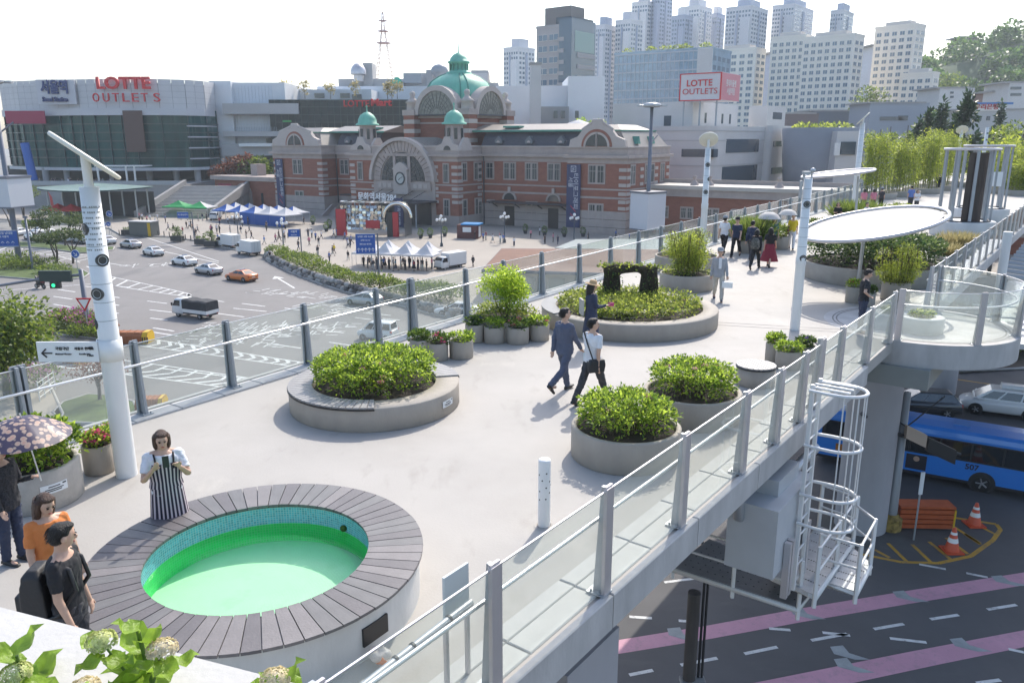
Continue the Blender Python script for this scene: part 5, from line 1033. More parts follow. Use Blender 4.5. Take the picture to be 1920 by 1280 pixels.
# ---------------------------------------------------------------- hill and woods
hv=[];hf=[]
N1,N2=40,14
for i in range(N1+1):
    for j in range(N2+1):
        x=150+370*i/N1; y=385+300*j/N2; u=max(0,min(1,(x/y-.40)/.25)); z=G+82*u**.36*min(1,max(0,(y-395)/125))**1.2; hv.append((x,y,z))
for i in range(N1):
    for j in range(N2): a=i*(N2+1)+j; hf.append((a,a+N2+1,a+N2+2,a+1))
link('wooded_hill',npmesh('wooded_hill',hv,hf,mat('hill_soil',(.04,.075,.03),.95),smooth=True),kind='structure')
Ps=[];Os=[]; g=np.random.default_rng(9); hv_=np.array(hv)
for k in range(520):
    p=hv_[g.integers(0,len(hv_))]+np.array([g.uniform(-5,5),g.uniform(-10,10),0])
    if p[2]<G+4: continue
    s=g.uniform(4.5,8.5); P,O=crown(300,[(p[0],p[1],p[2]+s*.9,s,s,s*.8),(p[0]+s*.5,p[1]-s*.3,p[2]+s*.6,s*.7,s*.7,s*.6),(p[0]-s*.4,p[1],p[2]+s*1.3,s*.6,s*.6,s*.5)],int(g.integers(1e6)),.8); Ps.append(P);Os.append(O)
link('hill_wood',leaves('hill_wood',np.concatenate(Ps),np.concatenate(Os),2.3,leafmat('hill_leaf',(.03,.085,.022),(.12,.21,.05),.35),.8,rand=.5),kind='stuff')
# ================================================================ OLD STATION (brick, stone bands, green dome)
brick=mat('red_brick',(.26,.105,.07),.85,var=.16,scale=.6,stretch=(1,1,3)); stone=mat('grey_pink_stone',(.38,.318,.288),.8,var=.12,scale=.5,bump=.1,bscale=4); stone2=mat('ashlar_base',(.36,.31,.285),.85,var=.12,scale=.5); slate=mat('slate_roof',(.055,.055,.065),.6,var=.25,scale=1.2,stretch=(1,1,3)); metalr=mat('ribbed_metal_roof',(.225,.20,.175),.5,var=.08,scale=.6); copper=mat('verdigris_copper',(.15,.43,.31),.55,var=.14,scale=.5,bump=.1,bscale=3); copd=mat('verdigris_dark',(.07,.25,.19),.55); wst=mat('white_stone',(.45,.395,.36),.8,var=.06,scale=1); wdk=mat('old_window_pane',(.03,.04,.045),.15,spec=.8); wfr=mat('old_window_frame',(.33,.32,.29),.7); doorm=mat('dark_door',(.03,.025,.022),.5)
SO=Vector((-56.54,198.75,G)); SR=radians(-32.4)
os_=thing('old_station','historic red brick railway station with stone bands, clock arch and green copper dome','station building',SO,SR)
def part(name,m,f,par=os_): b=MB(); f(b); return b.build(name,m,par)
def bx(name,m,*a,par=os_): return part(name,m,lambda b:b.box(*a),par)
# masses
bx('wall',brick,-2.9,0,0,13.8,18,14.4); bx('wall',brick,13.8,4.5,0,79.8,20,14.4); bx('wall',brick,79.8,0,0,92.2,21,14.4); bx('wall',brick,26.5,-4,0,56.4,6,14.4)
bx('stone_base',stone2,-3.02,-.12,0,13.92,17,4.6); bx('stone_base',stone2,13.9,4.38,0,26.5,6,4.6); bx('stone_base',stone2,56.4,4.38,0,79.8,6,4.6); bx('stone_base',stone2,79.68,-.12,0,92.32,21.1,4.6); bx('stone_base',stone2,26.38,-4.12,0,56.52,5,2.4)
for z in (1.5,3.0): 
    for (x0,x1,y) in ((-3.02,13.92,-.12),(79.68,92.32,-.12),(56.5,79.7,4.38)): bx('course_joint',wdk,x0,y-.01,z,x1,y+.02,z+.07)
    bx('course_joint',wdk,92.30,-.1,z,92.335,21,z+.07)
segs=[(-2.9,13.8,0,18),(13.8,26.5,4.5,9),(56.4,79.8,4.5,9),(79.8,92.2,0,21),(26.5,56.4,-4,6)]
for (x0,x1,y0,y1) in segs:
    for (z,hh,pr_) in ((6.9,.38,.1),(8.5,.3,.08)): bx('stone_band',stone,x0-pr_,y0-pr_,z,x1+pr_,y1,z+hh)
    bx('frieze',stone,x0-.1,y0-.1,13.4,x1+.1,y1,14.4); bx('cornice',stone,x0-.75,y0-.75,14.4,x1+.75,y1+.2,14.95); bx('parapet',stone,x0-.05,y0-.05,14.95,x1+.05,y1,16.3); bx('parapet_cap',wst,x0-.25,y0-.25,16.3,x1+.25,y1,16.55)
# quoins: pale blocks at the corners
qm=MB().box(-.75,-.12,0,.75,.1,.62).mesh('quoin',wst); qs=MB().box(-.1,-.75,0,.14,.75,.62).mesh('quoin',wst)
for (x,y) in ((-2.1,0),(13.0,0),(80.6,0),(91.4,0),(27.3,-4),(33.6,-4),(50.6,-4),(55.6,-4)):
    for z in (4.9,6.1,7.6,9.2,10.6,12.0): link('quoin',qm,os_,(x,y,z))
for (x,y) in ((92.2,.8),(92.2,6.8),(92.2,14),(92.2,20),(56.4,-3.2),(56.4,3.8),(13.8,.8)):
    for z in (4.9,6.1,7.6,9.2,10.6,12.0): link('quoin',qs,os_,(x,y,z))
def window(x,y,z,w,h,face='F',mul=1,arch=False,par=os_,surround=True):
    """front face (local -y) or R = right face (local +x)"""
    b=MB(); e=.22; P=[]
    if surround:
        b.box(-w/2-e,-.16,-.3,w/2+e,.05,0); b.box(-w/2-e,-.13,h,w/2+e,.05,h+.3); b.box(-w/2-e,-.13,0,-w/2,.05,h); b.box(w/2,-.13,0,w/2+e,.05,h)
        for k in range(1,mul): xx=-w/2+w*k/mul; b.box(xx-.14,-.13,0,xx+.14,.05,h)
    o=b.build('window',stone,par,(x,y,z),0 if face=='F' else pi/2)
    b=MB(); b.box(-w/2,-.05,0,w/2,.04,h); b.build('pane',wdk,o)
    b=MB()
    for k in range(mul):
        x0=-w/2+w*k/mul; x1=x0+w/mul
        for (a,c) in ((x0+.14,x0+.24),((x0+x1)/2-.05,(x0+x1)/2+.05),(x1-.24,x1-.14)): b.box(a,-.085,0,c,-.05,h)
    b.box(-w/2,-.085,h*.66,w/2,-.052,h*.66+.1); b.build('glazing_bar',wfr,o); return o
for x in (5.5,): window(x,0,9.9,3.0,3.1,mul=2); window(x,0,.9,2.6,4.6,mul=2)
window(-.6,0,9.9,.9,3.1) if False else None
window(86,0,9.9,3.2,3.1,mul=2); window(86,0,.9,2.8,4.8,mul=2)
for x in (16.6,21.6): window(x,4.5,9.9,2.5,3.1,mul=2)
for x in (58.6,63.6,68.9,74.2): window(x,4.5,9.9,1.8 if x<60 else 2.7,3.1,mul=1 if x<60 else 2)
for x in (58.8,69.0): window(x,4.5,.9,1.6 if x<60 else 2.4,4.2,mul=1 if x<60 else 2)
for y in (3.2,-1.8): window(56.4,y,9.7,1.5 if y<0 else 2.8,3.3,'R',1 if y<0 else 2); window(56.4,y,.9,1.4 if y<0 else 2.4,4.6,'R',1 if y<0 else 2)
for x in (29.6,53.4): window(x,-4,9.3,1.2,3.5); window(x,-4,1.2,1.3,4.4)
for y,w in ((2.6,1.9),(4.6,0),(9.4,1.9),(12.0,1.6),(17.2,1.9)):
    if w: window(92.2,y,9.7,w,3.3,'R',2 if w>1.8 else 1); window(92.2,y,1.2,w,4.4,'R',2 if w>1.8 else 1)
# doors with fanlights and glass canopies
def archpanel(par,x,y,z,r,m,name,d=.08,n=16,tr=None):
    b=MB(); b.yprism([(x+r*cos(pi*i/n),z+r*sin(pi*i/n)) for i in range(n+1)],y-d,y+.03); return b.build(name,m,par)
def archring(par,x,y,z,r0,r1,m,name,d=.2,n=20,yb=None):
    b=MB(); yb=y+.1 if yb is None else yb
    for i in range(n):
        a,e=pi*i/n,pi*(i+1)/n; q=[(x+r0*cos(a),z+r0*sin(a)),(x+r1*cos(a),z+r1*sin(a)),(x+r1*cos(e),z+r1*sin(e)),(x+r0*cos(e),z+r0*sin(e))]; b.yprism(q,y-d,yb)
    return b.build(name,m,par)
for x in (21.4,63.6,74.2):
    bx('door',doorm,x-1.2,4.3,0,x+1.2,4.5,4.2); archpanel(os_,x,4.4,5.6,1.35,wdk,'fanlight'); archring(os_,x,4.4,5.6,1.35,1.75,stone,'fanlight_arch')
    bx('keystone',wst,x-.3,4.1,7.2,x+.3,4.5,8.2)
for (x0,x1) in ((59.5,78.5),(17.5,25)): bx('door_canopy',mat('canopy_iron',(.05,.05,.055),.5),x0,1.6,5.0,x1,4.5,5.25)
for x in (60.5,66,71.5,77): part('canopy_bracket',slate,lambda b:b.cyl((x,4.4,4.0),(x,2.2,5.0),.12,n=6))
# central arch
ax,az=42.1,9.3
part('arch_wall',stone,lambda b:b.box(33.6,-4.25,0,50.6,-4.0,9.3)); archpanel(os_,ax,-4.15,az,8.5,stone,'arch_wall',.2,32)
n=24
for i in range(n):   # radiating stones
    a,e=pi*(i+.06)/n,pi*(i+.94)/n; b=MB(); b.yprism([(ax+6.2*cos(a),az+6.2*sin(a)),(ax+8.2*cos(a),az+8.2*sin(a)),(ax+8.2*cos(e),az+8.2*sin(e)),(ax+6.2*cos(e),az+6.2*sin(e))],-4.6,-4.2); b.build('arch_stone',stone,os_)
archring(os_,ax,-4.6,az,8.3,9.0,wst,'arch_cornice',.6,28,yb=-3.9)
th=thing('x','', '') if False else None
lw=archpanel(os_,ax,-4.36,az,5.9,wdk,'lunette_window',.1,28)
for x in (-2.0,2.0): bx('lunette_mullion',stone,ax+x-.35,-4.75,az-.2,ax+x+.35,-4.4,az+5.4)
b=MB()
for k in range(1,16):
    a=pi*k/16; b.cyl((ax+1.5*cos(a),-4.5,az+1.5*sin(a)),(ax+5.85*cos(a),-4.5,az+5.85*sin(a)),.05,n=4)
for r in (2.6,3.7,4.8): b.tube([(ax+r*cos(pi*i/20),-4.5,az+r*sin(pi*i/20)) for i in range(21)],.05,4)
b.build('tracery',mat('tracery_grey',(.16,.16,.15),.6),lw,kind='stuff')
bx('sill_band',stone,34.5,-4.6,az-1.9,49.7,-4.2,az-.2)
for x in (-6.3,-4.9,-3.5,3.5,4.9,6.3): bx('sill_panel',wst,ax+x-.5,-4.68,az-1.5,ax+x+.5,-4.55,az-.6)
part('clock_aedicule',wst,lambda b:b.yprism([(ax-2,az-2.8),(ax+2,az-2.8),(ax+1.8,az+2.2),(ax+2.2,az+2.4),(ax+.9,az+3.6),(ax,az+3.9),(ax-.9,az+3.6),(ax-2.2,az+2.4),(ax-1.8,az+2.2)],-5.3,-4.3))
ck=part('clock_face',mat('clock_dial',(.45,.47,.45),.5),lambda b:b.cyl((ax,-5.3,az+.5),(ax,-5.38,az+.5),1.2,n=24)); part('clock_rim',mat('clock_rim',(.06,.07,.07),.5),lambda b:b.tube([(ax+1.2*cos(2*pi*i/28),-5.38,az+.5+1.2*sin(2*pi*i/28)) for i in range(28)],.16,6,closed=True),ck)
part('clock_hand',blackm,lambda b:b.cyl((ax,-5.42,az+.5),(ax+.75,-5.42,az+.85),.06,n=4),ck); part('clock_hand',blackm,lambda b:b.cyl((ax,-5.42,az+.5),(ax-.4,-5.42,az+.15),.07,n=4),ck)
part('barrel_roof',metalr,lambda b:b.loft([[(ax+8.6*cos(pi*i/24),y,az+8.9*sin(pi*i/24)) for i in range(25)] for y in (-3.95,7.)]))
b=MB()
for k in range(1,12): y=-4+k*.95; b.tube([(ax+8.65*cos(pi*i/20),y,az+8.95*sin(pi*i/20)) for i in range(4,17)],.08,4)
b.build('roof_ribs',mat('roof_rib',(.30,.28,.25),.5),os_,kind='stuff')
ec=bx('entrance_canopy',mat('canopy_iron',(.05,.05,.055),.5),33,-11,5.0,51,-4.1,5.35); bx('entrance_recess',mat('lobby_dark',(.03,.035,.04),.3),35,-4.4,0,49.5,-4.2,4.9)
for x in (36,39.5,44.7,48): part('canopy_stay',slate,lambda b:b.cyl((x,-4.3,7.2),(x,-10.5,5.3),.06,n=5),ec)
for x in (33.6,38,46,50.4): part('canopy_column',steeld,lambda b:b.cyl((x,-10.5,0),(x,-10.5,5.0),.16,n=8),ec)
text('문화역서울284',1.75,mat('letter_white',(.8,.8,.8),.5),ec,(40.5,-11.1,6.1),depth=.06,bold=.03)
# corner turrets with small green domes
for tx in (30.2,54.0):
    tu=bx('turret_base',stone,tx-3.0,-4.2,14.9,tx+3.0,.5,15.6)
    part('turret_gable',wst,lambda b:b.yprism([(tx-3.1,15.6),(tx+3.1,15.6),(tx+2.6,16.6),(tx+1.4,17.0),(tx+.7,18.4),(tx-.7,18.4),(tx-1.4,17.0),(tx-2.6,16.6)],-4.3,-3.7),tu); part('turret_gable',wst,lambda b:b.xprism([(-4.1,15.6),(.4,15.6),(-.2,17.0),(-1.2,18.2),(-2.4,18.2),(-3.5,17.0)],tx+2.5,tx+3.1),tu)
    archpanel(tu,tx,-4.32,15.7,.9,wdk,'gable_window',.05,10)
    part('turret_shaft',stone,lambda b:b.lathe([(2.35,15.6),(2.2,17),(1.85,20.6),(2.2,20.9),(0,20.9)],8,(tx,-1.7,0),sm=False,ph=pi/8),tu)
    for a in (-pi/2,-pi/4,0,-3*pi/4):
        o=part('turret_window',wdk,lambda b:b.box(-.32,-.05,0,.32,.06,2.2),tu); o.location=(tx+2.0*cos(a),-1.7+2.0*sin(a),17.9); o.rotation_euler=(0,0,a+pi/2)
    part('turret_dome',copper,lambda b:b.lathe([(2.6,20.85),(2.55,21.15),(2.1,21.35),(2.0,22.1),(1.5,23.0),(.7,23.55),(.15,23.75),(.1,24.6),(.25,24.8),(.0,25.2)],24,(tx,-1.7,0)),tu)
# main roofs
for (x0,x1) in ((13.8,27),(56,79.8)):
    part('mansard_slope',slate,lambda b:b.xprism([(5.0,16.3),(7.0,19.4),(20,19.4),(20,16.3)],x0,x1)); part('upper_roof',metalr,lambda b:b.xprism([(6.2,19.4),(6.2,19.65),(12.5,21.0),(20,19.6),(20,19.4)],x0-4,x1+1)); part('eave_trim',copd,lambda b:b.box(x0-4,6.05,19.35,x1+1,6.3,19.72))
    for k in range(3 if x1>50 else 2):
        xx=x0+ (x1-x0)*(k+.6)/(3.2 if x1>50 else 2.2); dm=part('dormer',mat('dormer_lead',(.14,.15,.16),.6),lambda b:b.yprism([(xx-.8,17),(xx+.8,17),(xx+.9,17.6),(xx,18.5),(xx-.9,17.6)],4.9,7)); archpanel(dm,xx,4.95,17.2,.4,wst,'dormer_vent',.1,8)
    rb=MB()
    for k in range(int((x1-x0)/.8)): rb.box(x0+k*.8,6.2,19.66,x0+k*.8+.1,6.5,19.78)
    rb.build('eave_tiles',wst,os_,kind='stuff')
bx('roof_hatch',copd,21.,7.5,20.2,25.,9.5,20.6); bx('roof_hatch',copd,60,7.5,20.2,64,9.5,20.6)
for (x0,x1,y1) in ((-2.9,13.8,18),(79.8,92.2,21)):
    part('mansard_slope',metalr,lambda b:b.loft([[(x0+.4,.6,16.3),(x1-.4,.6,16.3),(x1-.4,y1,16.3),(x0+.4,y1,16.3)],[(x0+2.6,2.5,19.4),(x1-2.6,2.5,19.4),(x1-2.6,y1-2,19.4),(x0+2.6,y1-2,19.4)],[(x0+5,6,20.6),(x1-5,6,20.6),(x1-5,y1-6,20.6),(x0+5,y1-6,20.6)]],sm=False)); c=(x0+x1)/2
    part('slope_edge',copd,lambda b:b.box(x0+2.4,2.3,19.35,x1-2.4,y1-1.8,19.6))
    gb=part('gable',wst,lambda b:b.yprism([(x0+.3,16.3),(x1-.3,16.3),(x1-.6,17.8),(x1-2.2,18.4),(x1-3.2,19.6),(c+1.1,20.6),(c+1.0,21.2),(c-1.0,21.2),(c-1.1,20.6),(x0+3.2,19.6),(x0+2.2,18.4),(x0+.6,17.8)],-.35,.6))
    part('gable_coping',wst,lambda b:b.tube([(x0+3.0,-.1,19.6),(c-1.1,-.1,20.9),(c-1.,-.1,21.3),(c+1.,-.1,21.3),(c+1.1,-.1,20.9),(x1-3.0,-.1,19.6)],.28,6),gb)
    archpanel(gb,c,-.37,16.5,3.2,brick,'gable_brick',.05,16); archpanel(gb,c,-.42,16.6,2.3,wdk,'gable_window',.05,14); 
    for xx in (-.9,.9): part('gable_mullion',wst,lambda b:b.box(c+xx*0-.22,-.6,16.5,c+.22,-.4,19.0),gb)
    archring(gb,c,-.42,16.5,2.3,2.7,wst,'gable_arch',.12,14)
for y in (6.,13.): dm=part('dormer',copd,lambda b:b.xprism([(y-.8,17),(y+.8,17),(y,18.4)],90.4,91.8))
# dome tower
dx,dy,hs=44.,14.,7.5
bx('drum_wall',brick,dx-hs+.6,dy-hs+.6,14,dx+hs-.6,dy+hs-.6,22.4); bx('drum_cornice',stone,dx-hs,dy-hs,22.4,dx+hs,dy+hs,23.1); bx('drum_band',wst,dx-hs+.5,dy-hs+.5,21.2,dx+hs-.5,dy+hs-.5,21.5)
for (i,j) in ((1,-1),(-1,-1),(1,1),(-1,1)):
    cx,cy=dx+i*hs,dy+j*hs; bx('drum_pier',brick,cx-1.5,cy-1.5,14,cx+1.5,cy+1.5,23.0)
    for z in (15.2,17.2,19.2,21.2): bx('pier_band',wst,cx-1.56,cy-1.56,z,cx+1.56,cy+1.56,z+.9)
    bx('pier_block',stone,cx-1.7,cy-1.7,23.0,cx+1.7,cy+1.7,24.2); part('pinnacle',wst,lambda b:b.lathe([(1.4,24.2),(1.3,25.6),(1.7,25.8),(.8,26.5),(.45,27),(.7,27.6),(.5,28.1),(0,28.3)],12,(cx,cy,0)))
part('dome',copper,lambda b:b.lathe([(7.7,22.9),(8.2,24.5),(8.1,26.5),(7.5,28.4),(6.4,30.2),(4.7,31.3),(3.0,32.0),(2.6,32.1),(0,32.2)],56,(dx,dy,0)))
for k in range(8):
    a=k*pi/4+pi/4-.12 if k%2==0 else (k-1)*pi/4+pi/4+.12
    part('dome_rib',copd,lambda b:b.tube([(dx+r*cos(a),dy+r*sin(a),z) for r,z in ((8.25,24.5),(8.15,26.5),(7.55,28.4),(6.45,30.2),(4.75,31.35),(3.05,32.05))],.16,5))
part('lantern',copper,lambda b:b.lathe([(2.9,31.8),(2.9,32.3),(2.3,32.6),(1.8,33.0),(1.75,34.0),(2.5,34.4),(2.5,34.7),(2.1,34.8),(1.9,35.4),(1.2,36.2),(.3,36.6),(.12,36.8),(.08,38.6),(0,38.6)],24,(dx,dy,0)))
for k in range(12): a=k*pi/6; part('lantern_fin',copd,lambda b:b.box(-.06,-.25,0,.06,.25,1.8)).location=(dx+2.0*cos(a),dy+2.0*sin(a),32.4)
for f in (0,1):    # lunette arches on the two faces in view, and their vaults into the dome
    par=bx('lunette_sill',slate,-6,-.3,22.9,6,.3,23.2); 
    archpanel(par,0,0,23.1,5.0,mat('lunette_glass',(.22,.22,.19),.2,var=.3,scale=1.5),'lunette_window',.1,24); archring(par,0,0,23.1,5.0,6.1,wst,'lunette_arch',.45,24,yb=6); 
    b=MB()
    for k in range(1,12): a=pi*k/12; b.cyl((1.2*cos(a),-.18,23.1+1.2*sin(a)),(4.95*cos(a),-.18,23.1+4.95*sin(a)),.05,n=4)
    for r in (1.9,2.7,3.5,4.3): b.tube([(r*cos(pi*i/20),-.18,23.1+r*sin(pi*i/20)) for i in range(21)],.05,4)
    b.build('tracery',mat('tracery_grey',(.16,.16,.15),.6),par,kind='stuff')
    if f==0: par.location=(dx,dy-hs-.9,0)
    else: par.location=(dx+hs+.9,dy,0); par.rotation_euler=(0,0,pi/2)
# drainpipes
for (x,y) in ((14.3,4.2),(57.2,4.2),(79.4,4.2)): part('drainpipe',slate,lambda b:b.cyl((x,y,0),(x,y,14.4),.14,n=6))
# stairs at the left door
for k in range(6): bx('door_step',stone2,15.6-k*.3,1.2-k*.45,0,24,4.4,2.0-k*.33)
part('door_step_wall',stone2,lambda b:b.xprism([(4.4,0),(4.4,3.0),(1.,2.8),(-2.6,.5),(-2.6,0)],15.0,15.5))
# low wings
lwg=thing('low_brick_wing','low brick side wing with a stone arched doorway, west of the old station','building',SO,SR)
bx('wall',brick,-30,3,0,-3.1,14,7.4,par=lwg); bx('roof_slab',stone,-30.8,2.2,7.4,-3.1,15,8.5,par=lwg); bx('roof_vent',stone,-20,7,8.5,-17.5,10,11.5,par=lwg); archpanel(lwg,-18.5,2.95,3.6,2.0,doorm,'doorway_arch',.1,14); bx('doorway',doorm,-20.5,2.85,0,-16.5,3.05,3.6,par=lwg); archring(lwg,-18.5,2.9,3.6,2.0,3.2,stone,'doorway_surround',.2,16)
for x in (-21.6,-15.9): bx('doorway_pier',stone,x-.6,2.7,0,x+.6,3.05,3.6,par=lwg)
for x in (-11.5,-24.5): bx('slit_window',wdk,x-.4,2.9,1.6,x+.4,3.05,4.4,par=lwg)
bx('mural_banner',mat('red_mural',(.30,.035,.06),.6,var=.7,scale=.4),-28.5,2.8,.6,-23.3,2.95,6.4,par=lwg)
rw=thing('platform_wing','long low brick platform wing with a pale flat roof, right of the old station','building',SO,SR); bx('wall',brick,92.4,10,0,180,16,8.4,par=rw); bx('roof',mat('pale_roof',(.45,.42,.38),.7,var=.06,scale=.2),92.4,8.8,8.6,180,19,9.3,par=rw); bx('eave_band',stone2,92.4,9.2,7.2,180,10,8.6,par=rw)
for k in range(16): window(95.5+k*5,10,3.2,2.2,1.8,mul=2,par=rw)
bx('upper_rail',stone2,92.4,18,9.3,180,18.3,10.1,par=rw); 
for x in (101,104,117): part('roof_vent',stone,lambda b:b.lathe([(.9,9.3),(.7,9.8),(.3,10.1),(.3,10.7),(.5,10.9),(0,11.2)],10,(x,12,0)),rw)
# banners hung on the old station
def banner(label,x,y,z0,z1,w,lines):
    t=thing('wall_banner',label,'banner',SO,SR); bx('cloth',mat('banner_navy',(.035,.045,.11),.6),x-w/2,y-.25,z0,x+w/2,y-.15,z1,par=t)
    for (s,fx,fz,sz,cm) in lines: o=text(s,sz,cm,t,(x+fx*w,y-.28,z0+(z1-z0)*fz),rot=(pi/2,pi/2,0),depth=.01)
    return t
lw_=mat('banner_white',(.6,.6,.63),.6); lr_=mat('banner_red',(.5,.04,.07),.6)
banner('tall navy banner with white script near the left end of the old station',-.6,-.2,1.0,13.2,2.6,(('타이포그래피',.14,.55,1.25,lw_),('서울',-.22,.72,1.1,lw_),('ꝏ',0,.93,1.2,lw_),('⟋⟋',.05,.22,1.6,lr_)))
banner('tall navy banner with white script near the right end of the old station',81.3,-.2,1.2,13.2,3.0,(('타이포그래피',.14,.58,1.25,lw_),('서울',-.22,.72,1.1,lw_),('ꝏ',0,.93,1.2,lw_),('⟋⟋',.05,.24,1.8,lr_)))
banner('shorter blue banner standing beside the main entrance of the old station',46.8,-11.4,.3,6.2,2.3,(('문화역서울',.0,.45,1.0,lw_),))
# ================================================================ VEHICLES
def paint(n,c,metal=0.): return mat('paint_'+n,c,.32,metal,coat=.6)
pw,ps,po,pg,pb=paint('white',(.68,.68,.67)),paint('silver',(.42,.43,.45),.5),paint('orange',(.62,.16,.02)),paint('graphite',(.06,.065,.075),.3),paint('bus_blue',(.03,.20,.62))
tyre=mat('tyre_rubber',(.02,.02,.02),.8); rimm=mat('wheel_rim',(.36,.36,.37),.35,metal=.8); carg=mat('car_glass',(.015,.02,.025),.06,spec=1.); redl=mat('tail_light',(.45,.015,.02),.25); hl=mat('head_light',(.7,.72,.72),.15); blackt=mat('black_trim',(.025,.025,.027),.5); platem=mat('number_plate',(.6,.6,.56),.5); canv=mat('black_canvas',(.035,.036,.04),.75,var=.3,scale=3,bump=.4,bscale=5)
def wheel(par,x,y,r,w,side):
    b=MB(); k=len(b.v); b.lathe([(r*.62,-w/2),(r*.93,-w/2),(r,-w*.3),(r,w*.3),(r*.93,w/2),(r*.62,w/2)],22); b.v=[(p[0],p[2],p[1]) for p in b.v]; b.f=[f[::-1] for f in b.f]; o=b.build('wheel',tyre,par,(x,y,r))
    b=MB(); s=side; b.cyl((0,-w*.40,0),(0,w*.40,0),r*.63,n=18); 
    for i in range(5): a=2*pi*i/5; b.box(-.01,0,0,.01,.01,.01) if False else b.cyl((0,s*w*.42,0),(r*.58*cos(a),s*w*.44,r*.58*sin(a)),r*.09,n=5)
    b.build('rim',rimm,o); return o
def quadwin(par,Q,u0,u1,v0,v1,off,m,name):
    Q=[Vector(q) for q in Q]; f=lambda u,v:(Q[0].lerp(Q[1],u)).lerp(Q[3].lerp(Q[2],u),v); n=(Q[1]-Q[0]).cross(Q[3]-Q[0]).normalized()
    P=[f(u0,v0),f(u1,v0),f(u1,v1),f(u0,v1)]; b=MB(); vs=[p-n*.03 for p in P]+[p+n*off for p in P]; b.add(vs,[[4,5,6,7],[0,1,5,4],[1,2,6,5],[2,3,7,6],[3,0,4,7]]); return b.build(name,m,par)
def car(name,label,cat,kind,pm,group=None,taxi=None):
    t=thing(name,label,cat,(0,0,0),0,group)
    K={'sedan':(4.75,.91,1.46,[(-2.37,.72,.45,.86),(-2.27,.86,.28,1.03),(-1.8,.9,.22,1.06),(-.9,.91,.2,1.0),(0,.91,.2,.96),(1.0,.91,.2,.94),(1.7,.89,.22,.86),(2.15,.84,.27,.76),(2.37,.70,.4,.64)],(-1.85,1.2,.80),(-.98,.25,.60),.98,1.46,(-1.42,1.42),.33),
       'hatch':(4.3,.89,1.5,[(-2.14,.74,.42,.92),(-2.05,.86,.28,1.02),(-1.5,.89,.22,1.03),(-.5,.89,.2,.98),(.6,.89,.2,.95),(1.4,.87,.22,.9),(1.9,.82,.27,.78),(2.14,.68,.4,.62)],(-2.0,1.3,.80),(-1.35,.2,.62),.97,1.5,(-1.3,1.3),.33),
       'suv':(4.55,.93,1.68,[(-2.27,.78,.5,1.0),(-2.2,.9,.34,1.12),(-1.5,.93,.28,1.14),(-.5,.93,.26,1.1),(.7,.93,.26,1.07),(1.5,.91,.28,1.02),(2.05,.86,.33,.92),(2.27,.72,.48,.74)],(-2.15,1.3,.84),(-1.65,.45,.66),1.08,1.66,(-1.36,1.38),.37),
       'mpv':(5.0,.96,1.85,[(-2.5,.82,.5,1.1),(-2.42,.93,.34,1.16),(-1.5,.96,.28,1.17),(0,.96,.26,1.13),(1.0,.96,.26,1.08),(1.9,.92,.28,1.0),(2.3,.86,.33,.88),(2.5,.72,.46,.72)],(-2.4,1.75,.88),(-2.1,.75,.72),1.12,1.82,(-1.5,1.55),.37),
       'microvan':(3.6,.8,1.75,[(-1.8,.70,.4,1.0),(-1.74,.78,.3,1.05),(-1,.8,.26,1.06),(0,.8,.25,1.03),(1.0,.79,.26,1.0),(1.55,.75,.28,.92),(1.8,.62,.4,.78)],(-1.72,1.25,.74),(-1.6,.55,.66),1.02,1.76,(-1.15,1.15),.29)}[kind]
    L,hw,H,sec,gb,gt,zb,zt,wx,wr=K
    R=[]
    for (x,h,z0,z1) in sec:
        h_=[(h*.9,z0),(h,z0+.14),(h,z0+(z1-z0)*.6),(h*.97,z1-.07),(h*.84,z1),(0,z1+.02)]
        R.append([(x,a,z) for a,z in h_]+[(x,-a,z) for a,z in h_[-2::-1]])
    b=MB(); b.loft(R); b.build('body',pm,t)
    xb0,xb1,wb=gb; xt0,xt1,wt=gt; b=MB(); nn_=4
    rings=[[(xb0,-wb,zb-.08),(xb1,-wb,zb-.08),(xb1,wb,zb-.08),(xb0,wb,zb-.08)],[(xb0,-wb,zb),(xb1,-wb,zb),(xb1,wb,zb),(xb0,wb,zb)],[(xt0,-wt,zt-.05),(xt1,-wt,zt-.05),(xt1,wt,zt-.05),(xt0,wt,zt-.05)],[(xt0+.12,-wt+.1,zt),(xt1-.12,-wt+.1,zt),(xt1-.12,wt-.1,zt),(xt0+.12,wt-.1,zt)]]
    b.loft(rings,sm=False); b.build('cabin',pm,t)
    r1,r2=rings[1],rings[2]
    quadwin(t,[r1[1],r1[2],r2[2],r2[1]],.06,.94,.1,.95,.006,carg,'windscreen'); quadwin(t,[r1[3],r1[0],r2[0],r2[3]],.08,.92,.25 if kind!='sedan' else .1,.93,.006,carg,'rear_window')
    sp=[(.10,.50),(.53,.90)] if kind in('sedan','hatch') else [(.05,.33),(.36,.66),(.69,.93)]
    for (u0,u1) in sp: quadwin(t,[r1[0],r1[1],r2[1],r2[0]],u0,u1,.12,.9,.006,carg,'side_window'); quadwin(t,[r1[2],r1[3],r2[3],r2[2]],1-u1,1-u0,.12,.9,.006,carg,'side_window')
    for x in wx:
        for s in (1,-1):
            b=MB(); b.cyl((x,s*(hw-.25),wr),(x,s*(hw+.004),wr),wr*1.17,n=20); b.build('wheel_arch',blackt,t); wheel(t,x,s*(hw-.085),wr,.2,s)
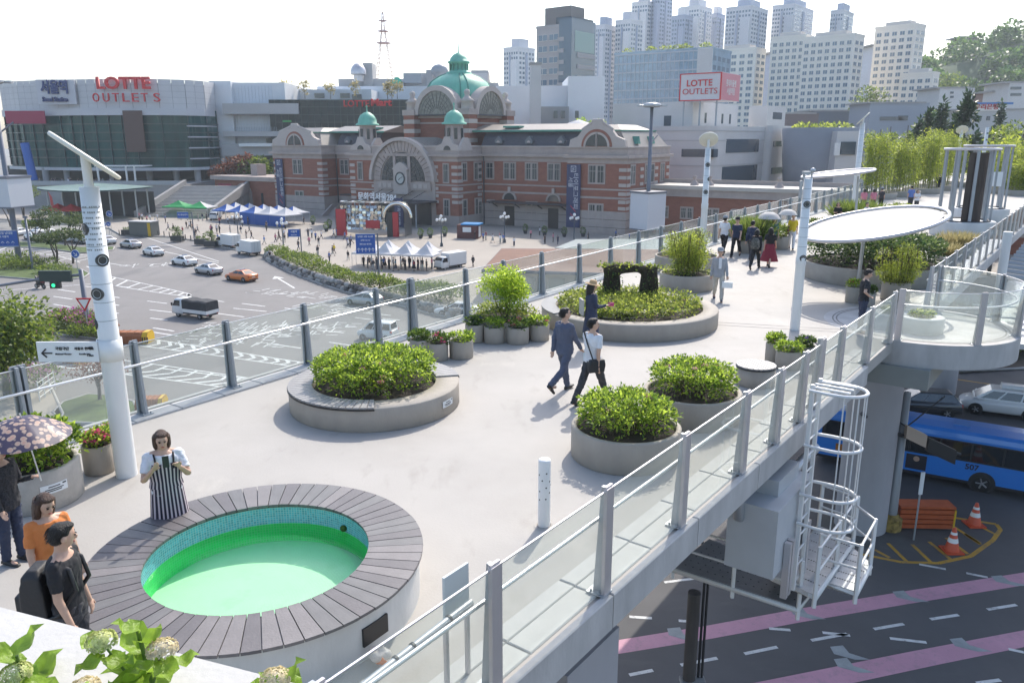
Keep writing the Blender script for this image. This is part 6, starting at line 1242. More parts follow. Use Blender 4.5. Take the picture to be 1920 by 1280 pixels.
    for s in (1,-1):
        b=MB(); e=sec[-1]; b.box(L/2-.30,s*e[1]*.62,e[3]-.10,L/2-.06,s*(e[1]*1.07),e[3]+.03); b.build('headlight',hl,t)
        e=sec[0]; b=MB(); b.box(-L/2+.02,s*e[1]*.55,e[3]-.16,-L/2+.22,s*e[1]*1.13,e[3]+.03); b.build('taillight',redl,t)
        b=MB(); b.ell((xb1-.25,s*(hw+.09),zb+.08),(.07,.11,.07),8,5); b.build('mirror',pm,t)
        b=MB(); b.box(-L*.3,s*hw*.98,.24,L*.3,s*(hw+.006),.30); b.build('sill_trim',blackt,t)
    b=MB(); b.box(L/2-.03,-.5,.36,L/2+.015,.5,.54); b.build('grille',blackt,t); b=MB(); b.box(-L/2-.012,-.26,.62,-L/2+.05,.26,.74); b.build('number_plate',platem,t)
    b=MB(); b.box(-L/2-.02,-.7,.34,-L/2+.1,.7,.44); b.build('bumper_trim',blackt,t)
    if taxi: b=MB(); b.obox(((xt0+xt1)/2,0,zt-.01),(.28,.75,.16),0,top=(.18,.65)); b.build('roof_sign',taxi,t)
    return t
def put(o,Rp,Fp,z=G,label=None,recol=None,first=False,scale=None):
    a,c=at(*Rp,z),at(*Fp,z); m=(a+c)/2; rz=atan2((c-a).y,(c-a).x)
    if first: o.location=m; o.rotation_euler=(0,0,rz); 
    else: o=dup(o,m,rz,label,recol=recol)
    if first and label: o['label']=label
    return o
ts=mat('taxi_sign_grey',(.35,.36,.4),.4)
tx=car('taxi','orange taxi turning on the plaza road at the tail of the queue','taxi','sedan',po,'taxis queueing on the plaza road',ts); put(tx,(476,529),(430,523),first=True)
for (r,f,c,lab) in (((411,517),(372,510),ps,'silver taxi directly ahead of the orange one'),((364,500),(328,494),pw,'white taxi third from the back of the queue, ahead of the silver one'),((303,482),(273,475),pw,'white taxi with a red roof light, second from the front of the queue'),((261,467),(230,462),ps,'silver grey taxi at the front of the queue in the open road'),((212,459),(186,455),pw,'white taxi half hidden behind the big white lamp pole')): put(tx,r,f,label=lab,recol={'paint_orange':c})
h=car('hatchback_car','silver hatchback driving away below the glass railing, near the rubble planter wall','car','hatch',ps); put(h,(712,575),(655,568),first=True)
h2=car('white_car','white sedan seen through the glass railing behind the lime green sapling','car','sedan',pw); put(h2,(890,592),(826,590),first=True)
mv=car('microvan','small boxy white van below the railing, behind the seat ring planter','van','microvan',pw); put(mv,(735,638),(683,634),first=True)
sv=car('suv_car','dark graphite SUV beyond the blue bus under the bridge','car','suv',pg); put(sv,(1782,778),(1672,770),first=True)
mp=car('people_carrier','white people carrier with a roof box, right of the graphite SUV','car','mpv',pw); put(mp,(1930,782),(1822,768),first=True); b=MB(); b.loft([[(x,y,z) for y,z in ((-.4,1.83),(.4,1.83),(.42,1.98),(.3,2.12),(-.3,2.12),(-.42,1.98))] for x in (-1.7,.2)]); b.build('roof_box',pw,mp)
sd=car('white_sedan','pale silver sedan below the curved glass balcony at the right edge','car','sedan',ps); put(sd,(1945,655),(1866,648),first=True)
pkc=car('parked_car','white car parked behind the shrubs, left of the blue road sign','car','sedan',pw,'cars parked behind the shrubs'); put(pkc,(75,452),(50,447),first=True)
for (r,f,c,lab) in (((112,448),(82,452),ps,'silver car parked behind the clipped pines'),((140,455),(112,450),pw,'white car parked furthest right behind the clipped pines'),((170,458),(142,454),ps,'grey car parked just left of the big white lamp pole'),((48,440),(20,444),pw,'white car parked beside the red market stalls'),((66,441),(95,437),pw,'white car nose-in behind the blue road sign')): put(pkc,r,f,label=lab,recol={'paint_white':c})
# trucks
def truck(name,label,kind,group=None):
    t=thing(name,label,'truck',(0,0,0),0,group); L=5.0; xc=1.05
    sec=[(2.45,.74,.45,1.25),(2.40,.82,.4,1.32),(2.05,.84,.38,1.9),(1.85,.83,.38,1.97),(xc,.83,.38,1.99),(xc-.02,.80,.4,1.95)]; R=[]
    for (x,h,z0,z1) in sec: h_=[(h*.95,z0),(h,z0+.15),(h,1.15 if z1>1.4 else z1*.8),(h*.9,z1-.08),(h*.75,z1)]; R.append([(x,a,z) for a,z in h_]+[(x,-a,z) for a,z in h_[::-1]])
    b=MB(); b.loft(R); b.build('cab',pw,t)
    quadwin(t,[(2.42,-.74,1.25),(2.42,.74,1.25),(2.08,.70,1.86),(2.08,-.70,1.86)],.04,.96,.05,.95,.012,carg,'windscreen')
    for s in (1,-1):
        Q=[(1.25,-.85,1.2),(2.25,-.85,1.2),(2.0,-.775,1.84),(1.25,-.775,1.84)] if s<0 else [(2.25,.85,1.2),(1.25,.85,1.2),(1.25,.775,1.84),(2.0,.775,1.84)]
        quadwin(t,Q,.02,.98,.05,.95,.008,carg,'side_window'); b=MB(); b.box(2.4,s*.5,.7,2.5,s*.74,.86); b.build('headlight',hl,t); b=MB(); b.box(2.2,s*.86,1.25,2.3,s*1.02,1.55); b.build('mirror',blackt,t)
        b=MB(); b.box(-2.42,s*.55,.55,-2.36,s*.8,.68); b.build('taillight',redl,t)
        for x in (1.7,-1.3): wheel(t,x,s*.68,.31 if x>0 else .29,.2,s)
    b=MB(); b.box(-2.4,-.72,.42,1.0,.72,.60); b.build('chassis',blackt,t); b=MB(); b.box(2.42,-.75,.4,2.52,.75,.58); b.build('bumper',blackt,t)
    if kind=='box':
        b=MB(); b.box(-2.45,-.86,.62,.98,.86,2.35); b.build('cargo_box',mat('box_white',(.66,.66,.65),.5),t); b=MB(); b.box(-2.48,-.82,.68,-2.44,-.02,2.25); b.build('rear_door',mat('box_door',(.55,.57,.57),.45),t); b=MB(); b.box(-2.48,.02,.68,-2.44,.82,2.25); b.build('rear_door',_M['box_door'],t)
        b=MB(); b.box(-2.50,-.87,2.3,.99,.87,2.37); b.build('roof_rail',whp,t)
        for y in (-.3,.3): b=MB(); b.cyl((-2.5,y,.75),(-2.5,y,2.2),.02,n=6); b.build('door_bar',steel,t)
    else:
        b=MB(); b.box(-2.45,-.86,.62,.98,.86,.98); b.build('drop_side',pw,t)
        b=MB(); b.loft([[(x,-.84,.96),(x,.84,.96),(x,.84,1.78+dz),(x,.66,1.9+dz),(x,-.66,1.9+dz),(x,-.84,1.78+dz)] for x,dz in ((.95,.06),(.3,.08),(-.4,-.02),(-1.2,.07),(-2.43,.0))],sm=False); b.build('canvas_cover',canv,t)
    return t
tr=truck('canvas_truck','small white truck with a black canvas cover crossing the junction alone','canvas'); put(tr,(404,599),(332,590),first=True)
bt=truck('box_truck','white box truck by the kerb, further of the two on the plaza edge','box','white box trucks'); put(bt,(452,468),(408,461),first=True)
put(bt,(486,481),(447,474),label='nearer of the two white box trucks by the kerb, rear doors showing')
put(bt,(868,500),(820,508),label='white box truck parked beside the row of white peaked tents')
put(bt,(418,408),(392,418),label='white truck parked between the green and the blue tents')
# motorcycle
mc=thing('motorcycle','dark motorcycle with rider waiting at the left side of the junction','motorcycle',at(76,541,G),radians(160)); b=MB()
for x in (-.62,.62): wheel(mc,x,0,.30,.12,1)
b=MB(); b.loft([[(x,y*w,z+dz) for y,dz in ((-.5,0),(.5,0),(.5,.8),(-.5,.8))] for x,w,z in ((-.7,.3,.6),(-.2,.4,.45),(.3,.4,.5),(.55,.2,.8))]); b.build('body',blackt,mc); b=MB(); b.tube([(.62,0,.3),(.45,0,1.0)],.05,6); b.tube([(.42,-.35,1.05),(.42,.35,1.05)],.03,6); b.build('fork',steel,mc); b=MB(); b.box(-.75,-.2,.85,-.35,.2,1.2); b.build('delivery_box',redm,mc)
# bus
bs=thing('city_bus','blue city bus with a white roof pod passing under the bridge','bus'); L=11.2; hw=1.25; zt=3.15
prof=[(-hw,.35),(-hw,2.75),(-hw+.06,2.98),(-hw+.25,3.12),(0,3.17),(hw-.25,3.12),(hw-.06,2.98),(hw,2.75),(hw,.35)]
b=MB(); b.loft([[(x,y*k,z) for y,z in prof] for x,k in ((-L/2,.96),(-L/2+.15,1.),(L/2-.15,1.),(L/2,.96))],sm=False); b.build('body',pb,bs)
for s in (1,-1):
    b=MB(); b.box(-L/2+.5,s*hw*.99,1.55,L/2-.3,s*(hw+.012),2.62); b.build('window_band',blackt,bs)
    for k in range(7): x0=-L/2+.65+k*1.45; b=MB(); b.box(x0,s*hw,1.63,x0+1.36,s*(hw+.022),2.54); b.build('side_window',carg,bs)
    b=MB(); b.box(-L/2,s*hw*.99,.35,L/2,s*(hw+.008),.5); b.build('skirt',blackt,bs)
    for x in (-2.75,3.1): 
        b=MB(); b.cyl((x,s*(hw-.3),.5),(x,s*(hw+.01),.5),.62,n=24); b.build('wheel_arch',blackt,bs); wheel(bs,x,s*(hw-.12),.49,.3,s)
b=MB(); b.loft([[(x,y,z) for y,z in ((-.8,3.1),(.8,3.1),(.8,3.36),(.65,3.46),(-.65,3.46),(-.8,3.36))] for x in (1.2,1.3,4.2,4.3)]); b.build('roof_pod',pw,bs)
b=MB(); b.loft([[(x,y,z) for y,z in ((-.9,3.1),(.9,3.1),(.9,3.22),(-.9,3.22))] for x in (4.6,5.4)]); b.build('roof_vent',pw,bs)
b=MB(); b.box(-1.9,-.4,3.1,-1.1,.4,3.22); b.build('roof_hatch',paint('hatch_blue',(.04,.2,.55)),bs)
b=MB(); b.box(L/2-.02,-1.1,1.2,L/2+.02,1.1,2.6); b.build('windscreen',carg,bs)
# right and left flanks carry the same advert; bus faces +x, the flank seen is on its left
def ad(s):
    y=s*(hw+.014); r=(pi/2,0,0) if s<0 else (pi/2,0,pi); f=(lambda x:x) if s<0 else (lambda x:x)
    text('507',.42,inkm,bs,(-2.2,y,1.28),r,.004,.01); 
    for (x0,x1,z0,z1,m) in ((-.1,.9,.62,1.45,mat('ad_dark',(.02,.02,.03),.6)),(1.0,1.7,.95,1.4,mat('ad_tan',(.42,.30,.14),.6)),(4.0,4.5,.9,1.3,mat('ad_brown',(.35,.14,.03),.6))): b=MB(); b.box(x0,y-.004*s,z0,x1,y+.004*s,z1); b.build('advert_panel',m,bs)
    b=MB(); b.cyl((.4,y,1.22),(.4,y+.012*s,1.22),.15,n=14); b.build('advert_face',mat('ad_skin',(.40,.27,.20),.6),bs)
    text('의정부 민락2지구 잔여세대',.22,whp,bs,(2.75,y,1.33),r,.004,.0,sx=.8); b=MB(); b.box(2.2,y-.003*s,1.08,3.3,y+.004*s,1.15); b.build('advert_strip',mat('ad_cyan',(.10,.5,.55),.6),bs)
ad(1)
wp=at(1838,921,G); d=(at(1643,880,G+.4)-at(1813,912,G+.4)); d.z=0; d.normalize(); rz=atan2(d.y,d.x)
# rear wheel on the flank facing the camera sits at wp
n=Vector((-d.y,d.x,0)); s=1 if n.dot(Vector((wp.x,wp.y,0)))<0 else -1
bs.location=wp-d*(-2.75)-n*(s*(hw-.1)); bs.rotation_euler=(0,0,rz)
# ================================================================ TENTS
frm=mat('tent_frame',(.55,.56,.57),.4,metal=.4)
def tent(name,label,px,w,d,h,rz,m,m2=None,group=None,walls=False):
    p=at(*px,G+.15); t=thing(name,label,'tent',p,rz,group); b=MB(); e=.22
    C=[(-w/2,-d/2),(w/2,-d/2),(w/2,d/2),(-w/2,d/2)]; n=6
    for k in range(4):
        (x0,y0),(x1,y1)=C[k],C[(k+1)%4]; b=MB(); prev=None; vs=[];fs=[]
        for i in range(n+1):
            f=i/n; s=1-f; z=h+(1.45 if m is tw_ else 1.3)*f**1.35 - .06*sin(pi*f); vs+=[(x0*s,y0*s,z),((x0+x1)/2*s,(y0+y1)/2*s,z-.10*sin(pi*f)*s),(x1*s,y1*s,z)]
        for i in range(n): a=i*3; fs+=[[a,a+1,a+4,a+3],[a+1,a+2,a+5,a+4]]
        b.add(vs,fs,0,True); mm=m2 if (m2 and k in (1,)) else m; b.build('roof_panel',mm,t)
        b=MB(); b.add([(x0,y0,h),(x1,y1,h),(x1,y1,h-e),(x0,y0,h-e)],[[0,1,2,3]]); b.build('valance',mm,t)
        b=MB(); b.cyl((x0*.99,y0*.99,0),(x0*.99,y0*.99,h),.03,n=6); b.build('leg',frm,t)
    if walls: b=MB(); b.box(-w/2,-d/2-.01,.05,w/2,-d/2+.01,h-.2); b.build('side_wall',m,t)
    return t
tw_=mat('tent_white',(.64,.64,.66),.7,trans=.3,var=.03,scale=1); tbl=mat('tent_blue',(.03,.12,.42),.65,trans=.3); tgr=mat('tent_green',(.03,.36,.11),.65,trans=.3); trd=mat('tent_red',(.60,.06,.05),.65,trans=.3)
o=('first','second','third','fourth','fifth','sixth','seventh','eighth')
for i in range(4):
    a,c=at(690,501,G+.15),at(803,506,G+.15); p=a.lerp(c,i/3); u=(c-a)/3
    for j in range(2):
        q=p+Vector((-.2,j*u.length*.98,0)); px=(0,0); t=tent('white_tent','white peaked tent, %s from the west in the %s row by the rubble planter wall'%(o[i],('front','back')[j]),(712,522),u.length*.99,u.length*.97,2.25,0,tw_,None,'white peaked tents'); t.location=(q.x,q.y,G+.15); t.rotation_euler=(0,0,atan2(u.y,u.x))
for i in range(5):
    a,c=at(428,414,G+.15),at(538,424,G+.15); p=a.lerp(c,i/4); u=(c-a)/4
    for j in range(2):
        q=p+Vector((.3*j,j*u.length*.95,0)); t=tent('blue_tent','blue and white peaked tent, %s from the west in the %s blue row'%(o[i],('front','back')[j]),(428,414),u.length*.99,u.length*.95,2.5,0,tbl if not(i>2 and j==0) else tw_,tw_,'blue and white peaked tents',j==0 and i>1); t.location=(q.x,q.y,G+.15); t.rotation_euler=(0,0,atan2(u.y,u.x))
        if j==0 and i>1: 
            for c_ in children(t):
                if c_.name.startswith('side_wall'): c_.data.materials[0]=tbl
for i,(x,y) in enumerate(((338,405),(378,407))): tent('green_tent','green tent roof, %s of the two left of the blue tents'%('left','right')[i],(x,y),6,5,2.4,-.15,tgr,tw_ if i else None,'green tents')
for i,(x,y) in enumerate(((112,411),(137,412))): tent('red_tent','red tent, %s of the two beside the big white lamp pole'%('left','right')[i],(x,y),5,5,2.3,-.1,trd,None,'red tents')
# feather flags
for i,(x,yb,yt) in enumerate(((97,395,358),(130,393,362),(183,405,365),(56,388,358))):
    p=at(x,yb,G+.15); t=thing('feather_flag','red feather flag on a bent pole, %s'%('left of the red tents','over the red tents','right of the big white lamp pole','furthest west')[i],'flag',p,0,'red feather flags'); H=aty(x,yt,p.y).z-p.z; b=MB(); b.tube([(0,0,0),(-.1,0,H*.7),(-.4,0,H)],.04,5); b.build('pole',steel,t); b=MB(); b.prism([(0,0),(0,0),(0,0)],0,0) if False else b.yprism([(-.02,H*.25),(.75,H*.22),(.55,H*.7),(-.35,H*.99),(-.1,H*.7)],-.02,.02); b.build('flag_cloth',mat('flag_red',(.60,.10,.09),.6,trans=.3),t)
# ================================================================ MIRROR GATE
gt=thing('mirror_gate','arched walk-through pavilion of shiny mirrored panels with red pillars in front of the old station','pavilion',at(702,440,G+.15),radians(-10)); chrome=mat('mirror_panel',(.62,.60,.55),.12,metal=1.,island=.3); Wd=at(768,440,G).x-at(636,440,G).x
sh=MB().box(-.32,-.04,0,.32,.04,.5).mesh('mirror_shingle',[chrome]); g=random.Random(4); H=6.2
b=MB(); r=Wd*.12
prof=[(-Wd/2,0),(-Wd/2,H-2)]+[(-Wd/2+2-2*cos(pi/2*i/6),H-2+2*sin(pi/2*i/6)) for i in range(7)]+[(Wd/2-2+2*sin(pi/2*i/6),H-2+2*cos(pi/2*i/6)) for i in range(7)]+[(Wd/2,0)]
vs=[];fs=[]
for (x,z) in prof: vs+=[(x,-2.2,z),(x,2.2,z)]
for i in range(len(prof)-1): fs.append([2*i,2*i+2,2*i+3,2*i+1])
b.add(vs,fs); b.build('shell',mat('gate_shell',(.30,.29,.27),.3,metal=.8),gt)
for i in range(13):
    for j in range(9):
        x=-Wd*.40+Wd*.66*i/12; z=1.2+j*.5; o=link('mirror_shingle',sh,gt,(x+g.uniform(-.1,.1),-2.35,z)); o.rotation_euler=(g.uniform(-.5,.25),g.uniform(-.2,.2),g.uniform(-.5,.5))
for i in range(20):
    f=i/19; a=pi*f; o=link('mirror_shingle',sh,gt,(-Wd*.47+Wd*.93*f,g.uniform(-1.8,1.8),H+.05)); o.rotation_euler=(pi/2+g.uniform(-.3,.3),0,g.uniform(-.5,.5))
b=MB(); b.box(-Wd*.48,-2.6,0,-Wd*.34,-2.1,5.0); b.build('red_pillar',mat('gate_red',(.40,.02,.03),.4),gt); b=MB(); b.box(Wd*.26,-2.9,0,Wd*.34,-2.3,4.6); b.build('dark_doorway',blackm,gt); b=MB(); b.box(Wd*.345,-2.9,0,Wd*.42,-2.3,4.6); b.build('red_pillar',_M['gate_red'],gt)
b=MB(); b.tube([(Wd*.22+2.2*1.2*(1-cos(pi*i/14)),-2.6,3.6+2.6*sin(pi*i/14)) for i in range(15)],.35,6); b.build('side_arch',_M['mirror_panel'],gt); b=MB(); b.box(-Wd*.05,-2.6,1.5,Wd*.15,-2.45,3.0); b.build('red_board',_M['gate_red'],gt)
# ================================================================ STREET LAMPS, BOLLARDS, KIOSKS, POTS
globe=mat('lamp_globe',(.75,.75,.74),.25)
def globes(label,px,H=4.8):
    t=thing('globe_lamp',label,'street lamp',at(*px,G+.15),0,'five-globe street lamps'); b=MB(); b.lathe([(.28,0),(.24,.5),(.11,.7),(.08,H),(0,H)],10); b.build('post',mat('lamp_post_dark',(.06,.07,.08),.5),t)
    for k in range(4): a=k*pi/2+.4; b=MB(); b.tube([(0,0,H*.82),(.45*cos(a),.45*sin(a),H*.8),(.75*cos(a),.75*sin(a),H*.88)],.04,5); b.build('arm',_M['lamp_post_dark'],t); b=MB(); b.ell((.75*cos(a),.75*sin(a),H*.94),(.24,.24,.27),10,6); b.build('globe',globe,t)
    b=MB(); b.ell((0,0,H+.3),(.27,.27,.3),10,6); b.build('globe',globe,t)
for px,l in (((828,462),'five-globe street lamp left of the ticket kiosk by the station'),((946,455),'five-globe street lamp in front of the right wing doors of the station'),((1076,458),'five-globe street lamp below the right navy banner'),((532,470),'five-globe street lamp at the west end of the rubble planter wall'),((448,455),'five-globe street lamp in front of the blue tents')): globes(l,px)
kb=thing('ticket_kiosk','small dark red kiosk with a bright blue roof in front of the station','kiosk',at(880,446,G+.15),radians(-12)); b=MB(); b.box(-2.0,-1.3,0,2.0,1.3,2.5); b.build('wall',mat('kiosk_maroon',(.10,.03,.03),.5),kb); b=MB(); b.box(-1.2,-1.6,2.5,2.3,1.5,2.75); b.build('roof',mat('kiosk_blue',(.02,.22,.5),.5),kb); b=MB(); b.box(-.9,-1.34,1.2,.7,-1.28,2.1); b.build('window',labm,kb); b=MB(); b.box(1.98,-.8,.3,2.03,.6,2.2); b.build('side_window',labm,kb)
k2=thing('roadside_kiosk','grey-green shuttered kiosk with a yellow post beside the kerb','kiosk',at(272,441,G+.15),radians(-14)); b=MB(); b.box(-2.4,-1.2,0,2.4,1.2,2.6); b.build('wall',mat('kiosk_grey',(.12,.13,.12),.5),k2); b=MB(); b.box(-2.5,-1.4,2.6,2.5,1.3,2.75); b.build('roof',conc,k2); b=MB(); b.box(1.7,-1.28,0,2.3,-1.18,2.5); b.build('yellow_post',mat('hazard_yellow',(.6,.38,.02),.5),k2); b=MB(); b.box(-2.45,-1.1,0,-2.38,1.0,1.4); b.build('green_panel',mat('kiosk_green',(.02,.18,.12),.5),k2)
bo=MB(); bo.lathe([(.09,0),(.09,.85),(.05,.95),(0,.95)],8); bm_=bo.mesh('bollard_post',mat('iron_bollard',(.06,.06,.06),.5))
for i,(x,y) in enumerate(((297,442),(308,443),(318,444),(328,445),(338,447),(348,449),(358,451),(368,453),(388,458),(224,440),(233,441),(243,441),(487,476),(498,478),(560,450),(540,446))):
    p=at(x,y,G+.15); t=link('iron_bollard',bm_,None,p); tag(t,'short dark iron bollard in the line along the plaza kerb','bollard','iron bollards along the plaza kerb'); 
def cartpot(label,px,pine=True):
    t=thing('street_planter',label,'planter',at(*px,G+.15),-.2,'dark street planters'); b=MB(); b.box(-1.1,-.5,0,1.1,.5,.95); b.build('trough',mat('trough_dark',(.05,.05,.05),.6),t)
    if pine: b=MB(); b.tube([(0,0,.8),(.25,0,1.5),(-.1,0,2.0)],.07,5); b.build('trunk',bark,t); P,O=crown(260,[(-.4,0,2.1,.8,.5,.2),(.5,0,1.7,.6,.4,.18),(0,0,2.4,.5,.4,.18)],3,.3); link('needles',leaves('needles',P,O,.3,lf_dark,.4),t,kind='stuff')
    P,O=mound(200,.9,.4,20,4); P[:,1]*=.5; link('foliage',leaves('foliage',P,O,.22,lf_dark,.5),t,(0,0,.9),kind='stuff')
cartpot('dark street planter without a tree, beside the shuttered kiosk',(240,440),False); cartpot('dark street planter with a small leaning pine, under the blue direction sign',(333,452)); cartpot('dark street planter with a small pine behind the further box truck',(396,462)); cartpot('dark roadside planter of shrubs between the two small pines',(378,458),False)
def topiary(label,px,s=1.):
    t=thing('potted_shrub',label,'potted plant',at(*px,G+.15),0,'clipped potted shrubs'); b=MB(); b.lathe([(.3,0),(.42,.6),(.36,.6),(0,.55)],10); b.build('pot',blackt,t); P,O=crown(240,[(0,0,1.15*s,.5,.5,.65*s)],5,.7); link('foliage',leaves('foliage',P,O,.2,lf_dark,.6),t,kind='stuff')
for px,l in (((985,438),'clipped potted shrub between the right wing doors'),((1021,442),'clipped potted shrub second from the right wing door'),((1058,444),'clipped potted shrub right of the third globe lamp'),((1093,444),'clipped potted shrub under the right navy banner'),((587,421),'clipped potted shrub by the door stairs'),((618,428),'taller clipped shrub beside the mirror gate'),((612,434),'low clipped shrub left of the mirror gate'),((807,446),'clipped potted shrub by the blue entrance banner'),((789,447),'clipped potted shrub at the main entrance'),((834,443),'clipped potted shrub left of the ticket kiosk')): topiary(l,px)
# ================================================================ RUBBLE PLANTER WALL
rw_=thing('rubble_planter_wall','long rubble stone planter wall with shrubs curving along the plaza kerb','planter wall',(0,0,G)); stm=[mat('rubble_grey',(.20,.19,.18),.9,var=.2,scale=3,bump=.5,bscale=8),mat('rubble_dark',(.10,.095,.09),.9,var=.2,scale=3),mat('rubble_pale',(.33,.32,.30),.9,var=.15,scale=3)]
sms=[]
for k in range(6):
    b=MB(); g=random.Random(k); b.ell((0,0,0),(.5,.36,.33),7,5); b.v=[(x*g.uniform(.85,1.15),y*g.uniform(.85,1.15),z*g.uniform(.85,1.15)) for x,y,z in b.v]; sms.append(b.mesh('stone',stm[k%3]))
WP=[at(x,y,G) for x,y in wallL]; cnt=0; g=random.Random(12); carry=0
for i in range(len(WP)-1):
    a,c=WP[i],WP[i+1]; L_=(c-a).length; n=int(L_/.85)
    d_=(c-a).normalized(); nrm=Vector((-d_.y,d_.x,0))
    if nrm.y<0: nrm=-nrm
    for k in range(n):
        for r in range(2):
            p=a.lerp(c,(k+.5*(r%2)+g.uniform(-.1,.1))/n)+nrm*(.15+.22*r); o=link('stone',sms[g.randrange(6)],rw_,(p.x,p.y,.3+.5*r+g.uniform(-.05,.05)),g.uniform(0,6.3)); s=g.uniform(.85,1.3); o.scale=(s,s,s); cnt+=1
b=MB(); b.tube([p+Vector((0,0,.1-G)) - Vector((0,0,0)) for p in [Vector((q.x,q.y-.35,G)) for q in WP]],.14,5); b.build('kerb',kerbm,rw_)
def bush(label,px,R,h,lm,n=700,L=.28,seed=1,name='shrub',group=None,z=.15,flowers=None):
    t=thing(name,label,'shrub',at(*px,G+z),0,group); P,O=mound(n,R,h,max(20,n//14),seed,0,.5); link('foliage',leaves('foliage',P,O,L,lm,.5),t,kind='stuff'); b=MB()
    for k in range(5): a=k*1.3; b.tube([(0,0,-.1),(R*.3*cos(a),R*.3*sin(a),h*.4),(R*.6*cos(a),R*.6*sin(a),h*.75)],.03,4)
    b.build('stems',stemm,t)
    if flowers: P,O=mound(n//3,R*1.02,h*1.06,40,seed+5,0,.5); m=P[:,2]>h*.4; link('blossoms',leaves('blossoms',P[m],O[m],L*.8,flowers,.9),t,kind='stuff')
    return t
g=random.Random(3)
for i,(x,y,R_,h_) in enumerate(((520,481,1.8,1.6),(537,487,1.8,1.3),(552,493,2.0,1.5),(568,500,2.2,1.7),(585,508,2.2,2.0),(602,514,2.0,1.7),(618,520,1.8,1.4),(635,526,1.8,1.5),(652,534,1.7,1.5),(690,541,2.1,1.8),(708,545,2.2,2.0),(724,548,1.8,1.6),(755,552,1.6,1.4),(775,556,1.5,1.5),(800,560,1.9,1.8),(822,563,2.0,2.0),(842,566,2.0,1.8))): bush('green shrub behind the rubble planter wall, number %d from its west end'%(i+1) if False else '%s green shrub behind the rubble wall, %s'%(('bushy','loose','low','dense')[i%4],('at its west tip','just past the west tip','below the small blue sign','left of the small blue sign post','under the leaning sapling','tallest before the gap','next to the white-shirted walkers','west of the big blue sign post','at the foot of the big blue sign post','in the clump below the white tents','tallest below the white tents','right of the big blue sign post','by the first white tent leg','below the middle white tents','by the box truck at the tents','in the clump seen through the glass','at the east end seen through the glass')[i]),(x,y),R_,h_,lf_tree if i%3 else lf_green,700,.3,100+i,'green_shrub','shrubs behind the rubble wall')
# ================================================================ TREES
def tree(name,label,base,h,R,th,lm,n=2500,L=.35,seed=1,k=22,group=None,asp=.5,kind_='tree',hang=0.,shell=.55):
    t=thing(name,label,kind_,base,0,group); g=random.Random(seed); lb=lobes(R,h-th,th*.9,k,seed,.42); b=MB(); b.tube([(0,0,-.2),(.05*R*g.uniform(-1,1),.05*R*g.uniform(-1,1),th*.7),(0,0,th*1.2)],.1,8,rs=[R*.075,R*.05,R*.035]); b.build('trunk',bark,t); b=MB()
    for q in lb[:9]: b.tube([(0,0,th*g.uniform(.6,1.1)),(q[0]*.5,q[1]*.5,(th+q[2])*.5),(q[0],q[1],q[2])],.03,5,rs=[R*.03,R*.02,R*.008])
    b.build('limbs',bark,t); P,O=crown(n,lb,seed,shell); O[:,2]-=hang; link('crown',leaves('crown',P,O,L,lm,asp,rand=.7),t,kind='stuff'); return t
tree('street_tree','large green maple tree on the left edge below the signal mast',at(14,745,G),7.2,3.9,3.2,lf_tree,6500,.36,5,30,hang=.4)
tree('maple_tree','small rusty red maple staked on the little grass island',at(187,752,G),3.6,2.1,1.7,leafmat('rust_leaf',(.13,.05,.025),(.24,.11,.06),.3),1100,.2,6,14)
tree('plaza_tree','dark green tree with reddish tips by the low brick wing',at(385,372,G),10,4.2,2.5,lf_tree,1500,.7,8,18); tree('plaza_tree','small reddish tree beside the stone stairway',at(362,372,G),7,2.4,2.4,_M['rust_leaf'],600,.5,9,12)
for i,(x,y,h,c) in enumerate(((440,322,6,1),(462,318,6,1),(480,324,6,0),(420,330,6,1),(500,322,4,0))):
    p=aty(x,y,225); tree('terrace_tree',('rust coloured tree over the low brick wing, widest of its clump','rust coloured tree in the middle of the clump over the low brick wing','green tree right of the rust coloured clump','rust coloured tree at the left end of the clump','red-flecked green tree nearest the old station corner')[i],Vector((p.x,p.y,G)),p.z-G+4.5,4.2,p.z-G-1,lf_tree if not c else _M['rust_leaf'],700,.9,20+i,10,'trees over the low brick wing')
for i,(x,y,R_,h_) in enumerate(((107,493,2.7,5.0),(137,494,3.0,5.2),(122,462,3.0,5.4),(95,452,2.8,6.),(150,452,2.8,5.),(45,410,4.5,8.),(20,425,3.5,7.),(70,455,2.5,4))):
    p=at(x,y,G); t=thing('clipped_pine',('clipped pine on the median, left of the pair','clipped pine on the median, right of the pair','clipped pine in front of the parked silver car','clipped pine behind the parked cars','clipped pine touching the big white lamp pole','tall leafy pine above the blue road sign','pine behind the blue road sign','low pine beside the parked white car')[i],'pine tree',p,0,'clipped pines'); g=random.Random(i); b=MB(); lb=[]
    for k in range(3): a=g.uniform(0,6.3); e=(R_*.5*cos(a),R_*.5*sin(a),h_*.7); b.tube([(0,0,-.1),(R_*.1*cos(a+1),R_*.1*sin(a+1),h_*.3),e],.1,5,rs=[.16,.12,.06])
    b.build('trunk',bark,t)
    for k in range(11): a=g.uniform(0,6.3); r=R_*.75*sqrt(g.random()); lb.append((r*cos(a),r*sin(a),h_*(.98-.35*(r/R_)**2)*g.uniform(.85,1.),R_*.34,R_*.34,h_*.085))
    P,O=crown(900,lb,i,.3); link('crown',leaves('crown',P,O,.42,lf_tree if i>4 else leafmat('pine_needle',(.025,.055,.018),(.10,.14,.04),.3),.45,up=.8),t,kind='stuff')
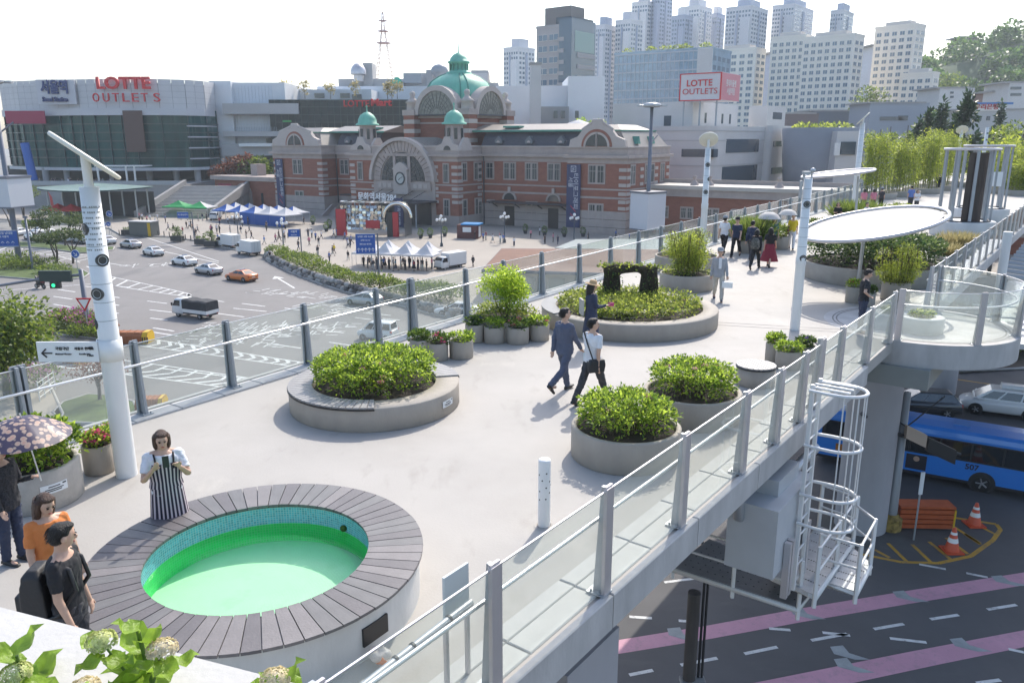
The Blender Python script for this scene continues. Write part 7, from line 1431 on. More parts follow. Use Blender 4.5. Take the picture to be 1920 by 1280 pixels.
for i,(x,y,w) in enumerate(((20,497,3.),(50,502,3.),(75,500,2.6),(30,489,3.),(5,505,3),(98,512,2.4))): bush('clipped hedge mound on the median island, %s'%('around the mast foot','nearest the mast','right of the mast','rear one','at the left edge','next to the clipped pines')[i],(x,y),w,1.1,lf_tree,600,.3,200+i,'hedge_mound','hedges on the median island')
azal=mat('azalea_pink',(.55,.13,.38),.6,island=.35,trans=.3); azl2=mat('azalea_pale',(.62,.32,.48),.6,island=.3,trans=.3)
for i,(x,y,R_,h_,f) in enumerate(((122,612,1.9,1.5,azal),(143,613,1.7,1.7,azal),(160,618,1.6,1.6,azal),(178,622,1.4,1.3,azal),(100,618,1.5,1.1,None),(150,630,1.2,.9,None),(176,632,1.2,.9,None),(74,640,1.3,1.4,azal),(40,652,2.,1.,None),(20,716,1.4,1.3,azl2),(45,718,1.4,1.3,azl2),(75,722,1.4,1.3,azl2),(5,640,2.,1.1,None),(20,662,1.6,1.,None))):
    bush(('magenta azalea at the left of the roadside bed','tallest magenta azalea in the roadside bed','magenta azalea left of the grey mast','magenta azalea behind the big lamp pole','low green hedge at the left of the azalea bed','low green hedge by the yield sign post','low green hedge behind the lamp pole','magenta azalea by the white barrier fence','low hedge below the maple tree','pale pink azalea at the left edge of the pavement','pale pink azalea beside the maple trunk','pale pink azalea by the white bicycle rack','green shrub under the maple crown','small shrub by the white barrier fence')[i],(x,y),R_,h_,lf_tree,500,.25,300+i,'azalea_bush' if f else 'green_shrub','roadside bushes',.15,f)
# conifers and palms at right
for i,(x,yb,yt,Y,R_) in enumerate(((1800,300,178,130,5.8),(1757,290,195,150,4.2),(1735,285,212,155,3.6),(1720,280,225,160,3.2),(1868,262,196,190,4.))):
    p=aty(x,yb,Y); tp_=aty(x,yt,Y).z; b0_=Vector((p.x,p.y,G)); H=tp_-G; t=thing('conifer',('largest dark conifer behind the bamboo','second dark conifer left of the largest','third dark conifer in the descending row','smallest dark conifer in the descending row','dark conifer by the bank building')[i],'conifer',b0_,0,'dark conifers'); b=MB(); b.cyl((0,0,0),(0,0,H*.9),.4,.1,8); b.build('trunk',bark,t); lb=[]; g=random.Random(i)
    for k in range(46): f=g.random()**.8; a=g.uniform(0,6.3); r=R_*(1-f)*.8; lb.append((r*cos(a),r*sin(a),H*(.25+.75*f),R_*.3*(1.1-f),R_*.3*(1.1-f),H*.05))
    P,O=crown(2200,lb,i,.3); link('crown',leaves('crown',P,O,1.1,leafmat('conifer_needle',(.012,.035,.016),(.045,.085,.035),.25),.4,up=.2),t,kind='stuff')
for i,(x,yb,yt,Y) in enumerate(((1650,262,236,170),(1668,262,232,175),(1700,262,230,170),(1715,262,234,176),(1640,258,240,190))):
    p=aty(x,yb,Y); q=aty(x,yt,Y); tree('round_tree',('round street tree right of the drum shaped hall','second round street tree by the drum shaped hall','round street tree below the long blue grey building','round street tree just left of the conifers','faint round tree furthest behind the second canopy')[i],Vector((p.x,p.y,G)),q.z-G,2.6,q.z-G-4,lf_tree,380,.7,40+i,8,'round street trees')
for i,(x,yb,yt,Y,R_) in enumerate(((1890,275,215,105,3.6),(1915,280,222,95,3.),(1745,240,196,240,6),(1630,200,150,330,8),(1775,160,120,420,9),(1910,250,210,140,4))):
    p=aty(x,yb,Y); q=aty(x,yt,Y); tree('leafy_tree',('sparse leafy tree at the right edge above the bamboo','second leafy tree cut by the right edge','pale green tree in front of the drab block','tree clump left of the free-standing cream block','tree at the lower edge of the wooded hill','leafy tree by the white stepped house')[i],Vector((p.x,p.y,G)),q.z-G,R_,max(2,q.z-G-R_*1.6),lf_tree if i not in(0,1) else lf_bam,700,R_*.16,60+i,12,'leafy trees at the right')
for i in range(14):
    g=random.Random(50+i); x=1590+g.uniform(0,330); Y=g.uniform(215,290); p=aty(x,245,Y); tree('leafy_tree','distant rounded tree among the low buildings right of the station',Vector((p.x,p.y,G)),g.uniform(9,15),g.uniform(3,5),4,lf_tree,300,1.0,80+i,8,'distant trees among the low buildings')
for i,(x,y) in enumerate(((1110,236),(1090,240))): p=aty(x,y,205); tree('roof_tree',('bright green tree behind the station roof','smaller bright green tree left of it behind the station roof')[i],Vector((p.x,p.y,G)),p.z-G+4,3.4,p.z-G-3,lf_lime,500,.8,90+i,10)
um=thing('sun_parasol','wide white parasol showing behind the station roof','parasol',aty(1085,240,200)); b=MB(); b.lathe([(4.6,0),(2.5,1.2),(0,2.0)],12); b.build('parasol_cloth',tw_,um); b=MB(); b.cyl((0,0,-17),(0,0,2),.1); b.build('parasol_pole',steel,um)
# ================================================================ MASTS AND SIGNS
pole_g=mat('mast_grey_blue',(.16,.17,.20),.5,metal=.3); blue_s=mat('road_sign_blue',(.015,.085,.36),.45)
def highmast(label,px,ytop,ybox,Y=None,w=66):
    base=at(*px,G) if Y is None else None; t=thing('high_mast',label,'light mast',base); H=aty(px[0],ytop,base.y).z-G; b=MB(); b.lathe([(.42,0),(.38,H*.3),(.28,H),(0,H)],14); b.build('mast',pole_g,t); b=MB(); b.lathe([(1.3,H-.5),(1.6,H-.3),(1.5,H+.1),(.6,H+.3),(0,H+.3)],18); b.build('head_ring',steel,t)
    for k in range(8): a=2*pi*k/8+.2; b=MB(); b.cyl((1.4*cos(a),1.4*sin(a),H-.2),(2.3*cos(a),2.3*sin(a),H-.15),.1,n=6); b.box(2.3*cos(a)-.45,2.3*sin(a)-.35,H-.35,2.3*cos(a)+.45,2.3*sin(a)+.35,H-.1); b.build('floodlight',steel,t)
    for k in range(3): a=2*pi*k/3+.8; b=MB(); b.cyl((0,0,H*.72),(2.0*cos(a),2.0*sin(a),H*.78 if k!=1 else H*.70),.12,n=6); b.build('antenna_arm',pole_g,t) if k==0 else None
    z0=aty(px[0],ybox[1],base.y).z-G; z1=aty(px[0],ybox[0],base.y).z-G; s=w/CF*base.y/1.41*.98
    b=MB(); b.obox((0,0,z0),(s,s,z1-z0),radians(45-degrees(atan2(base.x,base.y)))); b.build('advert_box',mat('advert_white',(.58,.59,.62),.4),t); b=MB(); b.obox((0,0,z1),(s*1.05,s*1.05,.35),radians(45-degrees(atan2(base.x,base.y)))); b.obox((0,0,z0-.2),(s*1.04,s*1.04,.2),radians(45-degrees(atan2(base.x,base.y)))); b.build('box_frame',pole_g,t); return t
highmast('tall floodlight mast with a white advert box, before the east end of the old station',(1212,452),196,(362,428))
highmast('floodlight mast with a white advert box cut by the left edge of the picture',(37,493),150,(334,386),None,78)
def panelsign(label,px,yb,w,h,zc,lines,rz=0.,post=True,name='direction_sign',pxoff=0.):
    base=at(px,yb,G+.1); t=thing(name,label,'road sign',base,rz); s=CF/base.y
    b=MB(); b.cyl((0,0,0),(0,0,zc+h/2),.10,n=8); b.build('post',pole_g,t); b=MB(); b.box(-w/2+pxoff,-.22,zc-h/2,w/2+pxoff,-.14,zc+h/2); o=b.build('board',blue_s,t); b=MB()
    for (x0,z0,x1,z1) in ((-w/2,zc-h/2,w/2,zc-h/2+.06),(-w/2,zc+h/2-.06,w/2,zc+h/2)): b.box(x0+pxoff,-.235,z0,x1+pxoff,-.13,z1)
    b.build('board_edge',whp,t)
    for (tx_,x,z,sz) in lines: text(tx_,sz,whp,t,(x+pxoff,-.225,zc+z),depth=.008,bold=.005)
    return t
panelsign('large blue overhead direction sign with lane arrows above the rubble wall',712,545,2.3,2.45,5.75,(('남대문 시청 서소문',0,.85,.23),('숭례문 City Hall',0,.42,.17),('↑',-.85,-.75,.6),('↑',-.42,-.75,.6),('↑',0,-.75,.6),('↑',.42,-.75,.6),('↑',.85,-.75,.6),('회현 남산 퇴계로',0,-.05,.2)),.1,pxoff=-1.42)
panelsign('small blue station area sign on a post at the plaza edge',566,480,1.75,1.25,3.65,(('서울역',0,.2,.36),('Seoul Stn',0,-.3,.24)),.1,pxoff=-.95)
panelsign('small blue sign board above the green tents',365,455,1.9,1.15,4.9,(('버스환승센터',0,.05,.3),),.1,pxoff=-1.5)
t=panelsign('large blue lane sign on the left edge with a row of white arrows',42,498,4.2,2.35,4.0,(('서소문 시청 남대문',0,.75,.4),('염천교 서울역',0,.25,.33),('↑',-1.4,-.7,.7),('↑',-.7,-.7,.7),('↑',0,-.7,.7),('↑',.7,-.7,.7),('↑',1.4,-.7,.7)),.1,pxoff=-2.1)
def roundsign(label,px,ypole,yc,R_=.55,arrow=True):
    base=at(px,ypole,G+.1); t=thing('round_sign',label,'road sign',base); z=aty(px,yc,base.y).z-base.z; b=MB(); b.cyl((0,0,0),(0,0,z),.05,n=6); b.build('post',steel,t); b=MB(); b.cyl((0,-.06,z),(0,-.10,z),R_,n=22); b.build('disc',blue_s,t); b=MB(); b.lathe([(R_*.9,.0),(R_*1.,.0)],22,sm=False); o=b.build('disc_rim',whp,t,(0,-.103,z)); o.rotation_euler=(pi/2,0,0)
    if arrow: text('↘',R_*1.5,whp,t,(0,-.105,z),depth=.005)
for a in (('round blue keep-right sign on the median beside the clipped pines',146,507,476,.6),('round blue sign, topmost of the cluster right of the big lamp pole',210,440,401,.6),('round blue sign, lower left of the cluster right of the big lamp pole',197,447,421,.55),('round blue sign, lower right of the cluster right of the big lamp pole',207,449,420,.45)): roundsign(*a)
ysg=thing('yield_sign','triangular red and white yield sign on a post by the azalea bed','road sign',at(167,630,G)); zc=aty(167,571,ysg.location.y).z-G; b=MB(); b.cyl((0,0,0),(0,0,zc),.05); b.build('post',steel,ysg); b=MB(); b.yprism([(-.75,zc+.65),(.75,zc+.65),(0,zc-.65)],-.1,-.06); b.build('plate',redm,ysg); b=MB(); b.yprism([(-.5,zc+.5),(.5,zc+.5),(0,zc-.36)],-.12,-.1); b.build('plate_face',whp,ysg)
# signal masts
sm1=thing('signal_mast','grey traffic signal mast with long arm and black lamp housing at the left junction','traffic light',at(167,622,G)); zT=aty(152,505,sm1.location.y).z-G; b=MB(); b.lathe([(.24,0),(.2,zT),(0,zT)],12); b.build('mast',pole_g,sm1); xl=aty(-30,540,sm1.location.y).x-sm1.location.x; za=aty(0,540,sm1.location.y).z-G
b=MB(); b.tube([(0,0,zT-.5),(xl*.4,0,zT-.9),(xl,0,za)],.13,8); b.build('arm',pole_g,sm1); x0,x1=aty(78,530,sm1.location.y).x-sm1.location.x,aty(136,519,sm1.location.y).x-sm1.location.x
b=MB(); b.xprism([(-.3,zT-1.15),(-.02,zT-1.15),(-.02,zT-.1),(-.3,zT-.1)],x0,x1); b.build('lamp_housing',mat('housing_green_black',(.02,.04,.035),.5),sm1); b=MB(); xg=aty(107,533,sm1.location.y).x-sm1.location.x; b.box(xg-.45,-.45,zT-1.75,xg+.5,-.1,zT-1.15); b.build('lamp_box',blackt,sm1); b=MB(); b.cyl((xg-.1,-.47,zT-1.45),(xg-.1,-.45,zT-1.45),.17,n=14)
gl=bpy.data.materials.new('green_lamp'); gl.use_nodes=True; gl.node_tree.nodes['Principled BSDF'].inputs['Emission Color'].default_value=(.02,.7,.25,1); gl.node_tree.nodes['Principled BSDF'].inputs['Emission Strength'].default_value=1.2; gl.node_tree.nodes['Principled BSDF'].inputs['Base Color'].default_value=(.02,.4,.15,1); b.build('green_lamp',gl,sm1)
for (x,yb,yt,l) in ((62,505,405,'slim grey pole standing in the median hedge'),(0,600,470,'dark grey pole cut by the left edge behind the maple')): p=at(x,yb,G); t=thing('grey_pole',l,'pole',p); H=aty(x,yt,p.y).z-G; b=MB(); b.lathe([(.18,0),(.14,H),(0,H)],10); b.build('shaft',pole_g,t); b=MB(); b.box(-.3,-.1,H-.3,.3,.1,H); b.build('cap',pole_g,t)
# ================================================================ BARRIERS, FENCES, SUBWAY
brn=mat('barrier_brown',(.30,.11,.04),.7,var=.2,scale=4,stretch=(.4,1,4)); hz=mat('hazard_yellow',(.6,.38,.02),.5)
def rollbar(label,Lp,Rp,r=.75):
    a,c=at(*Lp,G),at(*Rp,G); t=thing('crash_cushion',label,'road barrier',a,atan2((c-a).y,(c-a).x),'brown crash cushions'); L_=(c-a).length; b=MB(); b.xprism([(-r,0),(r,0),(r,r*.9),(r*.6,r*1.35),(-r*.6,r*1.35),(-r,r*.9)],0,L_); b.build('cushion',brn,t); b=MB()
    for k in range(6): b.tube([(L_*k/5,-r-.01,0),(L_*k/5,-r-.01,r*.9),(L_*k/5,-r*.6,r*1.37),(L_*k/5,r*.6,r*1.37)],.04,4)
    b.build('rib',brn,t); b=MB(); b.xprism([(-r-.03,0),(r+.03,0),(r+.03,r*.92),(r*.62,r*1.4),(-r*.62,r*1.4),(-r-.03,r*.92)],L_*.86,L_+.03); b.build('hazard_end',hz,t); b=MB()
    for k in range(3): b.box(L_*.87+k*.22,-r-.05,.1,L_*.87+k*.22+.1,-r-.02,r*.85)
    b.build('hazard_stripe',blackt,t); b=MB(); b.cyl((.2,0,r),(.2,0,r*1.9),.04); b.build('marker_post',steel,t); b=MB(); b.yprism([(.2,r*1.7),(.55,r*2.1),(.2,r*2.5),(-.15,r*2.1)],-.03,.03); b.build('marker_plate',brn,t)
rollbar('brown crash cushion with hazard stripes on the hatched road island',(218,641),(283,641)); rollbar('brown crash cushion behind the wayfinding board',(90,668),(163,680)); rollbar('brown crash cushion glimpsed below the near railing post',(262,772),(310,770))
def pfence(label,Lp,Rp,n=9,h=1.):
    a,c=at(*Lp,G+.15),at(*Rp,G+.15); t=thing('barrier_fence',label,'fence',a,atan2((c-a).y,(c-a).x)); L_=(c-a).length
    for k in range(4): b=MB(); b.tube([(0,0,h*(.2+.25*k)),(L_,0,h*(.2+.25*k))],.03,5); b.build('rail',whp,t)
    for k in range(4): b=MB(); b.cyl((L_*k/3,0,0),(L_*k/3,0,h*1.05),.04); b.build('post',whp,t)
pfence('white barrier fence in front of the roadside hedge',(28,668),(84,662),h=1.6); pfence('white tube railing on the corner pavement',(75,752),(104,730),h=1.4)
sb=thing('metro_roof','low brown roofed metro entrance with dark blue eaves, seen through the glass railing','metro entrance',(0,0,G)); P=[at(905,507,G+3.4),at(1330,520,G+3.4),at(1300,470,G+3.4),at(940,465,G+3.6)]; b=MB(); b.prism([(p.x,p.y) for p in P],3.2,3.55); b.build('roof',mat('brown_roof',(.17,.085,.055),.85,var=.15,scale=1),sb); b=MB(); b.tube([Vector((p.x,p.y,3.35)) for p in P],.22,6,closed=True); b.build('eave',mat('eave_blue',(.05,.08,.13),.5),sb); b=MB(); c_=(P[0]+P[1]+P[2]+P[3])/4; b.prism([((p.x-c_.x)*.9+c_.x,(p.y-c_.y)*.85+c_.y) for p in P],0,3.2); b.build('wall',mat('pale_tile_wall',(.40,.38,.33),.6),sb)
for k in range(7): p=P[0].lerp(P[1],.08+k*.13); q=c_+(p-c_)*.86; b=MB(); b.box(p.x-.9,p.y+.75,.6,p.x+.9,p.y+.9,2.6); b.build('window',mat('entrance_glass',(.16,.2,.18),.15),sb)
s2=thing('metro_roof','flat glass roofed metro entrance further along behind the glass railing','metro entrance',(0,0,G)); P=[at(1040,462,G+3.4),at(1330,470,G+3.2),at(1330,447,G+3.2),at(1080,446,G+3.4)]; b=MB(); b.prism([(p.x,p.y) for p in P],3.0,3.2); b.build('roof',mat('pale_glass_roof',(.34,.38,.36),.3),s2)
for p in P: b=MB(); b.cyl((p.x,p.y,0),(p.x,p.y,3.),.12); b.build('post',steel,s2)
# ================================================================ RIGHT SIDE BELOW THE BRIDGE
bx_=thing('equipment_box','large pale grey equipment cabinet hung under the walkway edge','cabinet'); c=aty(1440,960,13.0); bx_.location=(c.x,c.y,0); bx_.rotation_euler=(0,0,ar); zt_=aty(1440,905,13.).z
cabm=mat('cabinet_grey',(.47,.49,.51),.5,var=.05,scale=2); b=MB(); b.box(-1.05,-.5,zt_-1.25,.85,.35,zt_); b.build('cabinet_body',cabm,bx_); b=MB(); b.box(-.5,-.3,zt_,.6,.3,zt_+.28); b.build('cabinet_lid',cabm,bx_)
for x in (-.55,-.4,.5): b=MB(); b.box(x-.05,-.62,zt_-1.8,x+.05,-.51,zt_-.75); b.build('bracket_rail',alu,bx_)
pp=thing('drain_pipe','thick galvanised drain pipe running under the deck edge to the cabinet','pipe',(0,0,0)); b=MB(); P=[aty(1385,935,12.2),aty(1385,968,12.25),aty(1398,975,12.4),aty(1506,862,13.9),aty(1530,838,14.2)]; b.tube(P,.095,12); b.build('pipe',steel,pp)
for f in (.25,.75): p=P[2].lerp(P[3],f); d=(P[3]-P[2]).normalized(); b=MB(); b.cyl(p-d*.03,p+d*.03,.115,n=12); b.build('pipe_clamp',steel,pp)
# caged ladder and hanging platforms
ld=thing('caged_ladder','white caged ladder fixed to the walkway edge leading down to the hanging platforms','ladder'); lo=RP(8.42,.38); ld.location=(lo.x,lo.y,0); ld.rotation_euler=(0,0,ar+pi/2*0); zB=aty(1520,1095,lo.y).z
whs=mat('white_steel',(.70,.70,.69),.4)
# local x along the edge, -y outwards from the bridge
for x in (-.22,.22): b=MB(); b.box(x-.035,-.03,zB,x+.035,.03,1.0); b.build('stile',whs,ld)
k=0
while zB+.3*k<.9: b=MB(); b.cyl((-.22,0,zB+.15+.3*k),(.22,0,zB+.15+.3*k),.017,n=6); b.build('rung',whs,ld); k+=1
hz_=[.92,-.05,-.95,-1.5]
for z in hz_: b=MB(); b.tube([(-.33,.02,z),(-.36,-.25,z)]+[(-.36*cos(pi*i/10),-.42-.40*sin(pi*i/10),z) for i in range(11)]+[(.36,-.25,z),(.33,.02,z)],.03,6); b.build('cage_hoop',whs,ld)
for i in (1,3,5,7,9): a=pi*i/10; b=MB(); b.tube([(-.36*cos(a),-.42-.40*sin(a),z) for z in (.92,-.05,-.95,-1.5)],.012,5); b.build('cage_bar',whs,ld)
for x in (-.2,0,.2): b=MB(); b.tube([(x,.02,.95),(x,-.6,.95)],.022,5); b.build('top_bar',whs,ld)
mesh_p=mat('perforated_plate',(.50,.52,.54),.45,metal=.4,var=.1,scale=6); dark_p=mat('perforated_plate_dark',(.30,.30,.31),.5,metal=.4,var=.1,scale=6)
def platform(label,pts,z,m,rails):
    t=thing('hanging_platform',label,'platform',(0,0,0)); b=MB(); b.prism([(p.x,p.y) for p in pts],z-.09,z); b.build('plate',m,t); b=MB(); b.tube([Vector((p.x,p.y,z-.06)) for p in pts],.06,4,closed=True); b.build('edge_beam',whs,t)
    hb=MB(); c=sum((Vector((p.x,p.y,0)) for p in pts),Vector())/len(pts); u=(pts[1]-pts[0]); v=(pts[-1]-pts[0])
    for i in range(1,16):
        for j in range(1,7):
            p=pts[0]+u*(i/16)+v*(j/7); hb.add([(p.x+.018*cos(a),p.y+.018*sin(a),z+.003) for a in [k*pi/3 for k in range(6)]],[[0,1,2,3,4,5]])
    hb.build('plate_holes',blackt,t,kind='stuff')
    for (i0,i1) in rails:
        a,c_=Vector((pts[i0].x,pts[i0].y,z)),Vector((pts[i1].x,pts[i1].y,z)); n=max(2,int((c_-a).length/1.1)+1)
        for k in range(0 if (i0,i1)==rails[0] else 1,n): p=a.lerp(c_,k/(n-1)); b=MB(); b.box(p.x-.03,p.y-.03,z-.25,p.x+.03,p.y+.03,z+.95); b.build('rail_post',whs,t)
        for h in (.45,.92): b=MB(); b.tube([a+Vector((0,0,h)),c_+Vector((0,0,h))],.024,7); b.build('rail_tube',whs,t)
    return t
z1=zB-.05
def zp(px,py,z): return at(px,py,z)
A_=[zp(1455,1068,z1),zp(1540,985,z1),zp(1606,1010,z1),zp(1520,1112,z1)]
platform('upper hanging platform of pale perforated plate at the foot of the caged ladder',[zp(1450,1080,z1),zp(1528,1115,z1),zp(1600,1010,z1),zp(1535,985,z1)],z1,mesh_p,((1,2),(2,3)))
platform('outer hanging platform of pale perforated plate beyond the ladder foot',[zp(1532,1085,z1-.15),zp(1605,1108,z1-.15),zp(1632,1055,z1-.15),zp(1580,1010,z1-.15)],z1-.15,mesh_p,((0,1),(1,2),(2,3)))
z2=z1-.45
platform('long dark perforated gangway sloping out below the equipment cabinet',[zp(1262,1062,z2),zp(1497,1138,z2),zp(1535,1092,z2),zp(1330,1010,z2)],z2,dark_p,((0,1),))
up_=thing('utility_pole','dark brown utility pole top standing below the bridge edge','utility pole',(0,0,0)); p=aty(1302,1110,15.5); b=MB(); b.cyl((p.x,p.y,G),(p.x,p.y,p.z),.17,.14,14); b.build('shaft',mat('dark_pole',(.07,.06,.055),.7,var=.2,scale=3,stretch=(3,3,.4)),up_)
for dx_ in (.22,.30): b=MB(); b.tube([(p.x+dx_,p.y+.05,G),(p.x+dx_,p.y+.05,p.z+.3),(p.x+dx_-.1,p.y+.05,p.z+1.2)],.03,5); b.build('cable',blackt,up_)
b=MB(); b.box(p.x-.2,p.y-.2,p.z-2.3,p.x+.36,p.y+.1,p.z-2.2); b.build('strap',steel,up_)
u2=thing('signal_mast','grey signal mast with a long arm and back-facing lamps beside the bridge pier','traffic light',at(1668,990,G)); b0_=u2.location; H=aty(1695,735,b0_.y).z-G; b=MB(); b.lathe([(.26,0),(.17,H),(0,H)],14); b.build('mast',mat('mast_mid_grey',(.28,.29,.30),.5,metal=.3),u2)
def rel(px,py,Y): q=aty(px,py,Y); return (q.x-b0_.x,q.y-b0_.y,q.z-G)
Yb=b0_.y; b=MB(); b.tube([rel(1615,775,Yb-.6),rel(1680,812,Yb-.4),rel(1800,852,Yb-.2)],.09,7); b.build('arm',blackt,u2)
for (x0,y0,x1,y1,w,m,nm) in ((1632,790,1672,806,.42,blackt,'lamp_housing'),(1698,808,1735,826,.30,mat('sign_beige',(.42,.33,.26),.6),'name_board'),(1738,832,1790,856,.34,blackt,'lamp_housing')):
    a,c=Vector(rel(x0,y0,Yb-.5)),Vector(rel(x1,y1,Yb-.5)); b=MB(); b.loft([[q+Vector((0,-.12,-w)),q+Vector((0,.12,-w)),q+Vector((0,.12,w)),q+Vector((0,-.12,w))] for q in (a,c)],sm=False); b.build(nm,m,u2)
for (p0,p1) in (((1700,800),(1772,742)),((1620,745),(1700,800)),((1700,760),(1800,772))): b=MB(); b.tube([rel(*p0,Yb),rel(*p1,Yb-.3)],.035,5); b.build('stay',blackt,u2)
b=MB(); b.lathe([(.5,0),(.5,.6),(.4,.68),(.28,.8)],12,sm=False); b.build('foot_collar',mat('grubby_yellow',(.26,.18,.05),.8,var=.6,scale=4),u2); b=MB(); b.box(-.75,-.2,2.6,-.3,.2,4.3); b.build('control_box',mat('box_grey',(.25,.24,.23),.6),u2)
lb_=at(1668,1000,G)
ob=thing('orange_barrier','orange plastic slatted traffic barrier in front of the signal mast','road barrier',at(1685,992,G)); d=at(1785,994,G)-ob.location; ob.rotation_euler=(0,0,atan2(d.y,d.x)); L_=d.length; orp=mat('barrier_orange',(.40,.085,.025),.55,var=.15,scale=3)
b=MB(); b.box(0,.05,.12,L_,.75,1.05); b.build('core',mat('barrier_core',(.22,.06,.03),.7),ob)
for k in range(4): b=MB(); b.xprism([(-.05,.10+k*.25),(.05,.10+k*.25),(.05,.3+k*.25),(-.05,.3+k*.25)],-.03,L_+.03); b.build('slat',orp,ob)
b=MB(); b.box(-.03,-.05,1.10,L_+.03,.8,1.2); b.build('top_board',orp,ob); b=MB(); b.box(L_-.02,-.06,.1,L_+.06,.78,1.05); b.build('end_plate',hz,ob)
def cone(label,px,s=1.):
    t=thing('traffic_cone',label,'traffic cone',at(*px,G+.02)); cm=mat('cone_orange',(.58,.085,.03),.5); b=MB(); b.box(-.34*s,-.34*s,0,.34*s,.34*s,.06); b.build('base',cm,t); b=MB(); b.lathe([(.27*s,.06),(.06*s,.98*s),(0,1.0*s)],18); b.build('cone_body',cm,t)
    for (z0,z1_) in ((.40,.58),(.72,.82)): r=lambda z:(.27-.21*(z-.06)/.92)*s+.006; b=MB(); b.lathe([(r(z0),z0*s),(r(z1_),z1_*s)],18); b.build('reflective_band',whp,t)
cone('orange traffic cone at the corner of the yellow hatched island, behind the other cone',(1826,983),1.15); cone('orange traffic cone with a white band on the yellow hatching, nearer the camera',(1784,1032),1.15)
mk=thing('marker_post','thin grey sign post with a narrow plate in front of the orange barrier','post',at(1713,1012,G)); b=MB(); b.cyl((0,0,0),(0,0,3.4),.04); b.build('post',steel,mk); b=MB(); b.box(-.09,-.04,2.3,.09,.0,3.4); b.build('plate',labm,mk)
for i,(x,y) in enumerate(((1905,668),(1930,660),(1885,660),(1915,648))): bush('dark green %s bush on the planted median right of the balcony'%('round','spreading','small','rear')[i],(x,y),1.5,1.6,lf_dark,500,.3,400+i,'median_bush','bushes on the planted median')
# white steel side stair on the right beyond the balcony
ss=thing('side_stairway','white steel stair landing with railings hung on the road side of the bridge, right edge','stairs',(0,0,0)); b=MB(); P=[RP(27,.3),RP(62,.3),RP(62,5.4),RP(29,5.4)]; b.prism([(p.x,p.y) for p in P],-2.3,-2.1); b.build('landing',mesh_p,ss)  # landing extended unseen past the right edge, wide enough to shade the road
for s_ in (30,):
    p=RP(s_,1.0); b=MB(); b.cyl((p.x,p.y,-2.3),(p.x,p.y,1.6),.16,n=12); b.build('column',whs,ss)
for h in (-1.6,-1.2,-.8): b=MB(); b.tube([RP(27.2,.5,h),RP(29,5.3,h),RP(62,5.3,h)],.035,6); b.build('rail_tube',whs,ss)
for k in range(20): p=RP(29+k*1.7,5.3); b=MB(); b.cyl((p.x,p.y,-2.1),(p.x,p.y,-.8),.03,n=6); b.build('rail_post',whs,ss)
for k in range(14): p0,p1=RP(31+k*1.1,.8),RP(31+k*1.1,5.3); b=MB(); b.tube([Vector((p0.x,p0.y,-.2+.02*k)),Vector((p1.x,p1.y,-.5+.02*k))],.18,4); b.build('roof_rib',mat('roof_sheet_grey',(.33,.35,.37),.5,metal=.3),ss)
# low fences of the metro steps at left plaza
# ================================================================ PEOPLE
skin=mat('skin',(.52,.33,.24),.5,var=.07,scale=14,bump=.1,bscale=60); hairb=mat('black_hair',(.014,.012,.011),.5,var=.5,scale=40,stretch=(1,1,.15),bump=1.,bscale=120); hairr=mat('brown_hair',(.06,.028,.017),.5,var=.5,scale=40,stretch=(1,1,.15),bump=1.,bscale=120); shoeb=mat('dark_shoe',(.02,.02,.02),.45); eyem=mat('eye_dark',(.012,.01,.01),.2); lipm=mat('lip',(.42,.10,.09),.5)
def cloth(n,c,var=.10,scale=7): return mat('cloth_'+n,c,.85,var=var,scale=scale,bump=1.,bscale=9,stretch=(1,1,.55))
cw,cb,cn,cgr,cbl,cred,cor,cye,ckh,cpi,cte=cloth('white',(.66,.67,.70)),cloth('black',(.018,.018,.021)),cloth('navy',(.03,.04,.075)),cloth('grey',(.30,.31,.33)),cloth('blue',(.10,.17,.42)),cloth('wine',(.26,.035,.055)),cloth('orange',(.62,.20,.055)),cloth('yellow',(.62,.46,.02)),cloth('stone',(.42,.40,.36)),cloth('pink',(.55,.20,.26)),cloth('teal',(.04,.16,.20))
csuit=cloth('blue_grey_suit',(.085,.10,.15)); cdk=cloth('dark_grey',(.05,.05,.055))
def V3(*a): return Vector(a)
def limb(b,pts,rs,n=10): 
    b.tube(pts,.05,n,rs=rs)
    for p,r in ((pts[0],rs[0]),(pts[-1],rs[-1])): b.ell(p,(r,r,r),n,6)
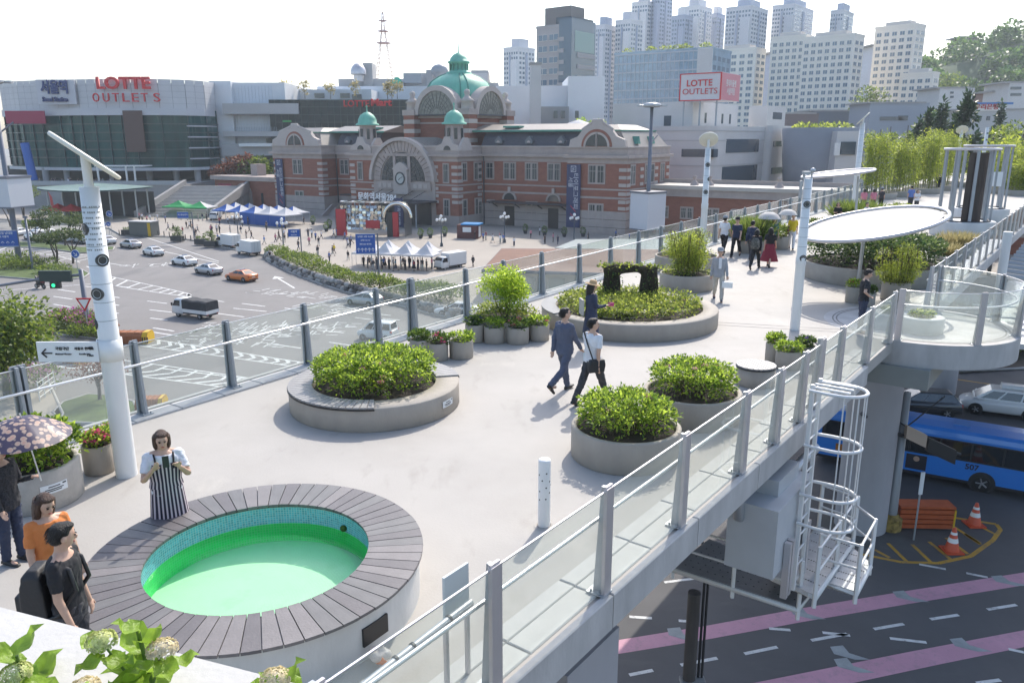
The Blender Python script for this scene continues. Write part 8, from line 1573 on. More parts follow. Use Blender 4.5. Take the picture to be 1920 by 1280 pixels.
def person(label,loc,rz,H=1.7,pose={},top=None,bottom=None,hair='short',hcol=None,sleeve='short',vox=.014,skirt=None,hat=None,shoes=shoeb,group=None,face=False,wide=1.,coat=0.,striped=None,cat='person',hands=True):
    t=thing('person',label,cat,loc,rz,group); s=H/1.72; hcol=hcol or hairb
    P=dict(L=(0,0),R=(0,0),la=(5,8,12,0),ra=(5,8,12,0),lean=0,hy=0,nod=0); P.update(pose); ra=radians
    J={}
    mz=9
    for k,sd in (('L',1),('R',-1)):
        th,kn=map(ra,P[k]); hip=V3(0,sd*.09*wide,.90); kne=hip+V3(sin(th),0,-cos(th))*.42; ank=kne+V3(sin(th-kn),0,-cos(th-kn))*.41; J[k]=[hip,kne,ank]; mz=min(mz,ank.z)
    dz=.075-mz
    for k in 'LR': J[k]=[p+V3(0,0,dz) for p in J[k]]
    L=ra(P['lean']); piv=V3(0,0,.92+dz)
    def T(p): 
        q=V3(*p)+V3(0,0,dz)-piv; return V3(q.x*cos(L)+q.z*sin(L),q.y,-q.x*sin(L)+q.z*cos(L))+piv
    for k,sd,a in (('la',1,P['la']),('ra',-1,P['ra'])):
        sw,ab,el,inw=map(ra,a); sh=V3(0,sd*.168*wide,1.375); d1=V3(sin(sw)*cos(ab),sd*sin(ab),-cos(sw)*cos(ab)); elb=sh+d1*.285; d2=V3(sin(sw+el)*cos(inw),-sd*sin(inw)+sd*sin(ab)*.4,-cos(sw+el)*cos(inw)).normalized(); wr=elb+d2*.25; J[k]=[T(sh),T(elb),T(wr),T(wr+d2*.17)]; J[k+'d']=d2
    hd=ra(P['hy']); nod=ra(P['nod']); ch=V3(.015,0,1.49)
    def HT(p):
        q=V3(*p)-ch; q=V3(q.x*cos(nod)+q.z*sin(nod),q.y,-q.x*sin(nod)+q.z*cos(nod)); q=V3(q.x*cos(hd)-q.y*sin(hd),q.x*sin(hd)+q.y*cos(hd),q.z)+ch; return T(q)
    def hell(b,c,r,n=12,k=8):   # ellipsoid that turns with the head
        i0=len(b.v); b.ell((0,0,0),r,n,k)
        for i in range(i0,len(b.v)): b.v[i]=tuple(HT((b.v[i][0]+c[0],b.v[i][1]+c[1],b.v[i][2]+c[2])))
    w=wide
    tors=[(.80,.135,.105),(.88,.165,.118),(.97,.158,.11),(1.06,.140,.10),(1.17,.152,.108),(1.28,.172,.115),(1.36,.178,.105),(1.41,.13,.085),(1.45,.07,.065)]
    def trunk(b,grow=0.,z0=0,z1=9,n=16):
        R=[]
        for (z,rx,ry) in tors:
            if z<z0-.001 or z>z1+.001: continue
            R.append([tuple(T(((ry*w+grow)*cos(2*pi*i/n)-.0,(rx*w+grow)*sin(2*pi*i/n),z))) for i in range(n)])
        b.loft(R)
    b=MB(); trunk(b)
    for k in ('la','ra'): limb(b,[T((-.01,0,1.43)),J[k][0]+V3(0,0,.012)],[.050,.044*w])
    hell(b,(.01,0,1.605),(.093,.074,.104)); hell(b,(.036,0,1.552),(.063,.053,.068)); hell(b,(.112,0,1.585),(.018,.014,.024),8,6); b.tube([T((-.015,0,1.38)),HT((0,0,1.55))],.056*min(w,1.1),10)
    for sd in (1,-1): hell(b,(.0,sd*.08,1.59),(.022,.014,.032),8,5)
    for k,sd in (('la',1),('ra',-1)):
        a=J[k]; limb(b,a[:3],[.047*w,.040*w,.027]); d=(a[3]-a[2]).normalized(); side=V3(0,1,0) if abs(d.y)<.8 else V3(1,0,0); side=(side-d*side.dot(d)).normalized(); nn_=d.cross(side)
        i0=len(b.v); b.ell((0,0,0),(.045,.038,.017),10,6)
        for i in range(i0,len(b.v)): q=b.v[i]; b.v[i]=tuple(a[2]+d*.045+d*q[0]+side*q[1]+nn_*q[2])
        if hands:
            for j in range(4):
                o=side*(-.028+.019*j); f0=a[2]+d*.075+o; l=(.062,.075,.07,.055)[j]; curl=nn_*(-.018*sd); limb(b,[f0,f0+d*l*.5+curl*.4,f0+d*l*.92+curl*1.5],[.0095,.009,.0075],7)
            o=side*(.034*sd if False else .036); limb(b,[a[2]+d*.02+o*.8,a[2]+d*.05+o*1.5,a[2]+d*.085+o*1.55],[.011,.010,.008],7)
    for k in 'LR':
        a=J[k]; limb(b,a,[.078*w,.052*w,.036]); f=a[2]; limb(b,[f+V3(-.03,0,-.03),f+V3(.13,0,-.045)],[.036,.03],8)
    remesh(b,'body',skin,vox if not face else vox*.75,t,1)
    # clothes
    if top:
        b=MB(); trunk(b,.016+coat,.88 if not coat else .80,1.42)
        for k in ('la','ra'):
            a=J[k]; limb(b,[T((-.012,0,1.405)),a[0]+V3(0,0,.008)],[.056,.056*w])
            b.ell(T((-.014,0,1.418)),(.074,.098,.034),12,6)
            if sleeve=='short': b.tube([a[0],a[0].lerp(a[1],.35),a[0].lerp(a[1],.72)],.05,12,rs=[.054*w,.058*w,.057*w])
            else: limb(b,[a[0],a[1],a[1].lerp(a[2],.95)],[.055*w,.051*w,.041])
        if coat: 
            pass
        o=remesh(b,'jacket' if coat else 'top',top,vox*(1.1 if not face else .9),t,1 if vox<.02 else 2,.0065 if vox<.02 else 0)
    if skirt:
        z0,fl=skirt; n=20; R=[]
        for f in (0,.12,.35,.7,1.):
            z=1.03+(z0-1.03)*f; e=(.168+fl*f)*w; R.append([tuple(V3((e*.78+.004*cos(5*2*pi*i/n)*f*3)*cos(2*pi*i/n),(e+.02*f)*(1+.03*cos(7*2*pi*i/n)*f)*sin(2*pi*i/n),z+dz)) for i in range(n)])
        b=MB(); b.loft(R); b.build('skirt',bottom,t)
    elif bottom:
        b=MB(); trunk(b,.012,.80,.98)
        for k in 'LR': a=J[k]; limb(b,[a[0]+V3(0,0,-.02),a[1],a[2]+V3(0,0,.03)],[.098*w,.074*w,.060])
        remesh(b,'trousers',bottom,vox*(1.1 if not face else .9),t,1 if vox<.02 else 2,.0075 if vox<.02 else 0)
    for k in 'LR':
        f=J[k][2]; th,kn=map(ra,P[k]); pt=th-kn; d=V3(cos(pt*.8),0,sin(pt*.8)); b=MB(); nn_=V3(-d.z,0,d.x); R=[]
        for (x,wy,hz_) in ((-.075,.028,.06),(-.05,.038,.085),(.03,.040,.085),(.10,.046,.055),(.165,.040,.045),(.19,.022,.035)):
            R.append([tuple(f+d*x+nn_*(-.072+hz_*(.5+.5*sin(2*pi*i/10)))+V3(0,wy*cos(2*pi*i/10),0)) for i in range(10)])
        b.loft(R); b.build('shoe',shoes,t)
    # hair
    b=MB()
    if hair!='none':
        hell(b,(-.016,0,1.638),(.096,.083,.089)); hell(b,(-.045,0,1.595),(.066,.08,.082))
        if hair in('bob','long'):
            zb=1.46 if hair=='bob' else 1.33
            for q in ((-.06,.0,.078,.098),(-.025,.072,.058,.038),(-.025,-.072,.058,.038)):
                i0=len(b.v); b.loft([[(q[0]+q[2]*cos(2*pi*i/10)*m,q[1]+q[3]*sin(2*pi*i/10)*m,z) for i in range(10)] for z,m in ((1.64,1.),(1.55,1.05),((1.55+zb)/2,1.),(zb,.7))])
                for i in range(i0,len(b.v)): b.v[i]=tuple(HT(b.v[i]))
            hell(b,(.035,.0,1.69),(.06,.07,.03))
        else: hell(b,(.03,0,1.695),(.06,.066,.03))
        remesh(b,'hair',hcol,vox*.9,t,1)
        if vox<.02:
            gg=np.random.default_rng(int(abs(loc[0]*100))); Pp=[];Oo=[]; lng=hair in('bob','long')
            for _ in range(420 if lng else 260):
                d=gg.normal(0,1,3); d/=np.linalg.norm(d)
                if (d[0]>.45 and d[2]<.45) or d[2]<-.75: continue
                zz=1.636+d[2]*.086
                if lng and gg.random()<.55 and d[0]<.35: zz=gg.uniform(1.50,1.66)
                p=HT((-.017+d[0]*.097,d[1]*.086,zz)); e=HT((-.02+d[0]*.10-.03*(1-d[2]),d[1]*.09,zz-.07+.055*max(0,d[2])**2-.012)); Pp.append(list(p)); Oo.append(list((e-p).normalized()))
            link('hair_strands',leaves('hair_strands',np.array(Pp),np.array(Oo),.095 if lng else .05,hcol,.16,up=.1,rand=.10),t,kind='stuff')
    if face:
        for sd in (1,-1):
            b=MB(); hell(b,(.098,sd*.031,1.612),(.010,.015,.006),8,6); b.build('eye',eyem,t); b=MB(); hell(b,(.100,sd*.033,1.632),(.008,.020,.004),8,5); b.build('eyebrow',hcol,t)
        b=MB(); hell(b,(.100,0,1.543),(.008,.022,.007),8,6); b.build('mouth',lipm,t)
    if hat:
        kind,m=hat; b=MB(); i0=0
        prof=[(.20,1.655),(.19,1.665),(.098,1.675),(.096,1.73),(.07,1.765),(0,1.77)] if kind=='brim' else [(.104,1.65),(.106,1.68),(.10,1.73),(.06,1.765),(0,1.77)]
        b.lathe([(r,z) for r,z in prof],20,(-.012,0,0))
        if kind=='cap': b.add([(.07,-.07,1.665),(.17,-.055,1.655),(.185,0,1.655),(.17,.055,1.655),(.07,.07,1.665),(.07,-.07,1.675),(.17,-.055,1.665),(.185,0,1.665),(.17,.055,1.665),(.07,.07,1.675)],[[0,1,2,3,4][::-1],[5,6,7,8,9],[0,1,6,5],[1,2,7,6],[2,3,8,7],[3,4,9,8]])
        for i in range(len(b.v)): b.v[i]=tuple(HT(b.v[i]))
        b.build('hat',m,t)
    t.scale=(s,s,s); t['_j']=0; del t['_j']
    Jw=lambda k,i: Vector((t.location.x,t.location.y,t.location.z))+Matrix.Rotation(rz,3,'Z')@(J[k][i]*s)
    return t,Jw
def hpx(px,H): q=at(*px,H+.02); return Vector((q.x,q.y,0))
def held(name,label,cat,b,m,loc,rz=0): t=b.build(name,m,None,loc,rz); return tag(t,label,cat)
walk=dict(L=(24,8),R=(-20,18),la=(-18,6,14,0),ra=(20,6,16,0)); walk2=dict(R=(24,6),L=(-22,22),ra=(-16,6,14,0),la=(18,6,18,0)); stand=dict(L=(2,2),R=(-3,2)); hold=dict(la=(12,8,95,25),ra=(12,8,95,25))
H2=radians(52)
# striped woman photographing
stripe=bpy.data.materials.new('striped_pinafore'); stripe.use_nodes=True; nt=stripe.node_tree; tc=nt.nodes.new('ShaderNodeTexCoord'); se=nt.nodes.new('ShaderNodeSeparateXYZ'); nt.links.new(tc.outputs['Object'],se.inputs[0]); at2=nt.nodes.new('ShaderNodeMath'); at2.operation='ARCTAN2'; nt.links.new(se.outputs[1],at2.inputs[0]); nt.links.new(se.outputs[0],at2.inputs[1]); mu=nt.nodes.new('ShaderNodeMath'); mu.operation='MULTIPLY'; mu.inputs[1].default_value=22; nt.links.new(at2.outputs[0],mu.inputs[0]); si=nt.nodes.new('ShaderNodeMath'); si.operation='SINE'; nt.links.new(mu.outputs[0],si.inputs[0]); rp=nt.nodes.new('ShaderNodeValToRGB'); rp.color_ramp.interpolation='CONSTANT'; rp.color_ramp.elements[0].color=(.025,.022,.04,1); rp.color_ramp.elements[1].color=(.55,.47,.50,1); rp.color_ramp.elements[1].position=.62
mr=nt.nodes.new('ShaderNodeMapRange'); mr.inputs[1].default_value=-1; nt.links.new(si.outputs[0],mr.inputs[0]); nt.links.new(mr.outputs[0],rp.inputs[0]); nt.links.new(rp.outputs[0],nt.nodes['Principled BSDF'].inputs['Base Color']); nt.nodes['Principled BSDF'].inputs['Roughness'].default_value=.85
w1,j1=person('woman in a striped pinafore dress and white tee taking a phone picture by the pool',hpx((300,803),1.63),radians(-62),1.63,dict(hold,la=(28,14,112,30),ra=(28,14,112,30),nod=14),cw,stripe,'bob',hairr,'short',.011,(.42,.035),face=True,wide=1.12)
b=MB(); 
for z,e in ((.98,.02),):
    n=18; b.loft([[((ry*1.14+.028)*cos(2*pi*i/n),(rx*1.14+.028)*sin(2*pi*i/n),z) for i in range(n)] for z,rx,ry in ((.98,.158,.11),(1.06,.142,.102),(1.17,.154,.11),(1.25,.168,.114),(1.31,.15,.112))]); 
b.build('pinafore_bib',stripe,w1); b=MB()
for sd in (1,-1): b.tube([(.145,sd*.10,1.24),(.115,sd*.11,1.40),(-.02,sd*.12,1.44),(-.13,sd*.09,1.26)],.013,6)
b.build('shoulder_straps',cb,w1)
p=(j1('la',3)+j1('ra',3))/2; b=MB(); b.box(-.005,-.036,-.07,.005,.036,.07); held('smartphone','black smartphone held up by the woman in the striped dress','phone',b,blackm,p+Vector((.02,-.04,.02)),radians(-62))
# the two businessmen
w2,j2=person('young man in a white short-sleeved shirt and dark trousers walking with a black shoulder bag',hpx((1113,588),1.76),radians(46),1.76,dict(walk2,hy=-38,L=(-24,10),R=(26,4)),cw,cdk,'short',None,'short',.012,face=True)
bg=MB(); q=j2('L',0); bg.loft([[(x,y,z) for x,z in ((-.17,.0),(.15,.0),(.17,.14),(.15,.25),(-.15,.25),(-.18,.14))] for y in (-.05,-.02,.04,.06)]); ob_=remesh(bg,'bag_body',mat('bag_black',(.022,.022,.025),.6,bump=.3,bscale=14),.018,None,2); bag=thing('shoulder_bag','black messenger bag hanging at the hip of the man in the white shirt','bag',j2('R',0)+Vector((.0,-.13,-.17)),radians(20)); ob_.parent=bag
s0=j2('la',0)+Vector((0,0,.07)); b=MB(); fw=Vector((cos(radians(46)),sin(radians(46)),0)); c0=w2.location; Q=[j2('R',0)+Vector((0,-.14,.05))-fw*.10,c0-fw*.165+Vector((0,0,1.22)),s0-fw*.06,s0+fw*.05,c0+fw*.15+Vector((0,0,1.2)),j2('R',0)+Vector((0,-.12,.05))+fw*.1]; b.tube([x-bag.location for x in Q],.014,6); o=b.build('strap',blackm,bag); o.rotation_euler=(0,0,-radians(20))
w3,j3=person('man in a blue-grey suit with sunglasses walking beside the man in the white shirt',hpx((1060,573),1.78),radians(46),1.78,dict(walk,hy=-30,L=(16,4),R=(-22,34)),csuit,csuit,'short',None,'long',.012,coat=.014,face=True)
b=MB(); b.tube([(.105,-.05,1.625),(.112,0,1.62),(.105,.05,1.625)],.012,6); g_=b.build('sunglasses',blackm,None,(0,0,0)); g_.parent=w3; g_.rotation_euler=(0,0,radians(-30)); g_['category']='eyewear'; del g_['category']
q=j3('ra',3); b=MB(); b.lathe([(.03,-.2),(.035,-.18),(.035,.02),(.015,.06),(.015,.09),(0,.09)],14); held('water_bottle','clear plastic drink bottle in the hand of the man in the suit','bottle',b,mat('clear_bottle',(.6,.68,.72),.15,trans=.5),q+Vector((.01,-.02,.02)))
# woman in straw hat
straw=mat('straw',(.48,.32,.17),.8,var=.15,scale=40); w4,j4=person('woman in a straw hat and dark navy coat standing by the large arch planter',hpx((1110,527),1.66),radians(8),1.66,dict(stand,la=(16,10,60,20),ra=(20,10,75,25),nod=12),cn,cn,'long',None,'long',.014,(.42,.10),('brim',straw),coat=.02,face=True)
q=j4('ra',3); b=MB(); b.loft([[(x,y,z) for x,z in ((-.07,-.045),(.07,-.045),(.075,.045),(-.075,.045))] for y in (-.015,.015)]); held('pink_purse','magenta purse held by the woman in the straw hat','purse',b,cpi if False else mat('magenta_leather',(.45,.04,.16),.5),q,0)
b=MB(); b.box(-.12,-.06,.60,-.07,.28,.98); bb_=held('tote_bag','pale tote bag on the far shoulder of the woman in the straw hat','bag',b,ckh,Vector((w4.location.x-.12,w4.location.y-.02,.25)),radians(8))
# umbrella woman, orange woman, backpack man
w5,j5=person('woman in a dark patterned jacket and navy trousers under a flowered umbrella',hpx((-8,826),1.56),radians(-12),1.56,dict(stand,la=(10,8,100,10),ra=(5,8,20,0)),mat('cloth_dark_dotted',(.03,.03,.035),.85,var=.9,scale=60),cn,'short',None,'long',.013,coat=.012,face=True)
q=j5('la',3); fl=bpy.data.materials.new('umbrella_floral'); fl.use_nodes=True; nt=fl.node_tree; tc=nt.nodes.new('ShaderNodeTexCoord'); vo=nt.nodes.new('ShaderNodeTexVoronoi'); vo.inputs['Scale'].default_value=15; nt.links.new(tc.outputs['Object'],vo.inputs['Vector']); rp=nt.nodes.new('ShaderNodeValToRGB'); rp.color_ramp.elements[0].color=(.42,.22,.17,1); rp.color_ramp.elements[1].color=(.05,.04,.075,1); e=rp.color_ramp.elements.new(.42); e.color=(.40,.30,.24,1); rp.color_ramp.elements[2].position=.52; nt.links.new(vo.outputs['Distance'],rp.inputs[0]); nt.links.new(rp.outputs[0],nt.nodes['Principled BSDF'].inputs['Base Color'])
um=thing('umbrella','dark floral umbrella held up at the left edge by the pink azaleas','umbrella'); tip=aty(38,782,q.y); um.location=(tip.x,tip.y,tip.z); b=MB(); n=8; R=.52; vs=[(0,0,0)];fs=[]
for k in range(1,6):
    f=k/5; 
    for i in range(32): a=2*pi*i/32; sag=.02*abs(sin(a*4))*f; vs.append((R*f*cos(a)*(1-.03*abs(sin(a*4))*f),R*f*sin(a)*(1-.03*abs(sin(a*4))*f),-.26*f**1.9-sag+.015*f))
for i in range(32): fs.append([0,1+i,1+(i+1)%32])
for k in range(4):
    for i in range(32): a=1+k*32; fs.append([a+i,a+32+i,a+32+(i+1)%32,a+(i+1)%32])
b.add(vs,fs,0,True); b.build('canopy_cloth',fl,um); b=MB(); b.tube([(0,0,.05),q-um.location+Vector((0,0,-.08))],.009,6); b.build('shaft',tubem,um); b=MB()
for i in range(8): a=2*pi*i/8; b.tube([(0,0,-.02),(R*.55*cos(a),R*.55*sin(a),-.105),(R*.98*cos(a),R*.98*sin(a),-.27)],.004,4)
b.build('ribs',steel,um,kind='stuff')
w6,j6=person('young woman in an orange tee with long brown hair looking down at the pool',hpx((78,920),1.62),radians(-38),1.62,dict(stand,la=(6,8,15,0),ra=(4,8,15,0),nod=20,hy=6),cor,cn,'long',hairr,'short',.011,face=True)
w7,j7=person('young man in a black tee with a black backpack beside the girl in orange',hpx((106,978),1.74),radians(5),1.74,dict(stand,la=(2,6,12,0),ra=(4,8,16,0),nod=12,hy=35),cb,cdk,'short',None,'short',.011,face=True)
bp_=thing('backpack','black backpack worn by the young man in the black tee','backpack',w7.location+Vector((-.215,-.02,1.06)),radians(5)); b=MB(); b.loft([[(x*m,y*m2,z) for x,y in ((-.12,-.15),(.09,-.17),(.10,.17),(-.12,.15))] for z,m,m2 in ((-.22,.9,.9),(-.18,1.1,1.),(.1,1.,1.),(.24,.8,.9),(.29,.45,.6))]); b.box(-.19,-.11,-.18,-.1,.11,.05); remesh(b,'pack_body',mat('pack_black',(.02,.02,.022),.6,bump=.4,bscale=18),.018,bp_,2); b=MB()
for sd in (1,-1): b.tube([(.10,sd*.10,.27),(.2,sd*.125,.385),(.32,sd*.12,.30),(.36,sd*.13,.10),(.2,sd*.17,-.12),(.07,sd*.15,-.17)],.02,6)
b.build('pack_strap',blackm,bp_)
# man in black, hand on hip
w8,j8=person('man in black short sleeves standing with a hand on his hip by the balcony glass',hpx((1626,503),1.72),radians(-8),1.72,dict(stand,ra=(-22,38,75,45),la=(5,8,15,0),nod=22),cb,cn,'short',None,'short',.014,face=True)
# grey suit elder
w9,j9=person('elderly man in a pale grey suit and cap carrying a white box',hpx((1352,462),1.70),radians(-100),1.70,dict(walk,la=(12,10,10,0),ra=(-10,12,14,0)),cgr,ckh,'short',None,'long',.015,hat=('cap',cgr),coat=.012,shoes=mat('shoe_navy',(.04,.05,.09),.5),face=True); b=MB(); b.box(.135,-.045,1.05,.15,.045,1.40); b.build('shirt_front',cw,w9)
q=j9('la',3); b=MB(); b.box(-.09,-.16,-.2,.09,.16,-.02); b.tube([(0,-.06,-.02),(0,-.05,.04),(0,.05,.04),(0,.06,-.02)],.008,5); held('carton_box','white carton with a handle carried by the elderly man in grey','box',b,labm,q,radians(-100))
# walking group
grp=[((1361,400),1.74,radians(56),walk,cw,cb,'short','short',('cap',cgr),None,'man in a pale shirt, black trousers and cap walking away at the glass railing'),
((1384,403),1.74,radians(-120),walk2,cn,cb,'short','short',('cap',cb),None,'man in a dark navy shirt and dark cap walking towards the camera'),
((1413,408),1.72,radians(56),walk,cn,cdk,'short','long',None,None,'man in navy half hidden behind the woman with the patterned backpack'),
((1421,424),1.62,radians(60),walk2,cb,cb,'bob','long',None,None,'person in black carrying a patterned backpack in the walking group'),
((1447,421),1.62,radians(62),walk,cb,cred,'long','short',None,(.30,.20),'woman in a long wine red skirt with long dark hair'),
((1435,404),1.6,radians(-110),stand,cgr,cdk,'short','short',('brim',straw),None,'woman in grey under a straw hat within the walking group'),
((1453,405),1.6,radians(-100),stand,cte,cdk,'bob','short',('brim',cpi),None,'woman in teal with a pink sun hat within the walking group'),
((1489,397),1.66,radians(-110),walk,cye,cw,'short','short',None,None,'woman in a bright yellow top and white trousers beside the plain lamp pole'),
((1573,377),1.62,radians(-100),dict(stand,**hold),cb,cdk,'bob','short',None,None,'woman in black with curly hair behind the pale ground cover planter'),
((1627,377),1.62,radians(-60),stand,cw,cdk,'short','short',None,None,'dark-haired person just showing over the tilted disc canopy'),
((1711,346),1.72,radians(70),stand,cbl,cdk,'short','short',None,None,'man in a light blue shirt seen from behind near the cage pavilion'),
((1722,354),1.55,radians(-90),dict(stand,**hold),cw,cdk,'bob','short',None,None,'woman in a white top with reddish hair beside the man in the blue shirt'),
((1622,352),1.6,radians(80),stand,cpi,cdk,'bob','short',None,None,'dark-haired woman in pink left of the pair on the bamboo bench'),
((1640,352),1.6,radians(80),stand,cpi,cb,'bob','short',None,None,'person in a red top second in the row by the bamboo'),
((1655,350),1.6,radians(75),stand,cdk,cb,'short','short',('cap',cgr),None,'person in a grey cap right of the red top by the bamboo'),
((1718,322),1.66,radians(100),walk,cdk,cb,'short','short',None,None,'person in dark clothes left of the man in the blue shirt, further off'),
((1746,312),1.72,radians(60),walk2,cn,cdk,'short','long',None,None,'tall person in navy walking by the first pavilion post'),
((1762,325),1.66,radians(240),stand,cb,cb,'bob','long',None,None,'woman in black standing inside the nearer cage pavilion opening'),
((1814,368),1.6,radians(120),stand,cte,cbl,'short','short',None,None,'person in pale blue stooping inside the nearer cage pavilion')]
gj=[]
for i,(px,Hh,rz,po_,tp_,bt_,hr,sl_,ht,sk,lab) in enumerate(grp):
    lc=hpx(px,Hh*1.03); a=person(lab,lc,rz,Hh,po_,tp_,bt_,hr,hairr if i in(8,11) else None,sl_,.018 if i<8 else .024,sk,ht,hands=i<8); gj.append(a)
t3,j=gj[3]; bk=thing('patterned_backpack','black backpack with a white leaf pattern in the walking group','backpack',t3.location+Vector((-cos(radians(60))*.2,-sin(radians(60))*.2,1.02)),radians(60)); b=MB(); b.loft([[(x*m,y*m,z) for x,y in ((-.1,-.14),(.08,-.16),(.08,.16),(-.1,.14))] for z,m in ((-.2,.9),(-.1,1.1),(.1,1.),(.22,.6))]); remesh(b,'pack_body',mat('pack_pattern',(.10,.10,.09),.7,var=.95,scale=14),.02,bk,1)
def umb(label,loc,R,m,hz_):
    u=thing('umbrella',label,'umbrella',loc); b=MB(); b.lathe([(R,-.3*R/.5),(R*.75,-.13*R/.5),(R*.4,-.03*R/.5),(0,0)],24); b.build('canopy_cloth',m,u); b=MB(); b.cyl((0,0,-hz_),(0,0,.05),.01,n=6); b.build('shaft',steel,u)
umw=mat('umbrella_white',(.62,.60,.58),.7,trans=.3); umb('white umbrella held over the walking group in dark clothes',aty(1443,397,gj[5][0].location.y-.1),.50,umw,.75); umb('white umbrella beside the woman in yellow, partly behind the lamp pole',aty(1478,392,gj[7][0].location.y),.42,umw,.7)
bag2=MB(); q=gj[7][1]('ra',2); bag2.ell((0,0,0),(.05,.11,.12)); held('sling_bag','maroon sling bag of the woman in yellow','bag',bag2,cloth('maroon',(.12,.02,.05)),q)
# people on the plaza: six figures, copied and re-dressed
protoK=[(walk,'short','short',None,0.),(walk2,'short','long',None,0.),(stand,'short','short',None,0.),(walk,'bob','short',(.45,.16),0.),(dict(walk2,**{}),'short','short',None,0.),(dict(stand,la=(20,10,70,10)),'bob','long',None,0.)]
protos=[]
PP=[(243,428,'cb',0),(262,417,'cdk',1),(293,398,'cb',0),(269,400,'cdk',4),(283,392,'cor',1),(267,414,'cw',2),(282,415,'cw',5),(296,414,'cw',0),(316,432,'cgr',1),(350,428,'cb',0),(362,432,'cor',4),(343,440,'cred',2),(368,444,'cdk',1),(398,437,'cn',0),(407,436,'cw',4),(412,437,'cb',5),(432,438,'cgr',2),(452,438,'cn',1),(462,447,'cdk',2),(472,448,'cb',4),(496,458,'cblue',0),(524,452,'cdk',1),(533,445,'cw',4),(560,468,'cdk',0),(578,444,'cdk',2),(585,446,'cw',5),(580,460,'cpi',1),(570,420,'cdk',4),(626,446,'cw',0),(631,444,'cbl',2),(627,475,'cye',1),(624,480,'cdk',0),(653,465,'cw',4),(657,462,'cdk',2),(653,488,'cb',1),(535,430,'cw',2),(500,428,'cdk',0),(520,428,'cw',5),
 (906,452,'cbl',0),(911,450,'cred',2),(924,455,'cw',3),(937,452,'cpi',2),(944,455,'cbl',1),(1012,441,'cw',5),(887,500,'cdk',1),(1180,452,'cbl',0),
 (682,500,'cdk',2),(690,503,'cn',2),(697,500,'cw',5),(707,502,'cdk',2),(716,504,'cte',2),(722,502,'cred',3),(730,505,'cdk',5),(738,504,'cgr',2),(742,508,'cte',3),(752,504,'cw',2),(760,506,'cdk',2),(768,503,'cb',5),(776,508,'cred',3),(784,506,'cb',2),(792,507,'cdk',2),(800,508,'cb',2),
 (412,421,'cred',2),(428,420,'cw',5),(440,420,'cdk',2),(452,420,'cn',2),(465,421,'cdk',2),(480,420,'cw',5),(340,412,'cpi',2),(352,413,'cdk',2),(372,414,'cgr',2),(380,414,'cn',5),(388,413,'cdk',2),(500,434,'cdk',1),(468,436,'cgr',4)]
g=random.Random(77)
for i in range(48):
    x,y=g.choice([(g.uniform(215,400),g.uniform(396,440)),(g.uniform(330,640),g.uniform(424,462)),(g.uniform(500,660),g.uniform(430,500)),(g.uniform(880,1170),g.uniform(446,462)),(g.uniform(690,810),g.uniform(500,508))]); PP.append((x,min(y,455) if x<480 else y,g.choice(['cdk','cw','cn','cgr','cb','cbl','cpi','cdk','cw']),g.choice([0,1,2,4,5])))
colr=dict(cb=(cb,'black'),cdk=(cdk,'dark grey'),cor=(cor,'orange'),cw=(cw,'white'),cgr=(cgr,'grey'),cred=(cred,'dark red'),cn=(cn,'navy'),cblue=(cloth('sky_blue',(.03,.22,.6)),'bright blue'),cpi=(cpi,'pink'),cye=(cye,'yellow'),cbl=(cbl,'blue'),cte=(cte,'teal'))
g=random.Random(21); bots=[(cdk,'dark trousers'),(cb,'black trousers'),(cn,'navy trousers'),(ckh,'pale trousers')]
base_top=cloth('proto_top',(.5,.5,.5)); base_bot=cloth('proto_bottom',(.1,.1,.1)); seen={}
def place_word(x,y):
    if x>670 and y>498: return 'under the white tents'
    if x<400 and y<416: return 'near the stone stairway' if x<310 else 'under the green tents'
    if x<310: return 'by the shuttered kiosk'
    if y<425: return 'under the blue tents'
    if x<400: return 'by the plaza kerb posts'
    if x<480: return 'in front of the blue tents'
    if x<610: return 'by the small blue sign'
    if x<670: return 'by the mirror gate'
    if x<900: return 'near the metro roof'
    return 'in front of the station doors'
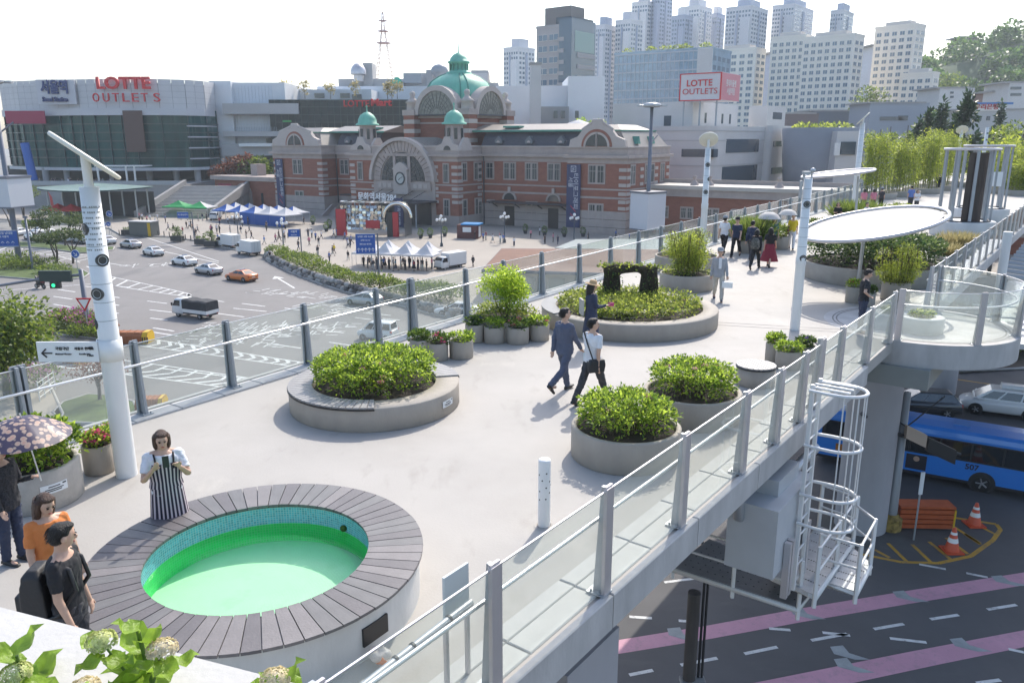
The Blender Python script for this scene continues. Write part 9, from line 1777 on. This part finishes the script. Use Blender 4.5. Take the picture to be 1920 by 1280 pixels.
for i,(x,y,c,k) in enumerate(PP):
    p=at(x,y,G+.15); rz=g.uniform(0,6.28); bm,bw=bots[g.randrange(4)]; tm,tw2=colr[c]; lab='small figure in a %s %s, %s'%(tw2+' top and' if k!=3 else tw2+' top and',bw if k!=3 else 'skirt',place_word(x,y)); lab=lab.replace('in a ','in ')
    if x>1170: lab='small figure in blue seen through the glass beside the advert mast'
    if k>=len(protos) or protos[k] is None:
        while len(protos)<=k: protos.append(None)
        po_,hr,sl_,sk,_=protoK[k]; protos[k]=person(lab,p,rz,1.70,po_,base_top,base_bot,hr,None,sl_,.045,sk,hands=False,group='people on the station plaza')[0]; o=protos[k]
        for ch in o.children:
            for sl__ in ch.material_slots:
                if sl__.material is base_top: sl__.link='OBJECT'; sl__.material=tm
                elif sl__.material is base_bot: sl__.link='OBJECT'; sl__.material=bm
        o['_t']=0; del o['_t']; protos[k]=o; first=(tm,bm)
        o_t=[ch for ch in o.children if ch.name.startswith('top')]
    else:
        src=protos[k]; o=dup(src,p,rz,lab)
        for ch in o.children:
            n_=ch.name.split('.')[0]
            if n_=='top': ch.material_slots[0].link='OBJECT'; ch.material_slots[0].material=tm
            elif n_ in('trousers','skirt'): ch.material_slots[0].link='OBJECT'; ch.material_slots[0].material=bm
    s=g.uniform(.94,1.04); o.scale=(s*1.70/1.72,)*3
rider=dup(protos[1],at(76,541,G)+Vector((0,0,.12)),radians(160),'rider in dark clothes astride the motorcycle at the left junction')
# crowd far off on the station forecourt, each a figure
for i in range(26):
    x=70+g.uniform(0,160); p=aty(x,345,215.2+g.uniform(0,5)); zf=aty(200,347,214).z; src=protos[g.choice([0,1,2,5])]; o=dup(src,Vector((p.x,p.y,zf)),g.uniform(0,6.28),'distant tiny figure among the crowd before the glass station doors',group='crowd before the station doors'); 
    for ch in o.children:
        if ch.name.startswith('top'): ch.material_slots[0].link='OBJECT'; ch.material_slots[0].material=g.choice([cb,cdk,cw,cgr,cn])
# ================================================================ HAZE
b=MB(); b.box(-1600,-60,G-1.2,1600,1600,140); hm=bpy.data.materials.new('haze'); hm.use_nodes=True; nt=hm.node_tree; nt.nodes.remove(nt.nodes['Principled BSDF']); pv=nt.nodes.new('ShaderNodeVolumePrincipled'); pv.inputs['Color'].default_value=(.84,.92,1,1); pv.inputs['Density'].default_value=.00024; pv.inputs['Anisotropy'].default_value=.25; nt.links.new(pv.outputs[0],nt.nodes['Material Output'].inputs['Volume']); b.build('haze',hm,kind='stuff')
bpy.data.scenes.remove(SCR)
